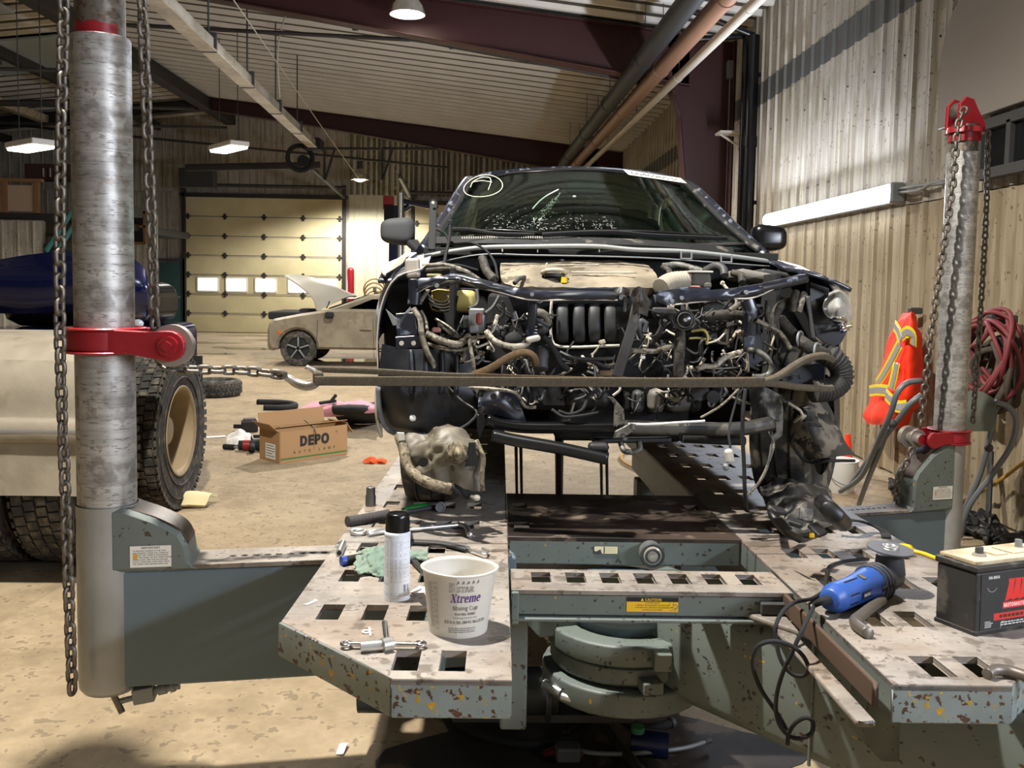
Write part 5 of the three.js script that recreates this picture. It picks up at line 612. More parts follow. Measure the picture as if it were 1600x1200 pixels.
C('air_duct', hosec(kp(ZB, [[370, 800, 0.3], [430, 762, 0.26], [540, 750, 0.2]]), 0.034, 0.14, 11), mt(0x9b9484, 0.85)); C('clamp_ring', [to(0.026, 0.0045, k(ZB, 1235, 1120, 0.42).x, k(ZB, 1235, 1120, 0.42).y, 0.43, 0, 0.9, 0.4), to(0.026, 0.0045, k(ZB, 1345, 1195, 0.44).x, k(ZB, 1345, 1195, 0.44).y, 0.44, 0, 0.9, 0.4)], M.grey);
{ const B = (n, o, x0, y0, x1, y1, z, dp, m, r = 0.008, rot = 0) => { const a = k(o, x0, y0, z), b = k(o, x1, y1, z); return C(n, bx(Math.abs(b.x - a.x), Math.abs(a.y - b.y), dp, (a.x + b.x) / 2, (a.y + b.y) / 2, z - dp / 2, r, 0, 0, rot), m); };
  B('washer_tank', ZA, 440, 800, 735, 955, 0.22, 0.16, mp(0xcbb866, 0.5, 0, { transmission: 0.25, thickness: 0 }), 0.03); B('headlamp_mount', ZA, 292, 612, 380, 735, 0.34, 0.05, M.film, 0.01, 0.06); B('brake_unit', ZA, 690, 925, 790, 1085, 0.4, 0.09, M.grey); B('brake_pump', ZA, 640, 970, 705, 1075, 0.38, 0.08, M.soft, 0.03); B('wire_plug', ZA, 735, 955, 772, 1030, 0.43, 0.03, mt(0x8a3a30, 0.6)); B('wire_plug', ZA, 455, 1045, 515, 1080, 0.4, 0.03, mt(0xa8766a, 0.7)); B('alternator', ZA, 1090, 995, 1195, 1095, 0.4, 0.12, M.darkgrey, 0.04);
  for (let i = 0; i < 5; i++) B('alternator_fin', ZA, 1092, 1000 + i * 19, 1120, 1010 + i * 19, 0.415, 0.02, M.grey, 0.002);
  B('relay_box', ZA, 400, 655, 520, 700, 0.2, 0.1, M.darkgrey); B('relay_lid', ZA, 425, 710, 520, 732, 0.3, 0.08, mt(0x8c8456, 0.8)); B('air_box', ZB, 555, 695, 690, 800, 0.24, 0.16, mt(0x5d5a52, 0.8), 0.02); B('air_box_lid', ZB, 545, 690, 700, 706, 0.25, 0.18, M.t2 || M.pale, 0.006); B('fuse_box', ZB, 850, 690, 1090, 765, 0.2, 0.2, mt(0x6f6b62, 0.8), 0.02, -0.16); B('fuse_lid', ZB, 1000, 690, 1190, 730, 0.12, 0.2, M.darkgrey, 0.01, -0.16);
  B('cap', ZB, 650, 765, 690, 800, 0.34, 0.03, mt(0x55514a, 0.6), 0.006); B('cap', ZB, 560, 785, 620, 808, 0.36, 0.03, mt(0xb06a5e, 0.6), 0.006); B('coolant_tank', ZB, 565, 880, 830, 1160, 0.2, 0.08, mt(0x2f2e2b, 0.6), 0.02); B('relay', ZB, 800, 1000, 832, 1180, 0.28, 0.05, mt(0x46433d, 0.6)); B('oil_filter_housing', ZD, 200, 440, 270, 585, 0.3, 0.07, M.darkgrey, 0.02); B('timing_case', ZD, 125, 440, 195, 585, 0.26, 0.1, M.soft, 0.02); B('sump', ZD, 300, 430, 400, 590, 0.26, 0.12, mt(0x66625a, 0.6), 0.03); B('sump', ZD, 410, 440, 570, 585, 0.26, 0.12, mt(0x57544d, 0.6), 0.03); B('gear_case', ZC, 1290, 420, 1580, 560, 0.3, 0.15, mt(0x22201e, 0.5), 0.03); B('wire_plug', ZC, 318, 590, 358, 635, 0.44, 0.02, M.white); B('wire_plug', ZC, 1440, 770, 1570, 830, 0.6, 0.05, M.grime, 0.015); B('fuse_tab', ZD, 240, 222, 275, 245, 0.5, 0.02, M.white); B('horn_bracket', ZB, 500, 890, 530, 960, 0.46, 0.02, M.darkgrey);
  B('hose_joint', ZA, 1045, 1095, 1140, 1140, 0.52, 0.04, M.w2 || M.pale, 0.015, 0.25); B('bracket', ZC, 1500, 315, 1600, 355, 0.48, 0.03, mt(0x6f5d45, 0.7)); B('connector', ZD, 780, 810, 830, 900, 0.62, 0.03, M.pale, 0.01, 0.2); B('connector', ZD, 765, 900, 800, 945, 0.62, 0.03, M.grey, 0.01, 0.3); B('bracket', ZB, 60, 845, 160, 880, 0.52, 0.03, M.darkgrey); B('bracket', ZB, 140, 850, 160, 950, 0.53, 0.02, M.grey); B('bracket', ZB, 320, 920, 470, 970, 0.4, 0.03, M.darkgrey);
  C('twisted_bracket', [plateAt(ZD, [[35, 475], [75, 485], [140, 560], [145, 640], [130, 660], [80, 570], [78, 530]], 0.56, 0.01), plateAt(ZD, [[80, 560], [115, 590], [150, 650], [75, 665]], 0.57, 0.01)], mt(0xffffff, 0.5, 0.2, { map: T.tubing, color: 0xa0a0a0 })); C('twisted_bracket', plateAt(ZD, [[85, 695], [180, 645], [215, 650], [210, 690], [140, 735], [75, 738]], 0.58, 0.008), mt(0xffffff, 0.5, 0.2, { map: T.tubing, color: 0x909294 })); C('crossbar_edge', tb(kp(ZD, [[160, 650, 0.55], [300, 652, 0.55], [480, 640, 0.55], [600, 634, 0.55], [645, 630, 0.55]]), 0.004, 20, 6), M.white);
  const p = k(ZB, 517, 1000, 0.52), h = C('horn', la([[0.001, 0.012], [0.012, 0.014], [0.03, 0.004], [0.034, 0.0], [0.033, -0.014], [0.018, -0.02], [0.001, -0.022]], 28, p.x, p.y, p.z, PI / 2), M.gloss); part(h, 'horn_ring', [to(0.024, 0.0025, p.x, p.y, p.z + 0.01), to(0.032, 0.003, p.x, p.y, p.z)], M.darkgrey); part(h, 'horn_nut', cy(0.006, 0.006, 0.01, p.x, p.y, p.z + 0.016, 8, PI / 2), M.grey);
  const ex = k(ZD, 665, 485, 0.42); C('exhaust_flange', [cy(0.03, 0.03, 0.14, ex.x - 0.03, ex.y + 0.02, ex.z - 0.05, 20, PI / 2, 0.5, 0)], M.grime); C('exhaust_mouth', cy(0.022, 0.022, 0.006, ex.x + 0.01, ex.y + 0.005, ex.z + 0.03, 18, PI / 2, 0.5, 0), M.black);
  const dm = k(ZA, 960, 1110, 0.4); C('engine_mount', sp(0.035, dm.x, dm.y - 0.01, dm.z, 1, 0.9, 0.8), M.soft);
  // left headlamp wiring posts
  C('stay_bracket', [bar(k(ZA, 470, 265, -0.02), k(ZA, 458, 560, 0.1), 0.012, 0.028, V(1, 0, 0)), cy(0.016, 0.016, 0.012, k(ZA, 468, 268, -0.02).x, k(ZA, 468, 268, -0.02).y, -0.02, 12, PI / 2), cy(0.014, 0.014, 0.012, k(ZA, 474, 345, 0).x, k(ZA, 474, 345, 0).y, 0, 12, PI / 2)], M.soft); for (const [x, y] of [[468, 268], [474, 345]]) { const q = k(ZA, x, y, 0); C('stay_hole', cy(0.006, 0.006, 0.006, q.x, q.y, q.z + 0.012, 10, PI / 2), M.pale); }
  C('stay_rod', [tb(kp(ZA, [[574, 390, 0.08], [570, 480, 0.1], [545, 600, 0.14], [528, 690, 0.2]]), 0.006, 16, 8), bx(0.018, 0.02, 0.018, k(ZA, 574, 390, 0.08).x, k(ZA, 574, 390, 0.08).y, 0.08)], M.soft);
  // hanging headlamp at right
  const q = k(ZB, 1475, 920, 0.3), hl = C('headlamp', quilt([kp(ZB, [[1420, 830, 0.2], [1480, 810, 0.24], [1545, 850, 0.2]]), kp(ZB, [[1405, 920, 0.26], [1480, 910, 0.34], [1570, 950, 0.26]]), kp(ZB, [[1430, 1000, 0.24], [1480, 1010, 0.3], [1560, 1020, 0.22]])], 5, 0.004, 0.004, 20), mp(0xe6e6e2, 0.12, 0, { transmission: 0.7, thickness: 0 })); part(hl, 'reflector', [la([[0.005, -0.03], [0.03, -0.02], [0.042, 0.01], [0.04, 0.01], [0.028, -0.018], [0.004, -0.026]], 20, q.x, q.y, q.z - 0.04, PI / 2)], M.silver); part(hl, 'indicator_bulb', sp(0.011, q.x + 0.008, q.y, q.z - 0.01), mt(0xb0694a, 0.3)); part(hl, 'broken_edge', [tb(kp(ZB, [[1430, 1000, 0.28], [1480, 985, 0.32], [1530, 1010, 0.28], [1500, 1050, 0.3], [1560, 1040, 0.24]]), 0.005, 20, 5), tb(kp(ZB, [[1440, 1040, 0.26], [1500, 1030, 0.3], [1545, 1060, 0.24]]), 0.004, 12, 5)], M.chrome);
  C('headlamp_housing', [plateAt(ZB, [[1300, 760], [1420, 800], [1440, 1000], [1500, 1080], [1540, 1060], [1500, 1140], [1430, 1180], [1340, 1100], [1300, 950]], 0.2, 0.04)], M.gloss); C('wing_top_edge', [rib(kp(ZB, [[1085, 640, 0.0], [1180, 680, 0.1], [1260, 700, 0.2], [1400, 745, 0.28], [1545, 815, 0.28]]), 0.05, 0.014, 24), tb(kp(ZB, [[1260, 690, 0.21], [1400, 735, 0.29], [1548, 812, 0.29]]), 0.005, 16, 6)], M.navy); C('wing_top_edge', rib(kp(ZA, [[330, 590, -0.05], [260, 640, 0.1], [200, 690, 0.2], [165, 760, 0.28]]), 0.05, 0.014, 20), M.navy); C('torn_edge', [tb(kp(ZA, [[330, 600, 0], [240, 625, 0.14], [145, 675, 0.24], [165, 720, 0.3]]), 0.005, 16, 6), quilt([kp(ZA, [[300, 605, 0.1], [220, 630, 0.18], [145, 670, 0.24]]), kp(ZA, [[270, 650, 0.16], [210, 690, 0.24], [165, 720, 0.3]])], 4, 0.004, 0.006, 20)], M.film);
  C('grille_mesh', plateAt(ZA, [[165, 750], [325, 745], [330, 900], [250, 985], [180, 930]], 0.12, 0.02), M.black); C('bracket', plateAt(ZA, [[170, 930], [250, 1000], [325, 915], [330, 935], [260, 1035], [215, 1035]], 0.36, 0.006), M.grey);
  const wn = []; for (let i = 0; i < 340; i++) { const x = rr(-0.6, 0.6), y = rr(0.42, 0.78), z = rr(0.22, 0.4), a = rr(0, 6.28), L = rr(0.03, 0.11); if ((x > -0.26 && x < 0.08 && y > 0.58) || (x < -0.42 && y > 0.64)) continue; const p0 = V(x, y, z), p1 = V(x + L * Math.cos(a), y + L * Math.sin(a) * 0.8, z + rr(-0.04, 0.04)), pm = p0.clone().lerp(p1, 0.5).add(V(rr(-0.03, 0.03), rr(-0.04, 0.01), rr(0, 0.04))); (wn[i % 4] ??= []).push(tb([p0, pm, p1], rr(0.002, 0.0065), 8, 5)); if (i % 2) wn[i % 4].push(bx(rr(0.006, 0.024), rr(0.006, 0.02), rr(0.006, 0.02), p1.x, p1.y, p1.z, 0.004, rr(-0.5, 0.5), rr(-0.5, 0.5), rr(-0.5, 0.5))); }
  wn.forEach((g, i) => C('wiring_loom', g, [M.soft, M.grime, M.darkgrey, M.dust][i], { stuff: true }));
  const bl = [], bd = []; for (let i = 0; i < 46; i++) { const x = rr(-0.62, 0.62), y = rr(0.4, 0.8), z = rr(0.05, 0.2); if (x < -0.4 && y > 0.62) continue; (i % 3 ? bd : bl).push(bx(rr(0.03, 0.1), rr(0.03, 0.1), 0.08, x, y, z, 0.01, 0, 0, rr(-0.4, 0.4))); } C('engine_clutter', bd, M.soft, { stuff: true }); C('engine_clutter', bl, M.grime, { stuff: true });
}
// ---------- things on the deck ----------
const up = (x, y, h) => onDeck(x, y).addScaledVector(Dn, h);
const onD = (name, label, cat, px, py, turn = 0, group = null) => thing(name, label, cat, onDeck(px, py), Qd.clone().multiply(eul(0, turn, 0)), group);
const WD = { world: true }, dl = (l, w = 0.006) => l.map(([x, y, h]) => onDeck(x, y, h ?? w));
const lines = (x, x0, y0, w, n, dy, h, seed, ragged = 0.35) => { for (let i = 0; i < n; i++) { let c = 0; while (c < w * (1 - ragged * hash(i, 3, seed))) { const l = w * (0.03 + 0.07 * hash(i, Math.round(c), seed)); x.fillRect(x0 + c, y0 + i * dy, l, h); c += l + w * 0.018; } } };
{ // mixing cup
  const t = onD('mixing_cup', 'white plastic mixing cup with a measuring scale and purple lettering on the left runway', 'cup', 716, 984), m = mp(0xdad6cc, 0.45, 0, { transmission: 0.25, thickness: 0 });
  const g = la([[0.001, 0.003], [0.056, 0.003], [0.06, 0.0], [0.0615, 0.004], [0.0775, 0.166], [0.082, 0.171], [0.083, 0.175], [0.08, 0.177], [0.0755, 0.168], [0.059, 0.008], [0.001, 0.008]], 48), P = g.attributes.position;
  for (let i = 0; i < P.count; i++) { const x = P.getX(i), y = P.getY(i), z = P.getZ(i), a = Math.atan2(z, x), f = sm(0.1, 0.177, y); const s = 1 - 0.1 * f * Math.max(0, Math.cos((a + 0.75) * 2)) + 0.05 * f * Math.max(0, Math.cos(a + 0.25)) ** 6; P.setX(i, x * (1 + (s - 1) * 0.6)); P.setZ(i, z * s); } g.computeVertexNormals();
  const SQ = 0.83; g.scale(1.06, SQ, 1.06); part(t, 'cup_wall', g, m);
  const c = document.createElement('canvas'); c.width = 1024; c.height = 512; const x = c.getContext('2d'); x.clearRect(0, 0, 1024, 512); x.fillStyle = x.strokeStyle = '#3a3a3c'; x.lineWidth = 3;
  for (let i = 0; i < 22; i++) x.fillRect(90, 60 + i * 19, i % 2 ? 55 : 80, 4); x.strokeRect(195, 50, 44, 420); for (let i = 1; i < 8; i++) { x.fillRect(195, 50 + i * 52, 44, 3); x.font = '22px sans-serif'; x.fillText(String(9 - i), 210, 84 + i * 52 - 52 + 12); }
  x.setTransform(1.3, 0, 0, 1.12, -190, -28); x.font = 'bold 96px sans-serif'; x.strokeText('5', 452, 122); x.font = 'bold 62px sans-serif'; x.strokeText('STAR', 520, 122); x.lineWidth = 4; for (let i = 0; i < 5; i++) { const q = 520 + i * 42; x.beginPath(); x.moveTo(q, 60); x.lineTo(q + 12, 40); x.lineTo(q + 20, 56); x.moveTo(q + 12, 40); x.lineTo(q + 16, 28); x.moveTo(q + 4, 48); x.lineTo(q + 24, 40); x.stroke(); }
  x.fillStyle = '#4b1d72'; x.font = 'italic bold 96px serif'; x.fillText('Xtreme', 462, 208, 270); x.fillStyle = '#2c2c2e'; x.textAlign = 'center'; x.font = '46px sans-serif'; x.fillText('Mixing Cup', 600, 272); x.font = 'bold 28px sans-serif'; x.fillText('Part No. 5356C', 600, 314); x.font = '20px sans-serif'; x.fillText('For Mixing Purposes Only', 600, 342); x.font = 'bold 32px sans-serif'; x.fillText('2.5 U.S. Qt. (80 Fl. Oz.) 2.37L', 610, 384); x.textAlign = 'left'; lines(x, 440, 420, 330, 3, 16, 5, 3);
  const tx = new THREE.CanvasTexture(c); tx.colorSpace = THREE.SRGBColorSpace; const pg = new THREE.CylinderGeometry(0.0775, 0.0628, 0.152, 30, 1, true, -1.25, 2.6), o = new THREE.Mesh(pg, new THREE.MeshStandardMaterial({ map: tx, transparent: true, roughness: 0.6 })); o.position.y = 0.088 * SQ; o.scale.set(1.06, SQ, 1.06); o.name = 'lettering'; const pp = pg.attributes.position; for (let i = 0; i < pp.count; i++) { const X = pp.getX(i), y = pp.getY(i) + 0.088, z = pp.getZ(i), a = Math.atan2(z, X), f = sm(0.1, 0.177, y), s = 1 - 0.1 * f * Math.max(0, Math.cos((a + 0.75) * 2)) + 0.05 * f * Math.max(0, Math.cos(a + 0.25)) ** 6; pp.setX(i, X * (1 + (s - 1) * 0.6) * 1.012); pp.setZ(i, z * s * 1.012); } t.add(o);
}
{ // spray can
  const t = onD('spray_can', 'white aerosol can with a glossy black cap standing beside the mixing cup', 'spray can', 620, 935);
  part(t, 'can', la([[0.001, 0.002], [0.028, 0.002], [0.0325, 0.0], [0.0335, 0.003], [0.032, 0.006], [0.032, 0.162], [0.033, 0.166], [0.031, 0.17], [0.026, 0.176]], 40), mt(0xdfe3e8, 0.35)); part(t, 'cap', la([[0.03, 0.168], [0.0305, 0.17], [0.0295, 0.205], [0.0275, 0.213], [0.024, 0.216], [0.02, 0.214], [0.001, 0.214]], 40), M.gloss);
  const c = print(t, 'label', 0.19, 0.15, [0, 0.083, 0], null, (x, w, h) => { x.fillStyle = '#e3e7ee'; x.fillRect(0, 0, w, h); x.fillStyle = '#8f97a6'; const L = (y, n, a = 0.22) => lines(x, w * a, h * y, w * 0.5, n, h * 0.022, h * 0.008, Math.round(y * 99)); L(0.05, 5); L(0.19, 6); L(0.35, 7); L(0.53, 6); x.fillStyle = '#5d6470'; x.fillRect(w * 0.22, h * 0.165, w * 0.52, 2); x.fillRect(w * 0.22, h * 0.5, w * 0.52, 2); x.fillRect(w * 0.22, h * 0.72, w * 0.52, 2); x.fillRect(w * 0.22, h * 0.91, w * 0.52, 2); x.fillStyle = '#c02626'; x.beginPath(); x.arc(w * 0.245, h * 0.87, 9, 0, 7); x.fill(); x.fillStyle = '#6b7280'; L(0.94, 1); x.fillStyle = '#2a2d33'; for (let i = 0; i < 20; i++) x.fillRect(w * 0.6 + i * 4.6, h * 0.77, 1 + 3 * hash(i, 1, 9), h * 0.12); x.strokeStyle = '#6b7280'; for (let i = 0; i < 3; i++) x.strokeRect(w * (0.42 + i * 0.06), h * 0.66, 18, 18); x.font = 'bold 16px sans-serif'; x.fillStyle = '#4a505a'; x.fillText('FLAMMABLE', w * 0.25, h * 0.775); }, 640, { curve: 0.0324, side: THREE.FrontSide });
}
{ const t = onD('rag', 'crumpled grey-green shop rag lying behind the spray can', 'rag', 612, 880), g = []; const base = [[553, 880], [566, 858], [600, 853], [635, 858], [668, 853]], mid = [[556, 888], [575, 876], [605, 872], [635, 866], [668, 866]], lo = [[575, 898], [595, 900], [612, 890], [640, 876], [664, 870]];
  part(t, 'cloth', [quilt([base.map(([x, y], i) => up(x, y + 10, 0.012)), mid.map(([x, y], i) => up(x, y + 8, [0.02, 0.04, 0.045, 0.03, 0.015][i])), mid.map(([x, y], i) => up(x, y + 16, [0.018, 0.03, 0.035, 0.022, 0.012][i])), lo.map(([x, y]) => up(x, y + 3, 0.007))], 14, 0.004, 0.02, 55, 8)], mt(0x728273, 0.95, 0, bump(T.stain, 0.004)), WD); part(t, 'fold', quilt([[up(572, 884, 0.04), up(590, 886, 0.045), up(604, 884, 0.04)], [up(575, 894, 0.03), up(592, 897, 0.03), up(604, 895, 0.025)], [up(582, 901, 0.006), up(594, 905, 0.006), up(603, 904, 0.005)]], 10, 0.004, 0.014, 60, 3), mt(0x66786a, 0.95, 0, bump(T.stain, 0.004)), WD); }
const tool = (name, label, px, py) => onD(name, label, 'tool', px, py);
{ let t = tool('deep_socket', 'tall steel deep socket standing upright at the outer edge of the left runway', 579, 791); part(t, 'body', la([[0.001, 0], [0.018, 0], [0.019, 0.003], [0.019, 0.038], [0.0165, 0.043], [0.0165, 0.068], [0.0155, 0.072], [0.009, 0.072], [0.009, 0.06], [0.001, 0.06]], 28), mt(0x6d6c6a, 0.38, 0.75));
  t = tool('breaker_bar', 'grey ribbed handle bar lying across the left runway behind the spray can', 580, 812); part(t, 'grip', hosec(dl([[543, 815], [575, 810], [606, 804]], 0.018), 0.0185, 0.06, 12), mt(0x3d3a38, 0.85), WD); part(t, 'shaft', rod(onDeck(604, 805, 0.018), onDeck(680, 792, 0.012), 0.008), M.darkgrey, WD);
  t = tool('steel_lever', 'short grey rod leaning upright behind the spray can', 633, 800); part(t, 'rod', [rod(onDeck(635, 806, 0.006), onDeck(635, 806, 0.096), 0.009, 14)], mt(0x77746f, 0.4, 0.6), WD);
  t = tool('screwdriver', 'screwdriver with a green handle lying on the rear cross plate', 655, 793); part(t, 'handle', swp(dl([[630, 797], [640, 795], [668, 791]], 0.014), (q) => ring(0.013 * (0.75 + 0.25 * Math.sin(q * PI)), 8), 12), mt(0x12752a, 0.4), WD); part(t, 'blade', rod(onDeck(668, 791, 0.012), onDeck(688, 788, 0.008), 0.004), M.grey, WD);
  t = tool('freeze_plug', 'round grey cap lying on edge on the dark cross plate', 688, 800); part(t, 'disc', [cy(0.019, 0.019, 0.014, 0, 0.019, 0, 24, PI / 2), to(0.016, 0.003, 0, 0.019, 0.007)], M.grey);
  t = tool('ratchet', 'long chrome ratchet with a ring end lying behind the rag', 600, 832); part(t, 'ring_end', to(0.022, 0.006, ...up(560, 836, 0.01).toArray(), PI / 2, 0, 0, 22, 8), M.silver, WD); part(t, 'handle', [tb(dl([[575, 834], [600, 830], [640, 827], [720, 820]], 0.012), 0.0085, 20, 10)], M.silver, WD); part(t, 'bent_end', tb(dl([[716, 820], [727, 823], [734, 836]], 0.012), 0.01, 14, 8), M.silver, WD);
  t = tool('spark_plug_socket', 'small chrome socket lying on its side at the left edge of the runway', 531, 858); part(t, 'barrel', [rod(onDeck(530, 864, 0.012), onDeck(536, 849, 0.012), 0.0105, 16)], M.silver, WD); part(t, 'mouth', rod(onDeck(530, 864.4, 0.012), onDeck(530, 864, 0.012), 0.007, 12), M.black, WD);
  t = tool('screwdriver', 'black screwdriver with a blue end cap sticking out under the rag', 555, 875); part(t, 'handle', rod(onDeck(539, 876, 0.015), onDeck(585, 868, 0.014), 0.013, 12), M.soft, WD); part(t, 'end_cap', rod(onDeck(533, 877, 0.015), onDeck(540, 876, 0.015), 0.0145, 14), mt(0x1a3c8c, 0.4), WD);
  t = tool('pry_hook', 'dark flat pry bar ending in a bright wire hook', 690, 854); part(t, 'bar', rib(dl([[640, 846], [690, 849], [730, 858]], 0.012), 0.026, 0.01, 12, Dn), M.darkgrey, WD); part(t, 'hook', tb(dl([[728, 856], [745, 862], [757, 866], [762, 861], [754, 857]], 0.014), 0.004, 20, 8), M.silver, WD);
  t = tool('flat_bar', 'dark flat steel bar lying between the spray can and the mixing cup', 655, 880); part(t, 'bar', rib(dl([[640, 866], [650, 880], [672, 902]], 0.01), 0.018, 0.01, 10, Dn), mt(0x4a4846, 0.4, 0.6), WD);
  t = tool('t_wrench', 'chrome sliding T wrench with ring ends lying in front of the slots', 601, 1005); part(t, 'cross_bar', rod(onDeck(545, 1006, 0.012), onDeck(655, 1007, 0.012), 0.005, 12), M.chrome, WD); for (const x of [541, 657]) part(t, 'ring_end', to(0.0095, 0.0045, ...onDeck(x, 1006, 0.011).toArray(), PI / 2, 0, 0, 18, 8), M.chrome, WD); part(t, 'extension', rod(onDeck(601, 974, 0.01), onDeck(604, 1004, 0.012), 0.0075, 12), M.chrome, WD); part(t, 'socket', [rod(onDeck(563, 1011, 0.013), onDeck(598, 1008, 0.013), 0.012, 18), rod(onDeck(597, 1009, 0.015), onDeck(611, 1006, 0.015), 0.015, 18)], M.silver, WD);
  t = tool('small_keys', 'little bright clips lying beside the chrome T wrench', 574, 990); part(t, 'ring', to(0.008, 0.002, onDeck(572, 990).x, onDeck(572, 990, 0.004).y, onDeck(572, 990).z, PI / 2), M.white, WD); part(t, 'shank', [rod(onDeck(566, 986, 0.003), onDeck(582, 984, 0.003), 0.002, 6), rod(onDeck(577, 981, 0.003), onDeck(579, 994, 0.003), 0.0025, 6)], M.white, WD);
  t = onD('paper_cone', 'white folded paper lying against the base of the mixing cup', 'paper', 655, 922); part(t, 'sheet', quilt([dl([[641, 925], [655, 915]], 0.004), dl([[655, 926], [664, 916]], 0.03), dl([[668, 925], [668, 905]], 0.05)], 6, 0.001), M.white, WD);
  t = onD('paper_slip', 'thin pale slip lying near the outer corner of the left runway', 'paper', 487, 942); part(t, 'slip', quilt([dl([[474, 944], [484, 941], [493, 936]], 0.004), dl([[480, 945], [488, 942], [497, 938]], 0.003)], 4, 0.001), M.white, WD); }
{ // grinder
  const a = onDeck(1294, 938, 0.04), b = onDeck(1386, 903, 0.042), X = b.clone().sub(a).normalize(), t = thing('angle_grinder', 'blue corded angle grinder lying disc up on the right runway beside the battery', 'angle grinder', D(0.92, 0.6, 0)), mid = (f, h = 0) => a.clone().lerp(b, f).addScaledVector(Dn, h), bl = mt(0x2a4f96, 0.45);
  part(t, 'motor_body', swp([mid(0), mid(0.08), mid(0.3), mid(0.55), mid(0.75)], (q) => { const r = q < 0.12 ? 0.024 + q * 0.1 : q < 0.5 ? 0.036 : 0.036 + (q - 0.5) * 0.022; return ring(r, 18); }, 24, Dn), bl, WD); const hd = part(t, 'gear_head', [swp([mid(0.74), mid(0.86), mid(1.0), mid(1.12)], (q) => ring(0.044 - 0.012 * q, 16), 14, Dn), cy(0.04, 0.034, 0.05, 0, 0, 0, 20).applyQuaternion(Qd).translate(mid(1.04, 0.035).x, mid(1.04, 0.035).y, mid(1.04, 0.035).z)], mt(0x4a4c52, 0.5, 0.3), WD);
  part(hd, 'gear_tooth', [0.7, 0.76, 0.82].map((f) => to(0.046, 0.005, 0, 0, 0, 0, 0, 0, 20, 6).applyQuaternion(new THREE.Quaternion().setFromUnitVectors(V(0, 0, 1), X)).translate(mid(f).x, mid(f).y, mid(f).z)), mt(0x33353a, 0.6), WD);
  const dn = Dn.clone().addScaledVector(Dr, 0.06).addScaledVector(Df, -0.1).normalize(), dq = new THREE.Quaternion().setFromUnitVectors(V(0, 1, 0), dn), dc = mid(1.04, 0.075), disc = part(t, 'cutting_disc', [cy(0.058, 0.058, 0.004, 0, 0, 0, 40).applyQuaternion(dq).translate(dc.x, dc.y, dc.z)], mt(0x55565a, 0.55, 0.2), WD); part(disc, 'disc_flange', [la([[0.001, 0.006], [0.008, 0.008], [0.012, 0.006], [0.02, 0.004], [0.022, 0.001]], 24).applyQuaternion(dq).translate(dc.x, dc.y, dc.z), to(0.018, 0.003, 0, 0.006, 0, PI / 2).applyQuaternion(dq).translate(dc.x, dc.y, dc.z)], M.silver, WD);
  for (const f of [0.22, 0.27, 0.32]) { const s = mid(f, 0.034).addScaledVector(Df, -0.012); part(t, 'vent_slot', bar(s.clone().addScaledVector(X, -0.002), s.clone().addScaledVector(X, 0.03), 0.004, 0.004, Dn), M.black, WD); }
  const side = Df.clone().multiplyScalar(-0.62).addScaledVector(Dr, 0.62).normalize(); for (const f of [0.14, 0.2]) for (const h of [-0.012, 0, 0.01]) { const s = mid(f, h).addScaledVector(side, 0.034); part(t, 'vent_slot', bar(s, s.clone().addScaledVector(X, 0.022), 0.004, 0.004, Dn), M.black, WD); }
  const q = new THREE.Quaternion().setFromRotationMatrix(new THREE.Matrix4().makeBasis(X, Dn.clone(), side)); t.updateMatrixWorld(true); print(t, 'maker_plate', 0.062, 0.018, t.worldToLocal(mid(0.42, 0.0).addScaledVector(side, 0.0385)), q, (x, w, h) => { x.fillStyle = '#15161a'; x.fillRect(0, 0, w, h); x.fillStyle = '#dfe2e6'; x.font = `bold ${h * 0.55}px sans-serif`; x.fillText('MASTERCRAFT', w * 0.1, h * 0.7, w * 0.8); }, 256);
  const up = Dn.clone().addScaledVector(side, 0.35).normalize(), q2 = new THREE.Quaternion().setFromRotationMatrix(new THREE.Matrix4().makeBasis(X, up.clone().cross(X).negate().cross(X).lengthSq() ? up.clone().cross(X).normalize() : Df, up)); print(t, 'rating_plate', 0.03, 0.02, t.worldToLocal(mid(0.48).addScaledVector(up, 0.0385)), q2, (x, w, h) => { x.fillStyle = '#4c3d1e'; x.fillRect(0, 0, w, h); x.fillStyle = '#a08a55'; lines(x, 8, 8, w - 16, 4, h * 0.22, h * 0.1, 4); }, 64);
  part(t, 'trigger', bar(mid(0.62, 0).addScaledVector(side, 0.036), mid(0.74, 0.004).addScaledVector(side, 0.04), 0.02, 0.012, Dn), M.soft, WD);
  const zc = (x, y, d) => at(1120 + x / 3.333, 900 + y / 3.333, d);
  part(t, 'cable_sleeve', swp([mid(0.02), mid(-0.1, 0.004), zc(510, 150, 2.17)], (q3) => ring(0.012 - 0.005 * q3, 10), 10), M.soft, WD);
  const cb = part(t, 'power_cable', tb([zc(510, 150, 2.17), zc(445, 280, 2.06), zc(390, 400, 2.05), zc(345, 500, 2.06), zc(312, 620, 2.08), zc(308, 700, 2.08), zc(330, 780, 2.08), zc(380, 835, 2.08), zc(440, 845, 2.06), zc(495, 815, 2.05), zc(500, 760, 2.05), zc(470, 738, 2.05), zc(410, 765, 2.07), zc(375, 820, 2.08), zc(368, 878, 2.08)], 0.0052, 110, 8), M.soft, WD);
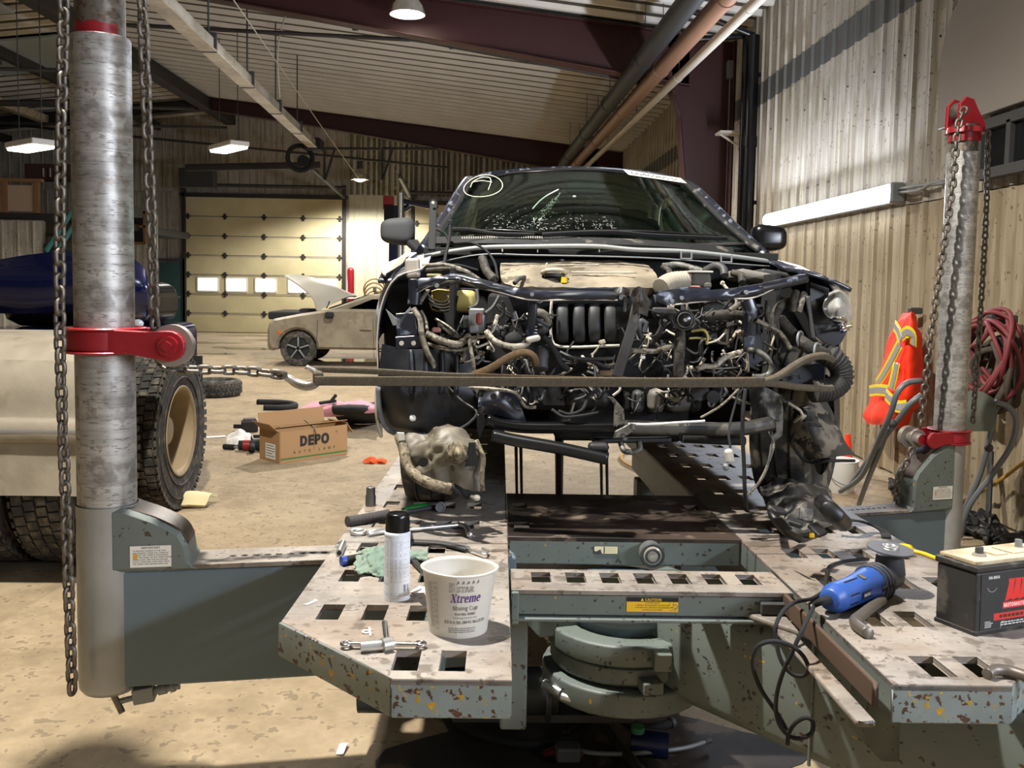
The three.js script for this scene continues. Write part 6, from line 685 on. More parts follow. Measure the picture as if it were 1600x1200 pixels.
  part(t, 'power_cable', tb([onDeck(1357, 873, 0.008), onDeck(1320, 877, 0.008), onDeck(1298, 884, 0.008), onDeck(1291, 905, 0.008), onDeck(1288, 922, 0.008), onDeck(1270, 935, 0.008), zc(400, 140, 2.2), zc(340, 190, 2.16), zc(308, 260, 2.13), zc(310, 350, 2.12), zc(345, 460, 2.1), zc(400, 515, 2.09), zc(450, 520, 2.08), zc(477, 485, 2.06), zc(455, 425, 2.05), zc(390, 365, 2.04), zc(290, 340, 2.04), zc(215, 365, 2.05), zc(188, 430, 2.06), zc(195, 500, 2.07), zc(230, 590, 2.08), zc(290, 680, 2.09), zc(330, 740, 2.1), zc(362, 800, 2.1)], 0.0052, 150, 8), M.soft, WD); }
{ // battery
  const yaw = 0.38, t = thing('car_battery', 'dusty black car battery with a red emblem standing at the right edge of the deck', 'battery', D(1.053, 0.28, 0), Qd.clone().multiply(eul(0, yaw, 0))), L = 0.27, W = 0.112, H = 0.145, bm = mt(0x9a9a9a, 0.6, 0, { map: T.dirt });
  part(t, 'case', [bx(L, H, W, L / 2, H / 2, -W / 2, 0.006), bx(L + 0.004, 0.012, W + 0.004, L / 2, 0.006, -W / 2, 0.003)], bm); part(t, 'lid', [bx(L + 0.008, 0.016, W + 0.008, L / 2, H + 0.008, -W / 2, 0.005)], bm); part(t, 'lid_top', bx(L - 0.006, 0.012, W - 0.006, L / 2, H + 0.02, -W / 2, 0.004), M.beige); const tp = part(t, 'terminal', [bx(0.016, 0.022, 0.012, 0.055, H + 0.036, -W + 0.07, 0.002)], M.darkgrey); part(tp, 'terminal_base', cy(0.017, 0.014, 0.008, 0.055, H + 0.028, -W + 0.07, 18), mt(0x8a8478, 0.6)); part(t, 'terminal', [cy(0.009, 0.008, 0.02, 0.22, H + 0.034, -W + 0.04, 14)], M.grey); part(t, 'corner_cap', bx(0.018, 0.006, 0.03, 0.012, H + 0.018, -W + 0.03), M.black); part(t, 'vent_cap', [0.11, 0.165].map((x) => bx(0.04, 0.005, 0.06, x, H + 0.027, -W / 2, 0.002)), M.beige);
  print(t, 'front_print', 0.25, 0.135, [L / 2 + 0.005, 0.074, 0.0012], null, (x, w, h) => { x.fillStyle = '#2a2a2a'; x.fillRect(0, 0, w, h); for (let i = 0; i < 500; i++) { x.fillStyle = `rgba(150,146,136,${0.06 + 0.14 * hash(i, 1, 6)})`; x.fillRect(w * hash(i, 2, 6), h * hash(i, 3, 6), 2 + 9 * hash(i, 4, 6), 1 + 3 * hash(i, 5, 6)); } x.fillStyle = '#d12a24'; const X0 = w * 0.3, Y0 = h * 0.13; for (let i = 0; i < 3; i++) { x.beginPath(); x.moveTo(X0 + i * w * 0.085 + w * 0.045, Y0); x.lineTo(X0 + i * w * 0.085 + w * 0.125, Y0); x.lineTo(X0 + i * w * 0.085 + w * 0.1, Y0 + h * 0.34); x.lineTo(X0 + i * w * 0.085 + w * 0.005, Y0 + h * 0.38); x.lineTo(X0 + i * w * 0.085 + w * 0.05, Y0 + h * 0.08); x.fill(); } x.fillRect(w * 0.28, h * 0.52, w * 0.32, h * 0.115); x.fillStyle = '#f0d8d4'; x.font = `bold ${h * 0.095}px sans-serif`; x.fillText('MOTOMASTER', w * 0.29, h * 0.61, w * 0.3); x.fillStyle = '#c8322a'; x.fillRect(w * 0.17, h * 0.7, w * 0.83, h * 0.12); x.fillStyle = '#46201c'; lines(x, w * 0.24, h * 0.735, w * 0.6, 1, 0, h * 0.05, 2, 0); x.fillStyle = '#d8d6d0'; lines(x, w * 0.06, h * 0.82, w * 0.1, 4, h * 0.03, h * 0.015, 8); lines(x, w * 0.26, h * 0.86, w * 0.5, 2, h * 0.04, h * 0.02, 5); x.font = `bold ${h * 0.07}px sans-serif`; x.fillText('H6-MX4', w * 0.09, h * 0.1); x.strokeStyle = '#b9b6ae'; x.lineWidth = 3; x.beginPath(); x.arc(w * 0.14, h * 0.2, h * 0.12, 0.5, 2.8); x.stroke(); x.beginPath(); x.moveTo(w * 0.26, h * 0.99); x.lineTo(w * 0.26, h * 0.9); x.arc(w * 0.29, h * 0.9, w * 0.03, PI, 0); x.stroke(); }, 768); }
{ let t = tool('crank_bar', 'worn steel cranked handle lying in front of the blue grinder', 1355, 965); part(t, 'bar', tb(dl([[1378, 938], [1362, 949], [1345, 962], [1336, 970], [1340, 978], [1357, 990]], 0.014), 0.0135, 30, 12), mt(0x6f6860, 0.45, 0.6), WD);
  t = tool('bent_bar', 'grey bent bar hooked over the front right edge of the deck', 1575, 1055); part(t, 'bar', tb([onDeck(1542, 1054, 0.012), onDeck(1555, 1047, 0.016), onDeck(1575, 1048, 0.016), onDeck(1612, 1060, 0.012), onDeck(1640, 1072, 0)], 0.0115, 26, 12), mt(0x6f6860, 0.45, 0.6), WD);
  t = onD('extension_cable', 'yellow extension cord with a yellow plug lying behind the grinder disc', 'cord', 1405, 866); part(t, 'plug', [swp(dl([[1386, 864], [1400, 861], [1422, 859]], 0.02), (q) => ring(0.016 + 0.006 * Math.sin(q * PI), 12), 10), rod(onDeck(1395, 862, 0.02), onDeck(1399, 861, 0.02), 0.025, 14)], M.yellow, WD); part(t, 'cord', tb(dl([[1420, 860], [1440, 864], [1462, 872], [1500, 884], [1560, 880], [1640, 870]], 0.009), 0.006, 30, 8), M.yellow, WD); }
// torn-off plastic
{ const t = thing('splash_shield', 'dusty grey torn plastic splash shield leaning in front of the left front tyre', 'car part', CO.clone().add(Dn.clone().multiplyScalar(0.02)), Qd), sh = mt(0xffffff, 0.75, 0, { map: T.tubing, color: 0xb3aa98 });
  part(t, 'sheet', quilt([kp(ZC, [[250, 745, 0.42], [380, 740, 0.46], [560, 700, 0.5], [690, 770, 0.5]]), kp(ZC, [[280, 850, 0.46], [420, 830, 0.52], [580, 820, 0.6], [740, 830, 0.54]]), kp(ZC, [[310, 960, 0.48], [440, 950, 0.55], [600, 960, 0.58], [785, 960, 0.54]]), kp(ZC, [[400, 1040, 0.5], [500, 1070, 0.54], [620, 1095, 0.56], [785, 1105, 0.54]])], 10, 0.004, 0.034, 19, 21), mt(0x9c9a96, 0.55, 0, { map: T.dust, ...bump(T.dirt, 0.004) }));
  part(t, 'rolled_rim', tb(kp(ZC, [[255, 760, 0.46], [285, 850, 0.5], [305, 950, 0.53], [370, 1020, 0.56], [470, 1070, 0.6], [590, 1098, 0.6]]), 0.018, 30, 10), sh); part(t, 'rolled_rim', tb(kp(ZC, [[735, 790, 0.56], [780, 900, 0.58], [772, 1000, 0.58], [775, 1105, 0.58]]), 0.008, 20, 8), sh); part(t, 'curled_flap', quilt([kp(ZC, [[540, 830, 0.6], [600, 800, 0.64], [680, 830, 0.6]]), kp(ZC, [[560, 900, 0.64], [630, 890, 0.7], [690, 900, 0.62]]), kp(ZC, [[570, 950, 0.6], [620, 945, 0.62], [670, 930, 0.6]])], 6, 0.004, 0.01, 16, 2), sh); part(t, 'opening', plateAt(ZC, [[690, 800], [730, 800], [745, 950], [665, 955]], 0.63, 0.004), M.black); const p = k(ZC, 406, 926, 0.575); part(t, 'round_hole', cy(0.016, 0.016, 0.01, p.x, p.y, p.z, 18, PI / 2), M.black); part(t, 'mount_tab', plateAt(ZC, [[240, 740], [285, 742], [290, 790], [250, 795]], 0.5, 0.006), M.pale); part(t, 'tail', tb(kp(ZC, [[590, 1080, 0.6], [640, 1110, 0.64], [680, 1150, 0.66], [735, 1160, 0.68]]), 0.012, 14, 8), M.grime); part(t, 'clip', (() => { const c = k(ZC, 738, 1152, 0.69); return sp(0.012, c.x, c.y, c.z, 1, 0.8, 1, 10); })(), M.pale); }
{ const Z2 = (l, w) => l.map(([x, y, h]) => onDeck(1200 + x / 4, 680 + y / 4, h ?? w)), t = thing('engine_undertray', 'crumpled black plastic undertray lying under the car on the right runway', 'car part', onDeck(1260, 810)), m = M.dirt;
  part(t, 'sheet', quilt([Z2([[-50, 300, 0.1], [60, 270, 0.13], [180, 270, 0.13], [330, 290, 0.1]]), Z2([[-30, 400, 0.09], [120, 370, 0.12], [260, 370, 0.12], [400, 390, 0.06]]), Z2([[20, 500, 0.06], [140, 480, 0.08], [290, 460, 0.08], [450, 470, 0.03]]), Z2([[110, 600, 0.03], [200, 600, 0.04], [300, 590, 0.03], [420, 560, 0.012]])], 8, 0.004, 0.035, 16, 17), m, WD); part(t, 'frame_rail', [tb(Z2([[20, 430, 0.1], [40, 520, 0.1], [110, 600, 0.06], [200, 650, 0.02]]), 0.013, 20, 8), tb(Z2([[340, 420, 0.16], [400, 480, 0.16], [470, 550, 0.1]]), 0.026, 16, 10)], mt(0x161617, 0.45), WD); part(t, 'window_opening', quilt([Z2([[30, 520, 0.15], [90, 515, 0.17]]), Z2([[90, 600, 0.12], [150, 590, 0.14]])], 4, 0.003), M.black, WD); part(t, 'trailing_strip', rib(Z2([[420, 540, 0.05], [520, 530, 0.06], [640, 560, 0.03], [720, 600, 0.012], [740, 640, 0.006]]), 0.03, 0.006, 24, Dn), M.soft, WD); part(t, 'clip', [bx(0.02, 0.016, 0.015, ...Z2([[270, 625, 0.012]])[0].toArray(), 0.004)], M.yellow, WD); part(t, 'crumb', [[180, 550, 0.15], [310, 590, 0.08], [60, 470, 0.14], [240, 500, 0.16]].map((q) => bx(0.05, 0.015, 0.04, ...Z2([q])[0].toArray(), 0.005, 0.3, q[0], 0.3)), M.grime, WD); }
// ---------- right wall ----------
const onW = (ox, oy, s) => (l, X) => l.map(([x, y, e]) => wallAt(ox + x * s, oy + y * s, (e ?? X) - 0.07));
{ const J = onW(1240, 450, 0.225), t = thing('safety_jacket', 'orange high-visibility jacket with silver stripes hanging on the right wall', 'jacket', wallAt(1400, 668, 3.25)), om = mt(0xff3608, 0.7, 0, bump(T.stain, 0.004));
  part(t, 'shell', [quilt([J([[760, 178, 3.3], [790, 168, 3.22], [820, 166, 3.2], [850, 176, 3.3]]), J([[684, 275, 3.3], [755, 250, 3.18], [820, 245, 3.16], [872, 280, 3.3]]), J([[640, 430, 3.3], [720, 420, 3.12], [800, 410, 3.1], [884, 420, 3.28]]), J([[580, 640, 3.28], [680, 630, 3.1], [790, 620, 3.08], [892, 610, 3.26]]), J([[520, 780, 3.28], [640, 780, 3.08], [770, 770, 3.06], [890, 790, 3.24]]), J([[478, 878, 3.28], [600, 890, 3.08], [720, 880, 3.06], [850, 840, 3.24]]), J([[510, 946, 3.28], [600, 948, 3.12], [690, 965, 3.1], [790, 965, 3.2]])], 7, 0.012, 0.03, 9, 14)], om, WD);
  const yl = mt(0xf2dc10, 0.6), sv = mt(0xb5b5bc, 0.35, 0.4); const st = (l, X) => { const a = part(t, 'stripe_edge', rib(J(l.map(([x, y, e]) => [x, y, (e ?? X) - 0.03]), X), 0.088, 0.006, 18, V(-1, 0, 0.12)), yl, WD); part(a, 'reflective_band', rib(J(l.map(([x, y, e]) => [x, y, (e ?? X) - 0.036]), X), 0.046, 0.006, 18, V(-1, 0, 0.12)), sv, WD); };
  st([[702, 262, 3.16], [725, 300, 3.11], [745, 360, 3.09]], 3.1); st([[755, 330, 3.08], [790, 305, 3.08], [825, 330, 3.1], [832, 400, 3.12]], 3.08); st([[735, 390, 3.08], [690, 480, 3.07], [630, 590, 3.08], [580, 670, 3.12]], 3.07); st([[715, 520, 3.06], [700, 600, 3.05], [675, 700, 3.04]], 3.05); st([[528, 715, 3.16], [590, 708, 3.07], [655, 715, 3.04]], 3.05); st([[640, 740, 3.03], [670, 770, 3.02], [700, 800, 3.03]], 3.03); st([[705, 820, 3.02], [745, 825, 3.01], [785, 820, 3.02]], 3.02); part(t, 'wall_hook', bx(0.1, 0.05, 0.05, ...J([[845, 158, 3.36]])[0].toArray(), 0.01), M.darkgrey, WD); }
{ const coil = (name, label, px, py, X, Rz, Ry, n, r, m, seed) => { const c = wallAt(px, py, X), t = thing(name, label, 'hose', c); for (let i = 0; i < n; i++) { const l = [], a = 0.16 * (hash(i, 1, seed) - 0.5), oz = 0.09 * (hash(i, 2, seed) - 0.5) * Rz / 0.3, oy = 0.1 * (hash(i, 3, seed) - 0.5), s = 0.84 + 0.24 * hash(i, 4, seed); for (let j = 0; j < 14; j++) { const f = j / 14 * 2 * PI + a; l.push(V(0.045 * Math.sin(f * 2 + i) + (i % 3) * 0.035 - 0.06, oy + Ry * s * Math.cos(f) * (1 + 0.1 * Math.sin(f)), oz + Rz * s * Math.sin(f))); } part(t, 'loop', tb(l, r, 48, 8, true), m); } part(t, 'wall_hook', bx(0.18, 0.06, 0.06, 0.04, Ry * 0.93, 0, 0.01), M.darkgrey); return t; };
  const h = coil('air_hose', 'coiled dark red air hose hanging on the right wall', 1553, 553, 3.2, 0.25, 0.235, 9, 0.0145, mt(0x7a3236, 0.6), 11); part(h, 'loose_end', tb([wallAt(1553, 500, 3.16), wallAt(1536, 530, 3.13), wallAt(1517, 542, 3.14)], 0.0145, 14, 8), mt(0x7a3236, 0.6), WD); coil('rope_coil', 'coil of dark brown cable hanging under the red air hose', 1566, 585, 3.24, 0.2, 0.22, 5, 0.02, mt(0x4b4238, 0.8), 23);
  const y = thing('wall_cable', 'thin yellow cord looped down the right wall beside the tower', 'cord', wallAt(1500, 780, 3.2)); part(y, 'cord', tb([wallAt(1640, 700, 3.32), wallAt(1600, 722, 3.3), wallAt(1560, 752, 3.28), wallAt(1520, 775, 3.22), at(1498, 784, 5.6)], 0.013, 24, 8), mt(0xa88436, 0.7), WD); }
{ const t = thing('folding_stand', 'folding grey steel tube stand with a grey seat panel behind the right tower', 'stand', floorAt(1420, 800)), p = (l, d) => l.map(([x, y, e]) => at(x, y, e ?? d)), m = mt(0x70767a, 0.45, 0.3), T1 = (l, r = 0.017) => part(t, 'tube', tb(p(l, 5.4), r, l.length * 6, 10), m, WD);
  T1([[1440, 595, 5.3], [1418, 598, 5.3], [1403, 612, 5.3], [1392, 645, 5.35], [1376, 680, 5.5], [1345, 745, 6.0], [1313, 768, 6.4]]); T1([[1440, 617, 5.5], [1425, 628, 5.5], [1400, 660, 5.6], [1366, 705, 5.9], [1338, 745, 6.2], [1325, 762, 6.4]]); T1([[1388, 668, 5.5], [1372, 710, 5.7], [1352, 760, 6.1], [1342, 788, 6.3]]); T1([[1555, 628, 5.3], [1576, 636, 5.3], [1587, 655, 5.3], [1582, 690, 5.3], [1555, 735, 5.4], [1515, 790, 5.5], [1500, 838, 5.6]]); T1([[1553, 642, 5.4], [1545, 690, 5.4], [1530, 745, 5.5], [1505, 800, 5.6], [1495, 835, 5.7]]);
  part(t, 'seat_panel', quilt([p([[1508, 612], [1535, 612], [1556, 628]], 5.38), p([[1508, 645], [1535, 645], [1558, 650]], 5.34), p([[1508, 674], [1530, 674], [1548, 674]], 5.36)], 5, 0.02), mt(0x5f6459, 0.7), WD); part(t, 'hinge', [sp(0.025, ...at(1395, 662, 5.5).toArray()), sp(0.025, ...at(1545, 700, 5.35).toArray())], M.darkgrey, WD);
  const b = thing('plastic_bucket', 'white plastic bucket on the floor behind the torn undertray', 'bucket', floorAt(1312, 768)); part(b, 'wall', la([[0.001, 0], [0.1, 0], [0.13, 0.24], [0.136, 0.245], [0.13, 0.25], [0.125, 0.24], [0.095, 0.01], [0.001, 0.01]], 28), M.white); part(b, 'handle', tb([[-0.13, 0.22, 0], [-0.1, 0.12, 0.12], [0, 0.08, 0.15], [0.1, 0.12, 0.12], [0.13, 0.22, 0]], 0.004, 20, 6), M.grey); const br = thing('orange_cone', 'small bit of orange plastic behind the hanging wheel liner', 'traffic cone', floorAt(1322, 742)); part(br, 'body', la([[0.1, 0], [0.1, 0.02], [0.06, 0.02], [0.02, 0.34], [0.012, 0.345], [0.001, 0.345]], 20), M.orange);
  const g = []; for (let i = 0; i < 150; i++) { const p0 = V(rr(3.05, 3.24), 0, rr(-6.9, -4.6)); g.push(bx(rr(0.02, 0.09), rr(0.02, 0.07), rr(0.03, 0.14), p0.x, rr(0.015, 0.09), p0.z, 0.01, rr(0, 1), rr(0, 3), rr(0, 1))); } const s = part(scene, 'floor_litter', g, M.grime); s.userData = { label: 'dark heap of scraps along the foot of the right wall', category: 'scrap', kind: 'stuff' }; for (const [a, b2] of [[[3.1, 0.02, -6.6], [3.25, 0.9, -6.5]], [[3.12, 0.02, -5.6], [3.28, 0.5, -5.9]]]) { const q = thing('scrap_strip', a[2] < -6 ? 'dark strip leaning on the wall behind the folding stand' : 'short dark strip leaning at the wall foot near the battery', 'scrap', V(...a)); part(q, 'strip', bar(a, b2, 0.05, 0.02, V(1, 0, 0)), M.grime, WD); } }
// ---------- left and rear floor ----------
{ const a = floorAt(437, 725), b = floorAt(542, 710), X = b.clone().sub(a), W = X.length(), c = floorAt(420, 714), Zv = c.clone().sub(a), Dp = 0.32, H = 0.27; X.normalize(); const t = thing('cardboard_box', 'open cardboard lamp box with black lettering standing on the floor', 'box', a, Math.atan2(-X.z, X.x)), m = mt(0x9c7a52, 0.85, 0, bump(T.stain, 0.002)), e = 0.006;
  part(t, 'front_panel', bx(W, H, e, W / 2, H / 2, 0, 0), m); part(t, 'back_panel', bx(W, H, e, W / 2, H / 2, -Dp, 0), m); part(t, 'side_panel', bx(e, H, Dp, 0, H / 2, -Dp / 2, 0), m); part(t, 'side_panel', bx(e, H, Dp, W, H / 2, -Dp / 2, 0), m); part(t, 'bottom_panel', bx(W, e, Dp, W / 2, 0.004, -Dp / 2, 0), m); part(t, 'flap', bx(W, e, 0.17, W / 2, H + 0.02, -0.08, 0, -0.25), m); part(t, 'flap', bx(W * 0.97, 0.13, e, W / 2 - 0.01, H + 0.06, -Dp - 0.02, 0, -0.2), m); part(t, 'flap', bx(0.12, e, Dp * 0.9, -0.04, H + 0.03, -Dp / 2, 0, 0, 0, -0.7), m); part(t, 'flap', bx(0.12, e, Dp * 0.9, W + 0.04, H - 0.03, -Dp / 2, 0, 0, 0, -0.9), m);
  print(t, 'front_print', W * 0.98, H * 0.97, [W / 2, H / 2, 0.0045], null, (x, w, h) => { x.fillStyle = '#a07d54'; x.fillRect(0, 0, w, h); x.fillStyle = '#1c1917'; x.font = `bold ${h * 0.44}px sans-serif`; x.textAlign = 'center'; x.lineWidth = h * 0.035; x.strokeStyle = '#1c1917'; x.fillText('DEPO', w * 0.5, h * 0.52, w * 0.62); x.strokeText('DEPO', w * 0.5, h * 0.52, w * 0.62); x.font = `bold ${h * 0.12}px sans-serif`; 'AUTO LAMP'.split('').forEach((q, i) => x.fillText(q, w * (0.2 + i * 0.075), h * 0.74)); x.font = `${h * 0.12}px sans-serif`; x.fillText('®', w * 0.84, h * 0.22); x.fillStyle = '#2f6b34'; x.fillRect(0, h * 0.86, w, h * 0.05); x.fillStyle = '#33291f'; x.fillRect(w * 0.49, 0, 3, h * 0.7); }, 512);
  print(t, 'side_label', 0.16, 0.13, [-0.0045, 0.09, -0.14], eul(0, -PI / 2, 0), (x, w, h) => { x.fillStyle = '#d9d6cc'; x.fillRect(0, 0, w, h); x.fillStyle = '#44403a'; lines(x, 10, 12, w - 20, 5, h * 0.17, h * 0.06, 6); }, 128); const qf = eul(-PI / 2 - 0.25 + PI / 2 - PI / 2, 0, 0); print(t, 'flap_print', W * 0.55, 0.07, [W / 2, H + 0.026, -0.075], eul(-PI / 2 - 0.25 + 0.0, 0, 0), (x, w, h) => { x.fillStyle = '#a07d54'; x.fillRect(0, 0, w, h); x.fillStyle = '#4a3a2a'; x.font = `bold ${h * 0.55}px sans-serif`; 'AUTO LAMP'.split('').forEach((q, i) => x.fillText(q, w * (0.04 + i * 0.107), h * 0.7)); }, 256); part(t, 'binding_strap', tb([[W * 0.5, H + 0.05, -0.16], [W * 0.47, H + 0.03, -0.05], [W * 0.5, H - 0.02, 0.012], [W * 0.51, H * 0.55, 0.01]], 0.004, 14, 6), M.black); }
{ const p = (x, y, h = 0.03) => floorAt(x, y, h), q = (n, l, c, x, y) => thing(n, l, c, floorAt(x, y));
  let t = q('drill_battery', 'black cordless tool battery on the floor behind the white rag', 'tool', 390, 674); part(t, 'pack', bx(0.16, 0.11, 0.16, 0, 0.055, 0, 0.015, 0, 0.3, 0), M.soft); part(t, 'rail', bx(0.12, 0.03, 0.1, 0.0, 0.12, 0, 0.005, 0, 0.3, 0), M.darkgrey); part(t, 'latch', bx(0.08, 0.04, 0.04, -0.12, 0.05, 0, 0.005), M.soft);
  t = q('white_rag', 'crumpled white rag on the floor left of the cardboard box', 'rag', 375, 694); part(t, 'cloth', quilt([[[-0.13, 0.01, -0.1], [0, 0.02, -0.13], [0.13, 0.01, -0.1]], [[-0.12, 0.08, 0], [0, 0.14, 0], [0.1, 0.09, 0]], [[-0.1, 0.01, 0.1], [0, 0.02, 0.12], [0.13, 0.01, 0.1]]], 8, 0.006, 0.04, 16, 5), M.white);
  t = q('cordless_driver', 'black and red cordless driver lying in front of the white rag', 'tool', 395, 704); part(t, 'body', [rod([-0.12, 0.05, 0.02], [0.05, 0.05, 0], 0.045, 14), rod([0.04, 0.05, 0], [0.1, 0.05, -0.01], 0.055, 14)], M.soft); part(t, 'red_band', rod([-0.08, 0.05, 0.015], [-0.02, 0.05, 0.01], 0.048, 14), M.red); part(t, 'handle', bar([0, 0.05, 0], [0.03, 0.04, 0.16], 0.05, 0.06), M.soft);
  t = q('tool_bit', 'small black tool lying at the left of the red and black driver', 'tool', 362, 702); part(t, 'handle', rod([-0.07, 0.025, 0], [0.03, 0.025, 0.03], 0.025, 10), M.soft); part(t, 'shank', rod([0.03, 0.025, 0.03], [0.12, 0.02, 0.06], 0.01, 8), M.grey);
  t = q('pliers', 'dark blue-grey pliers beside the driver, nearest the box', 'tool', 408, 694); part(t, 'handle', [tb([[-0.1, 0.02, 0.04], [0, 0.03, 0.02], [0.08, 0.02, 0]], 0.018, 12, 8), tb([[-0.1, 0.02, -0.04], [0, 0.03, 0], [0.08, 0.02, 0.01]], 0.018, 12, 8)], mt(0x1c2536, 0.6)); part(t, 'jaw', bar([0.07, 0.02, 0], [0.15, 0.02, -0.02], 0.03, 0.02), M.grey); t = q('small_clip', 'tiny black clip on the floor above the pliers', 'tool', 404, 684); part(t, 'clip', [bx(0.1, 0.03, 0.03, 0, 0.015, 0, 0.008, 0, 0.2, 0), cy(0.02, 0.02, 0.03, 0.05, 0.015, 0, 10)], M.soft);
  t = q('rim_strip', 'black U-shaped rubber trim lying on the floor behind the box', 'car part', 430, 632); part(t, 'strip', tb([p(402, 628), p(440, 629), p(458, 631), p(460, 635), p(440, 637), p(412, 637)], 0.035, 36, 8), M.soft, WD);
  t = q('bumper_cover', 'black plastic bumper cover on the floor under the pink sheet', 'car part', 545, 655); part(t, 'cover', quilt([[p(530, 655, 0.02), p(560, 660, 0.02), p(596, 658, 0.02)], [p(520, 640, 0.22), p(560, 640, 0.26), p(600, 640, 0.24)], [p(520, 632, 0.2), p(560, 632, 0.22), p(600, 630, 0.2)]], 6, 0.02, 0.01), M.soft, WD);
  t = q('pink_sheet', 'pink cloth spread over the black bumper cover on the floor', 'cloth', 520, 652); part(t, 'cloth', quilt([[p(442, 652, 0.05), p(480, 652, 0.1), p(530, 650, 0.14), p(585, 645, 0.24)], [p(462, 642, 0.12), p(500, 638, 0.2), p(545, 634, 0.26), p(592, 638, 0.28)], [p(490, 630, 0.14), p(520, 628, 0.22), p(560, 628, 0.26), p(590, 634, 0.24)]], 7, 0.012, 0.03, 8, 31), mt(0xc98a98, 0.85), WD); part(t, 'green_lining', rib([p(440, 655, 0.03), p(462, 655, 0.05), p(490, 650, 0.09)], 0.08, 0.02, 8), mt(0x2f5a52, 0.8), WD);
  t = q('mirror_bracket', 'small black bracket lying on top of the pink sheet', 'car part', 512, 640); t.position.copy(floorAt(512, 631, 0.235)); part(t, 'plate', [bx(0.18, 0.03, 0.06, 0, 0.02, 0, 0.008, 0, 0.4, 0.1), bx(0.1, 0.03, 0.05, 0.06, 0.06, 0, 0.008, 0, 0.3, 0.9)], M.soft);
  t = q('orange_glove', 'crumpled orange glove on the floor beside the left runway', 'glove', 583, 723); part(t, 'palm', quilt([[[-0.08, 0.005, -0.04], [0, 0.01, -0.05], [0.05, 0.005, -0.04]], [[-0.08, 0.03, 0], [0, 0.05, 0], [0.05, 0.03, 0]], [[-0.08, 0.005, 0.05], [0, 0.01, 0.05], [0.05, 0.005, 0.05]]], 5, 0.006, 0.016, 30, 3), mt(0xd8531c, 0.8)); for (let i = 0; i < 4; i++) part(t, 'finger', tb([[0.04, 0.02, -0.03 + i * 0.024], [0.08, 0.022, -0.035 + i * 0.028], [0.11, 0.01, -0.03 + i * 0.03]], 0.011, 8, 7), mt(0xd8531c, 0.8)); part(t, 'thumb', tb([[-0.02, 0.02, 0.04], [0.01, 0.018, 0.08]], 0.011, 6, 7), mt(0xd8531c, 0.8));
  t = q('paper_pad', 'thick pale paper bag on the floor in front of the truck wheels', 'paper', 300, 792); part(t, 'bag', quilt([[[-0.13, 0.01, 0.05], [0, 0.02, 0.07], [0.1, 0.01, 0.04]], [[-0.1, 0.07, 0], [0, 0.08, 0], [0.12, 0.06, -0.02]], [[-0.06, 0.05, -0.09], [0.05, 0.06, -0.1], [0.15, 0.04, -0.1]]], 5, 0.02, 0.012, 14, 4), mt(0xd0c499, 0.85));
  t = q('paper_scrap', 'crumpled white paper scrap on the floor below the left runway', 'paper', 533, 1174); part(t, 'scrap', quilt([[[-0.012, 0.004, 0.03], [0.012, 0.004, 0.03]], [[-0.006, 0.02, 0], [0.016, 0.015, 0]], [[0.004, 0.006, -0.035], [0.022, 0.01, -0.03]]], 5, 0.002, 0.006, 60, 4), M.white);
  t = q('paper_strip', 'thin white paper strip on the floor by the truck wheels', 'paper', 327, 684); part(t, 'strip', bx(0.3, 0.01, 0.05, 0, 0.006, 0, 0.003, 0, 0.3, 0.02), M.white);
  t = thing('yellow_cable', 'thin yellow cord on the bright floor between the runways', 'cord', floorAt(985, 735)); part(t, 'cord', tb([p(985, 702, 0.02), p(971, 712, 0.02), p(975, 722, 0.02), p(995, 733, 0.02), p(1015, 743, 0.02), p(1040, 755, 0.02)], 0.012, 30, 6), mt(0xa8822e, 0.7), WD);
  // hoses, a bottle and scraps under the rack front
  const z8 = (l) => l.map(([x, y, h]) => floorAt(740 + x / 3.2, 900 + y / 3.2, h ?? 0.03)); const hs = (lab, l, r, m) => { const u = thing('hydraulic_hose', lab, 'hose', z8([[l[0][0], l[0][1], 0]])[0]); part(u, 'tube', tb(z8(l), r, l.length * 8, 8), m, WD); part(u, 'ferrule', rod(z8([l[l.length - 1]])[0], z8([l[l.length - 2]])[0].lerp(z8([l[l.length - 1]])[0], 0.75), r * 1.25, 10), M.darkgrey, WD); };
  hs('longest dark hose sagging leftwards out from under the rack turntable', [[-130, 700], [0, 780], [200, 832], [380, 835], [500, 800], [565, 740, 0.06], [590, 640, 0.2]], 0.015, M.soft); hs('thick dark hose running down from the turntable past the blue bottle', [[640, 630, 0.2], [660, 740, 0.05], [730, 855], [790, 920], [840, 990]], 0.017, M.darkgrey); hs('dark hose curving to the right from the turntable', [[705, 640, 0.2], [760, 730, 0.05], [850, 755], [930, 750], [1000, 730]], 0.015, M.soft); hs('short dark hose curving down at the left of the turntable', [[575, 640, 0.2], [500, 700, 0.06], [465, 760], [462, 800]], 0.012, M.soft); hs('thin grey hose lying across the floor behind the blue bottle', [[470, 850], [560, 880], [740, 890], [900, 878], [1060, 858], [1185, 820]], 0.008, M.grey);
  t = thing('small_bottle', 'small blue bottle with a green cap lying on the dark floor under the rack', 'bottle', z8([[830, 890, 0]])[0]); part(t, 'body', rod([-0.03, 0.045, 0], [0.09, 0.04, 0.02], 0.042, 18), mt(0x16204a, 0.35)); part(t, 'cap', cy(0.022, 0.022, 0.02, -0.01, 0.09, 0.01, 16), mt(0x3b8a64, 0.5)); t = thing('red_strap', 'dull red ratchet strap lying under the rack', 'strap', z8([[450, 885, 0]])[0]); part(t, 'webbing', rib(z8([[370, 880, 0.03], [420, 870, 0.05], [480, 872, 0.05], [520, 885, 0.03]]), 0.05, 0.02, 14), mt(0x4d1418, 0.8), WD); part(t, 'buckle', bx(0.08, 0.05, 0.06, ...z8([[470, 880, 0.05]])[0].toArray(), 0.01), M.darkgrey, WD);
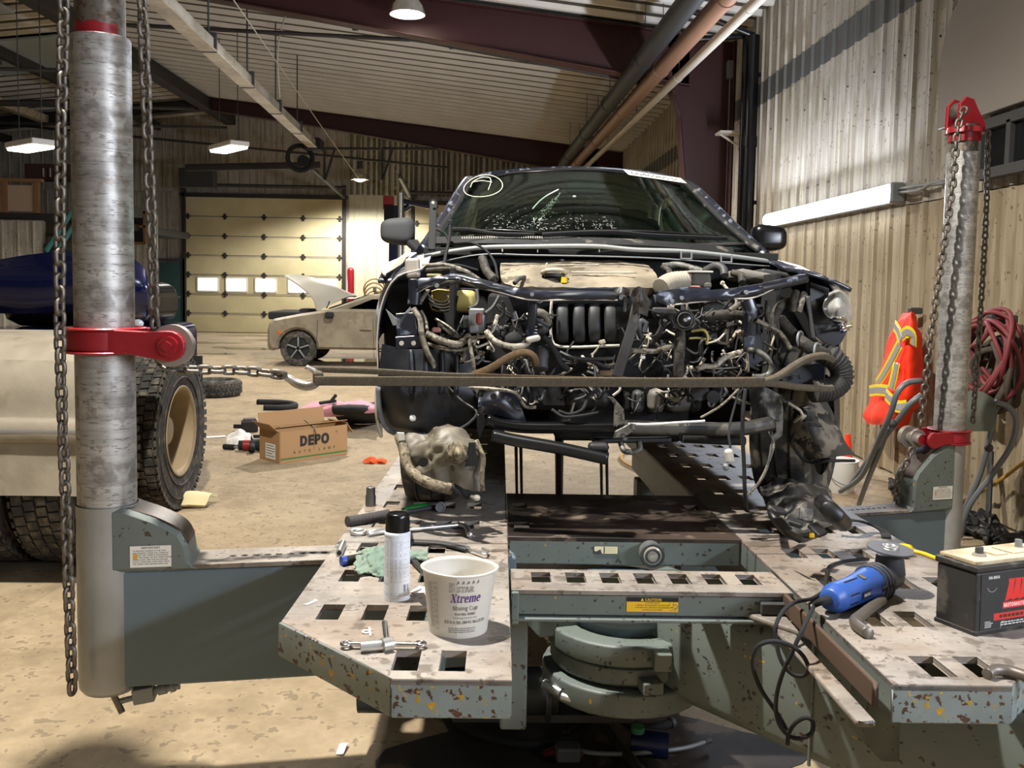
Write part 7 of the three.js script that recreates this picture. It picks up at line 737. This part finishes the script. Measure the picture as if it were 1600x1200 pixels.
  const ol = mt(0xc8c0b8, 0.75, 0, { map: T.oily }), sp_ = thing('oil_patch', 'dark oily wet patch on the floor under the rack', 'oil'); const pts = []; for (let i = 0; i < 40; i++) { const a = i / 40 * 2 * PI, r0 = 1 + 0.16 * Math.sin(a * 3) + 0.12 * Math.sin(a * 5 + 1) + 0.05 * Math.sin(a * 11); pts.push([0.35 + 0.62 * r0 * Math.cos(a), -3.05 + 0.42 * r0 * Math.sin(a)]); } const og = pl(pts.map(([x, z]) => [x, -z]), 0.003, 0); og.rotateX(-PI / 2); part(sp_, 'film', og, ol); sp_.userData.kind = 'stuff';
  const wm = mt(0x5d564a, 0.06); [[-6.2, -25.2, 0.9, 0.35], [-4.9, -23.6, 1.2, 0.5], [-6.6, -22.2, 0.7, 0.3], [-5.2, -20.6, 0.9, 0.35], [-2.9, -18, 1.2, 0.35], [-5.6, -19, 0.5, 0.2]].forEach(([x, z, a, b], i) => { const l = []; for (let j = 0; j < 30; j++) { const f = j / 30 * 2 * PI, r0 = 1 + 0.25 * Math.sin(f * 3 + i) + 0.15 * Math.sin(f * 7 + i * 2); l.push([x + a * r0 * Math.cos(f), -(z + b * r0 * Math.sin(f))]); } const g = pl(l, 0.002, 0); g.rotateX(-PI / 2); const u = thing('puddle', ['wet patch on the floor nearest the overhead door', 'largest wet patch on the floor before the overhead door', 'small wet patch left of the silver car nose', 'wet patch in front of the silver car', 'wet patch under the silver car', 'smallest wet patch on the floor near the truck wheels'][i], 'puddle'); part(u, 'water', g, wm); u.userData.kind = 'stuff'; }); }
// truck at the left
function truckWheel(truck, x, z, lab) {
  const t = new THREE.Group(), R = 0.525; t.name = 'wheel'; t.userData = { label: lab }; t.position.set(x, 0.525, z).sub(truck.position); truck.add(t); const ax = (g) => g.rotateZ(-PI / 2);
  part(t, 'tyre', ax(la([[0.29, 0.12], [0.33, 0.13], [0.42, 0.138], [0.49, 0.13], [0.512, 0.115], [0.515, 0], [0.512, -0.115], [0.49, -0.13], [0.42, -0.138], [0.33, -0.13], [0.29, -0.12]], 60)), mt(0xffffff, 0.9, 0, { map: T.rubber, color: 0xd5cfc6 }));
  const bg = []; for (let i = 0; i < 56; i++) { const a = i / 56 * 2 * PI; for (const [y, w, o] of [[0.088, 0.052, 0], [0.03, 0.05, 0.5], [-0.03, 0.05, 0], [-0.088, 0.052, 0.5]]) { const b = bx(w, 0.016, 0.05, 0, 0, 0, 0.003, 0, 0.12, 0); b.translate(y, R - 0.006, 0); b.rotateX(a + o * 2 * PI / 56); bg.push(b); } for (const s of [-1, 1]) { const b = bx(0.014, 0.05, 0.036, s * 0.126, R - 0.03, 0, 0.003, 0, 0, -s * 0.25); b.rotateX(a); bg.push(b); } } const tr = part(t, 'tread', bg, M.rubber, { stuff: true });
  const rm = mt(0xffffff, 0.75, 0, { map: T.film, color: 0xbfae92 }); part(t, 'rim', ax(la([[0.3, 0.125], [0.305, 0.13], [0.295, 0.134], [0.27, 0.12], [0.262, 0.06], [0.255, -0.02], [0.24, -0.06], [0.15, -0.075], [0.12, -0.05], [0.1, -0.03], [0.001, -0.03]], 48)), rm); part(t, 'hub', ax(la([[0.11, -0.04], [0.1, 0.03], [0.085, 0.045], [0.001, 0.05]], 24)), rm); for (let i = 0; i < 10; i++) { const a = i / 10 * 2 * PI; part(t, 'wheel_nut', ax(cy(0.018, 0.015, 0.04, 0.165 * Math.cos(a), -0.055, 0.165 * Math.sin(a), 6)), M.grey); } for (const r of [0.36, 0.45]) part(t, 'sidewall_ridge', to(r, 0.006, 0.136, 0, 0, 0, PI / 2, 0, 48, 5), M.rubber); return t; }
{ const t = thing('truck', 'heavy truck with a dusty silver fender over twin tyres at the left edge', 'truck', V(-2.9, 0.0, -5.2));
  truckWheel(t, -2.17, -6.2, 'dusty outer tyre with a deep beige rim'); truckWheel(t, -2.23, -5.08, 'outer tyre half behind the tower post'); truckWheel(t, -2.57, -5.08, 'inner twin tyre'); truckWheel(t, -2.57, -6.2, 'inner twin tyre');
  const al = mt(0xc6c3bc, 0.6, 0.15, { map: T.film, ...bump(T.stain, 0.003) }), F = (x, y) => at(x, y, 4.45);
  const x0 = -3.6, x1 = F(122, 700).x + 0.05; const prof = [[F(60, 774).y, 0], [F(60, 692).y, 0.005], [F(60, 688).y, 0.03], [F(60, 672).y, 0.045], [F(60, 657).y, 0.03], [F(60, 652).y, 0.0], [F(60, 600).y, -0.03], [F(60, 560).y, -0.12], [F(60, 540).y, -0.28], [F(60, 532).y, -0.6], [F(60, 532).y - 0.02, -1.0]];
  part(t, 'quarter_fender', quilt(prof.map(([y, z]) => [x0, (x0 + x1) / 2, x1 - 0.1, x1].map((x, i) => [x, y - (i === 3 && z < -0.1 ? 0.02 : 0), -4.45 + z])), 4, 0.012, 0.006, 4, 9), al, WD); part(t, 'fender_trim', rod([x0, F(60, 672).y, -4.42], [x1, F(60, 672).y, -4.42], 0.028, 12), mt(0x8b8a86, 0.4, 0.5), WD); part(t, 'frame_rail', bx(0.1, 0.3, 4.5, -3.3, 0.95, -6.3, 0.01), M.soft, WD); part(t, 'axle', [rod([-3.6, 0.525, -5.08], [-2.4, 0.525, -5.08], 0.09, 16), rod([-3.6, 0.525, -6.2], [-2.4, 0.525, -6.2], 0.09, 16)], M.soft, WD); part(t, 'mud_flap', bx(0.6, 0.75, 0.015, -2.4, 0.6, -6.85, 0.004), M.soft, WD); }
{ // blue car with its bonnet up
  const t = thing('blue_car', 'dark blue car with its bonnet raised behind the left tower', 'car', V(-5.4, 0, -10.5)), P = (x, y, d) => at(x, y, d), d = 9.6; part(t, 'bonnet', quilt([[P(-60, 418, d), P(30, 400, d), P(115, 392, d), P(190, 398, d), P(222, 415, d), P(233, 440, d)], [P(-60, 440, d - 0.1), P(30, 436, d - 0.15), P(115, 432, d - 0.18), P(190, 436, d - 0.15), P(226, 445, d - 0.1), P(235, 460, d)], [P(-60, 470, d), P(30, 470, d - 0.12), P(115, 468, d - 0.15), P(190, 470, d - 0.12), P(226, 474, d - 0.05), P(232, 490, d)], [P(-60, 488, d + 0.2), P(30, 490, d), P(115, 486, d), P(190, 486, d), P(222, 492, d + 0.05), P(228, 500, d + 0.1)]], 6, 0.04), M.blue, WD);
  part(t, 'bumper', bx(2.0, 0.34, 0.3, -5.1, 0.62, -9.75, 0.08), M.gloss, WD); part(t, 'body', [bx(1.9, 0.6, 3.6, -5.1, 0.62, -11.6, 0.12)], M.blue, WD); part(t, 'cabin', bx(1.6, 0.55, 1.9, -5.1, 1.2, -12.2, 0.2), M.gloss, WD); part(t, 'headlamp', [sp(0.06, P(218, 478, 9.7).x, P(218, 505, 9.7).y, -9.65, 1, 0.7, 0.5)], mp(0xcfd6df, 0.1, 0.2), WD); for (const [x, z] of [[-4.25, -10.4], [-5.95, -10.4], [-4.25, -12.8], [-5.95, -12.8]]) { const w = part(t, 'wheel', cy(0.33, 0.33, 0.22, x, 0.33, z, 28, 0, 0, PI / 2), M.rubber, WD); part(w, 'rim', cy(0.2, 0.2, 0.24, x, 0.33, z, 20, 0, 0, PI / 2), M.grey, WD); } }
{ // silver car with raised hood
  const d = 16.5, o = at(465, 570, d), t = thing('silver_car', 'dusty silver sedan with its hood raised in front of the overhead door', 'car', V(o.x + 1.3, 0, -d - 0.85)), L = (x, y) => { const p = at(x, y, d); return [p.x - (o.x + 1.3), p.y]; }, body = mt(0xffffff, 0.45, 0.2, { map: T.film, color: 0xb9b5ac });
  const pr = [L(425, 548), L(419, 535), L(418, 515), L(421, 505), L(428, 498), L(470, 490), L(505, 485)]; const e = L(505, 485); pr.push([e[0] + 0.3, e[1] + 0.03], [e[0] + 3.2, e[1] + 0.02], [e[0] + 3.55, e[1] - 0.1], [e[0] + 3.6, e[1] - 0.5], [e[0] + 3.4, 0.2]); const wx = L(465, 545), r = 0.35, arch = (cx) => { const q = []; for (let i = 0; i <= 10; i++) { const a = i / 10 * PI; q.push([cx + r * Math.cos(a), Math.max(0.2, wx[1] + r * Math.sin(a))]); } return q; };
  pr.push(...arch(wx[0] + 2.7), ...arch(wx[0])); part(t, 'body', pl(pr, 1.7, 0.04).translate(0, 0, -0.85), body); const gh = [[e[0] + 0.05, e[1]], [e[0] + 0.75, L(575, 462)[1]], [e[0] + 1.3, L(590, 460)[1] + 0.02], [e[0] + 2.2, L(590, 460)[1]], [e[0] + 2.9, e[1]]]; part(t, 'roof', pl(gh, 1.4, 0.05).translate(0, 0, -0.7), body); part(t, 'side_window', pl([[e[0] + 0.42, e[1] + 0.03], [e[0] + 0.85, L(575, 466)[1] - 0.02], [e[0] + 1.4, L(590, 464)[1] - 0.03], [e[0] + 1.45, e[1] + 0.03]], 1.5, 0).translate(0, 0, -0.75), M.gloss); part(t, 'side_window', pl([[e[0] + 1.52, e[1] + 0.03], [e[0] + 1.5, L(590, 464)[1] - 0.03], [e[0] + 2.2, L(590, 464)[1] - 0.05], [e[0] + 2.6, e[1] + 0.03]], 1.5, 0).translate(0, 0, -0.75), M.gloss); part(t, 'windscreen', bar([e[0] + 0.06, e[1] + 0.03, 0], [e[0] + 0.74, L(575, 462)[1], 0], 1.3, 0.02), M.gloss);
  for (const dx of [0, 2.7]) for (const z of [0.72, -0.72]) { const w = part(t, 'wheel', put(la([[0.2, -0.09], [0.3, -0.1], [0.32, -0.07], [0.32, 0.07], [0.3, 0.1], [0.2, 0.09]], 36), 0, 0, 0, PI / 2).translate(wx[0] + dx, 0.32, z), M.rubber); part(w, 'rim', cy(0.21, 0.21, 0.1, wx[0] + dx, 0.32, z + Math.sign(z) * 0.02, 24, PI / 2), M.soft); for (let i = 0; i < 5; i++) { const a = i / 5 * 2 * PI + 0.3; part(w, 'spoke', bar([wx[0] + dx + 0.03 * Math.cos(a), 0.32 + 0.03 * Math.sin(a), z + Math.sign(z) * 0.085], [wx[0] + dx + 0.2 * Math.cos(a), 0.32 + 0.2 * Math.sin(a), z + Math.sign(z) * 0.08], 0.03, 0.05, V(0, 0, 1)), M.grey); } }
  const w = (x, y, z) => { const [a, b] = L(x, y); return [a, b, z]; }; part(t, 'hood', quilt([[w(442, 430, 0.7), w(443, 427, 0), w(446, 432, -0.7)], [w(468, 447, 0.74), w(472, 433, 0), w(476, 440, -0.7)], [w(488, 466, 0.74), w(506, 448, 0), w(510, 452, -0.7)], [w(494, 487, 0.72), w(528, 466, 0), w(538, 464, -0.7)]], 5, 0.03), mt(0xaaa598, 0.4)); part(t, 'hood_prop', rod(w(505, 482, 0.5), w(508, 472, 0.4), 0.012), M.soft); part(t, 'engine_bay', [bx(1.1, 0.14, 1.3, wx[0] - 0.02, L(450, 494)[1], 0, 0.03), bx(0.3, 0.12, 0.4, wx[0] + 0.1, L(450, 490)[1] + 0.02, 0.3, 0.03)], M.soft); part(t, 'side_lamp', bx(0.08, 0.05, 0.02, ...w(438, 519, 0.89), 0.005), mt(0xb85a22, 0.4)); part(t, 'door_line', [bar(w(497, 500, 0.892), w(494, 558, 0.892), 0.008, 0.01, V(0, 0, 1)), bar(w(583, 498, 0.892), w(585, 560, 0.892), 0.008, 0.01, V(0, 0, 1))], M.darkgrey); part(t, 'door_handle', bx(0.2, 0.04, 0.04, ...w(572, 514, 0.9), 0.01), body); part(t, 'door_mirror', bx(0.16, 0.12, 0.1, ...w(516, 492, 0.95), 0.04), M.soft); part(t, 'bumper', bx(0.2, 0.3, 1.6, ...w(424, 535, 0), 0.08), body); part(t, 'fog_lamp', bx(0.04, 0.12, 0.2, ...w(417, 528, 0.6), 0.02), M.gloss); }
{ const t = thing('tyre', 'loose tyre lying flat on the floor behind the truck wheels', 'tyre', floorAt(338, 618)); part(t, 'carcass', la([[0.2, 0.02], [0.26, 0.0], [0.31, 0.02], [0.32, 0.06], [0.32, 0.16], [0.31, 0.2], [0.26, 0.22], [0.2, 0.2], [0.19, 0.11], [0.2, 0.02]], 40), M.rubber); const b = []; for (let i = 0; i < 40; i++) for (const y of [0.06, 0.11, 0.16]) { const g = bx(0.014, 0.036, 0.034, 0.322, y, 0, 0.003); g.rotateY(i / 40 * 2 * PI + y); b.push(g); } part(t, 'tread', b, M.rubber, { stuff: true });
  const l = thing('car_lift', 'blue two-post car lift with a red control box far behind the wrecked car', 'car lift', V(at(620, 430, 20.5).x, 0, -20.5)), y = (py) => at(620, py, 20.5).y, w = (px) => at(px, 400, 20.5).x; part(l, 'column', bx(w(634) - w(611), y(322), 0.4, 0, y(322) / 2, 0, 0.02), M.blue, {}); part(l, 'cylinder', rod([w(627) - w(620), 0.6, 0.26], [w(627) - w(620), y(303), 0.26], 0.07, 14), M.silver); part(l, 'arm', [bar([0.1, y(314), 0.1], [w(683) - w(620), y(325), 0.1], 0.14, 0.1), bar([0.1, y(330), 0.1], [w(640) - w(620), y(322), 0.1], 0.1, 0.12)], M.blue); part(l, 'control_box', bx(0.22, 0.3, 0.2, w(607) - w(620), y(318), 0.1, 0.02), M.red); part(l, 'power_unit', bx(0.2, 0.4, 0.25, w(608) - w(620), y(335), 0.1, 0.03), M.soft); part(l, 'foot_plate', bx(0.7, 0.03, 0.8, 0, 0.015, 0, 0.005), M.blue); }
renderer.render(scene, camera);
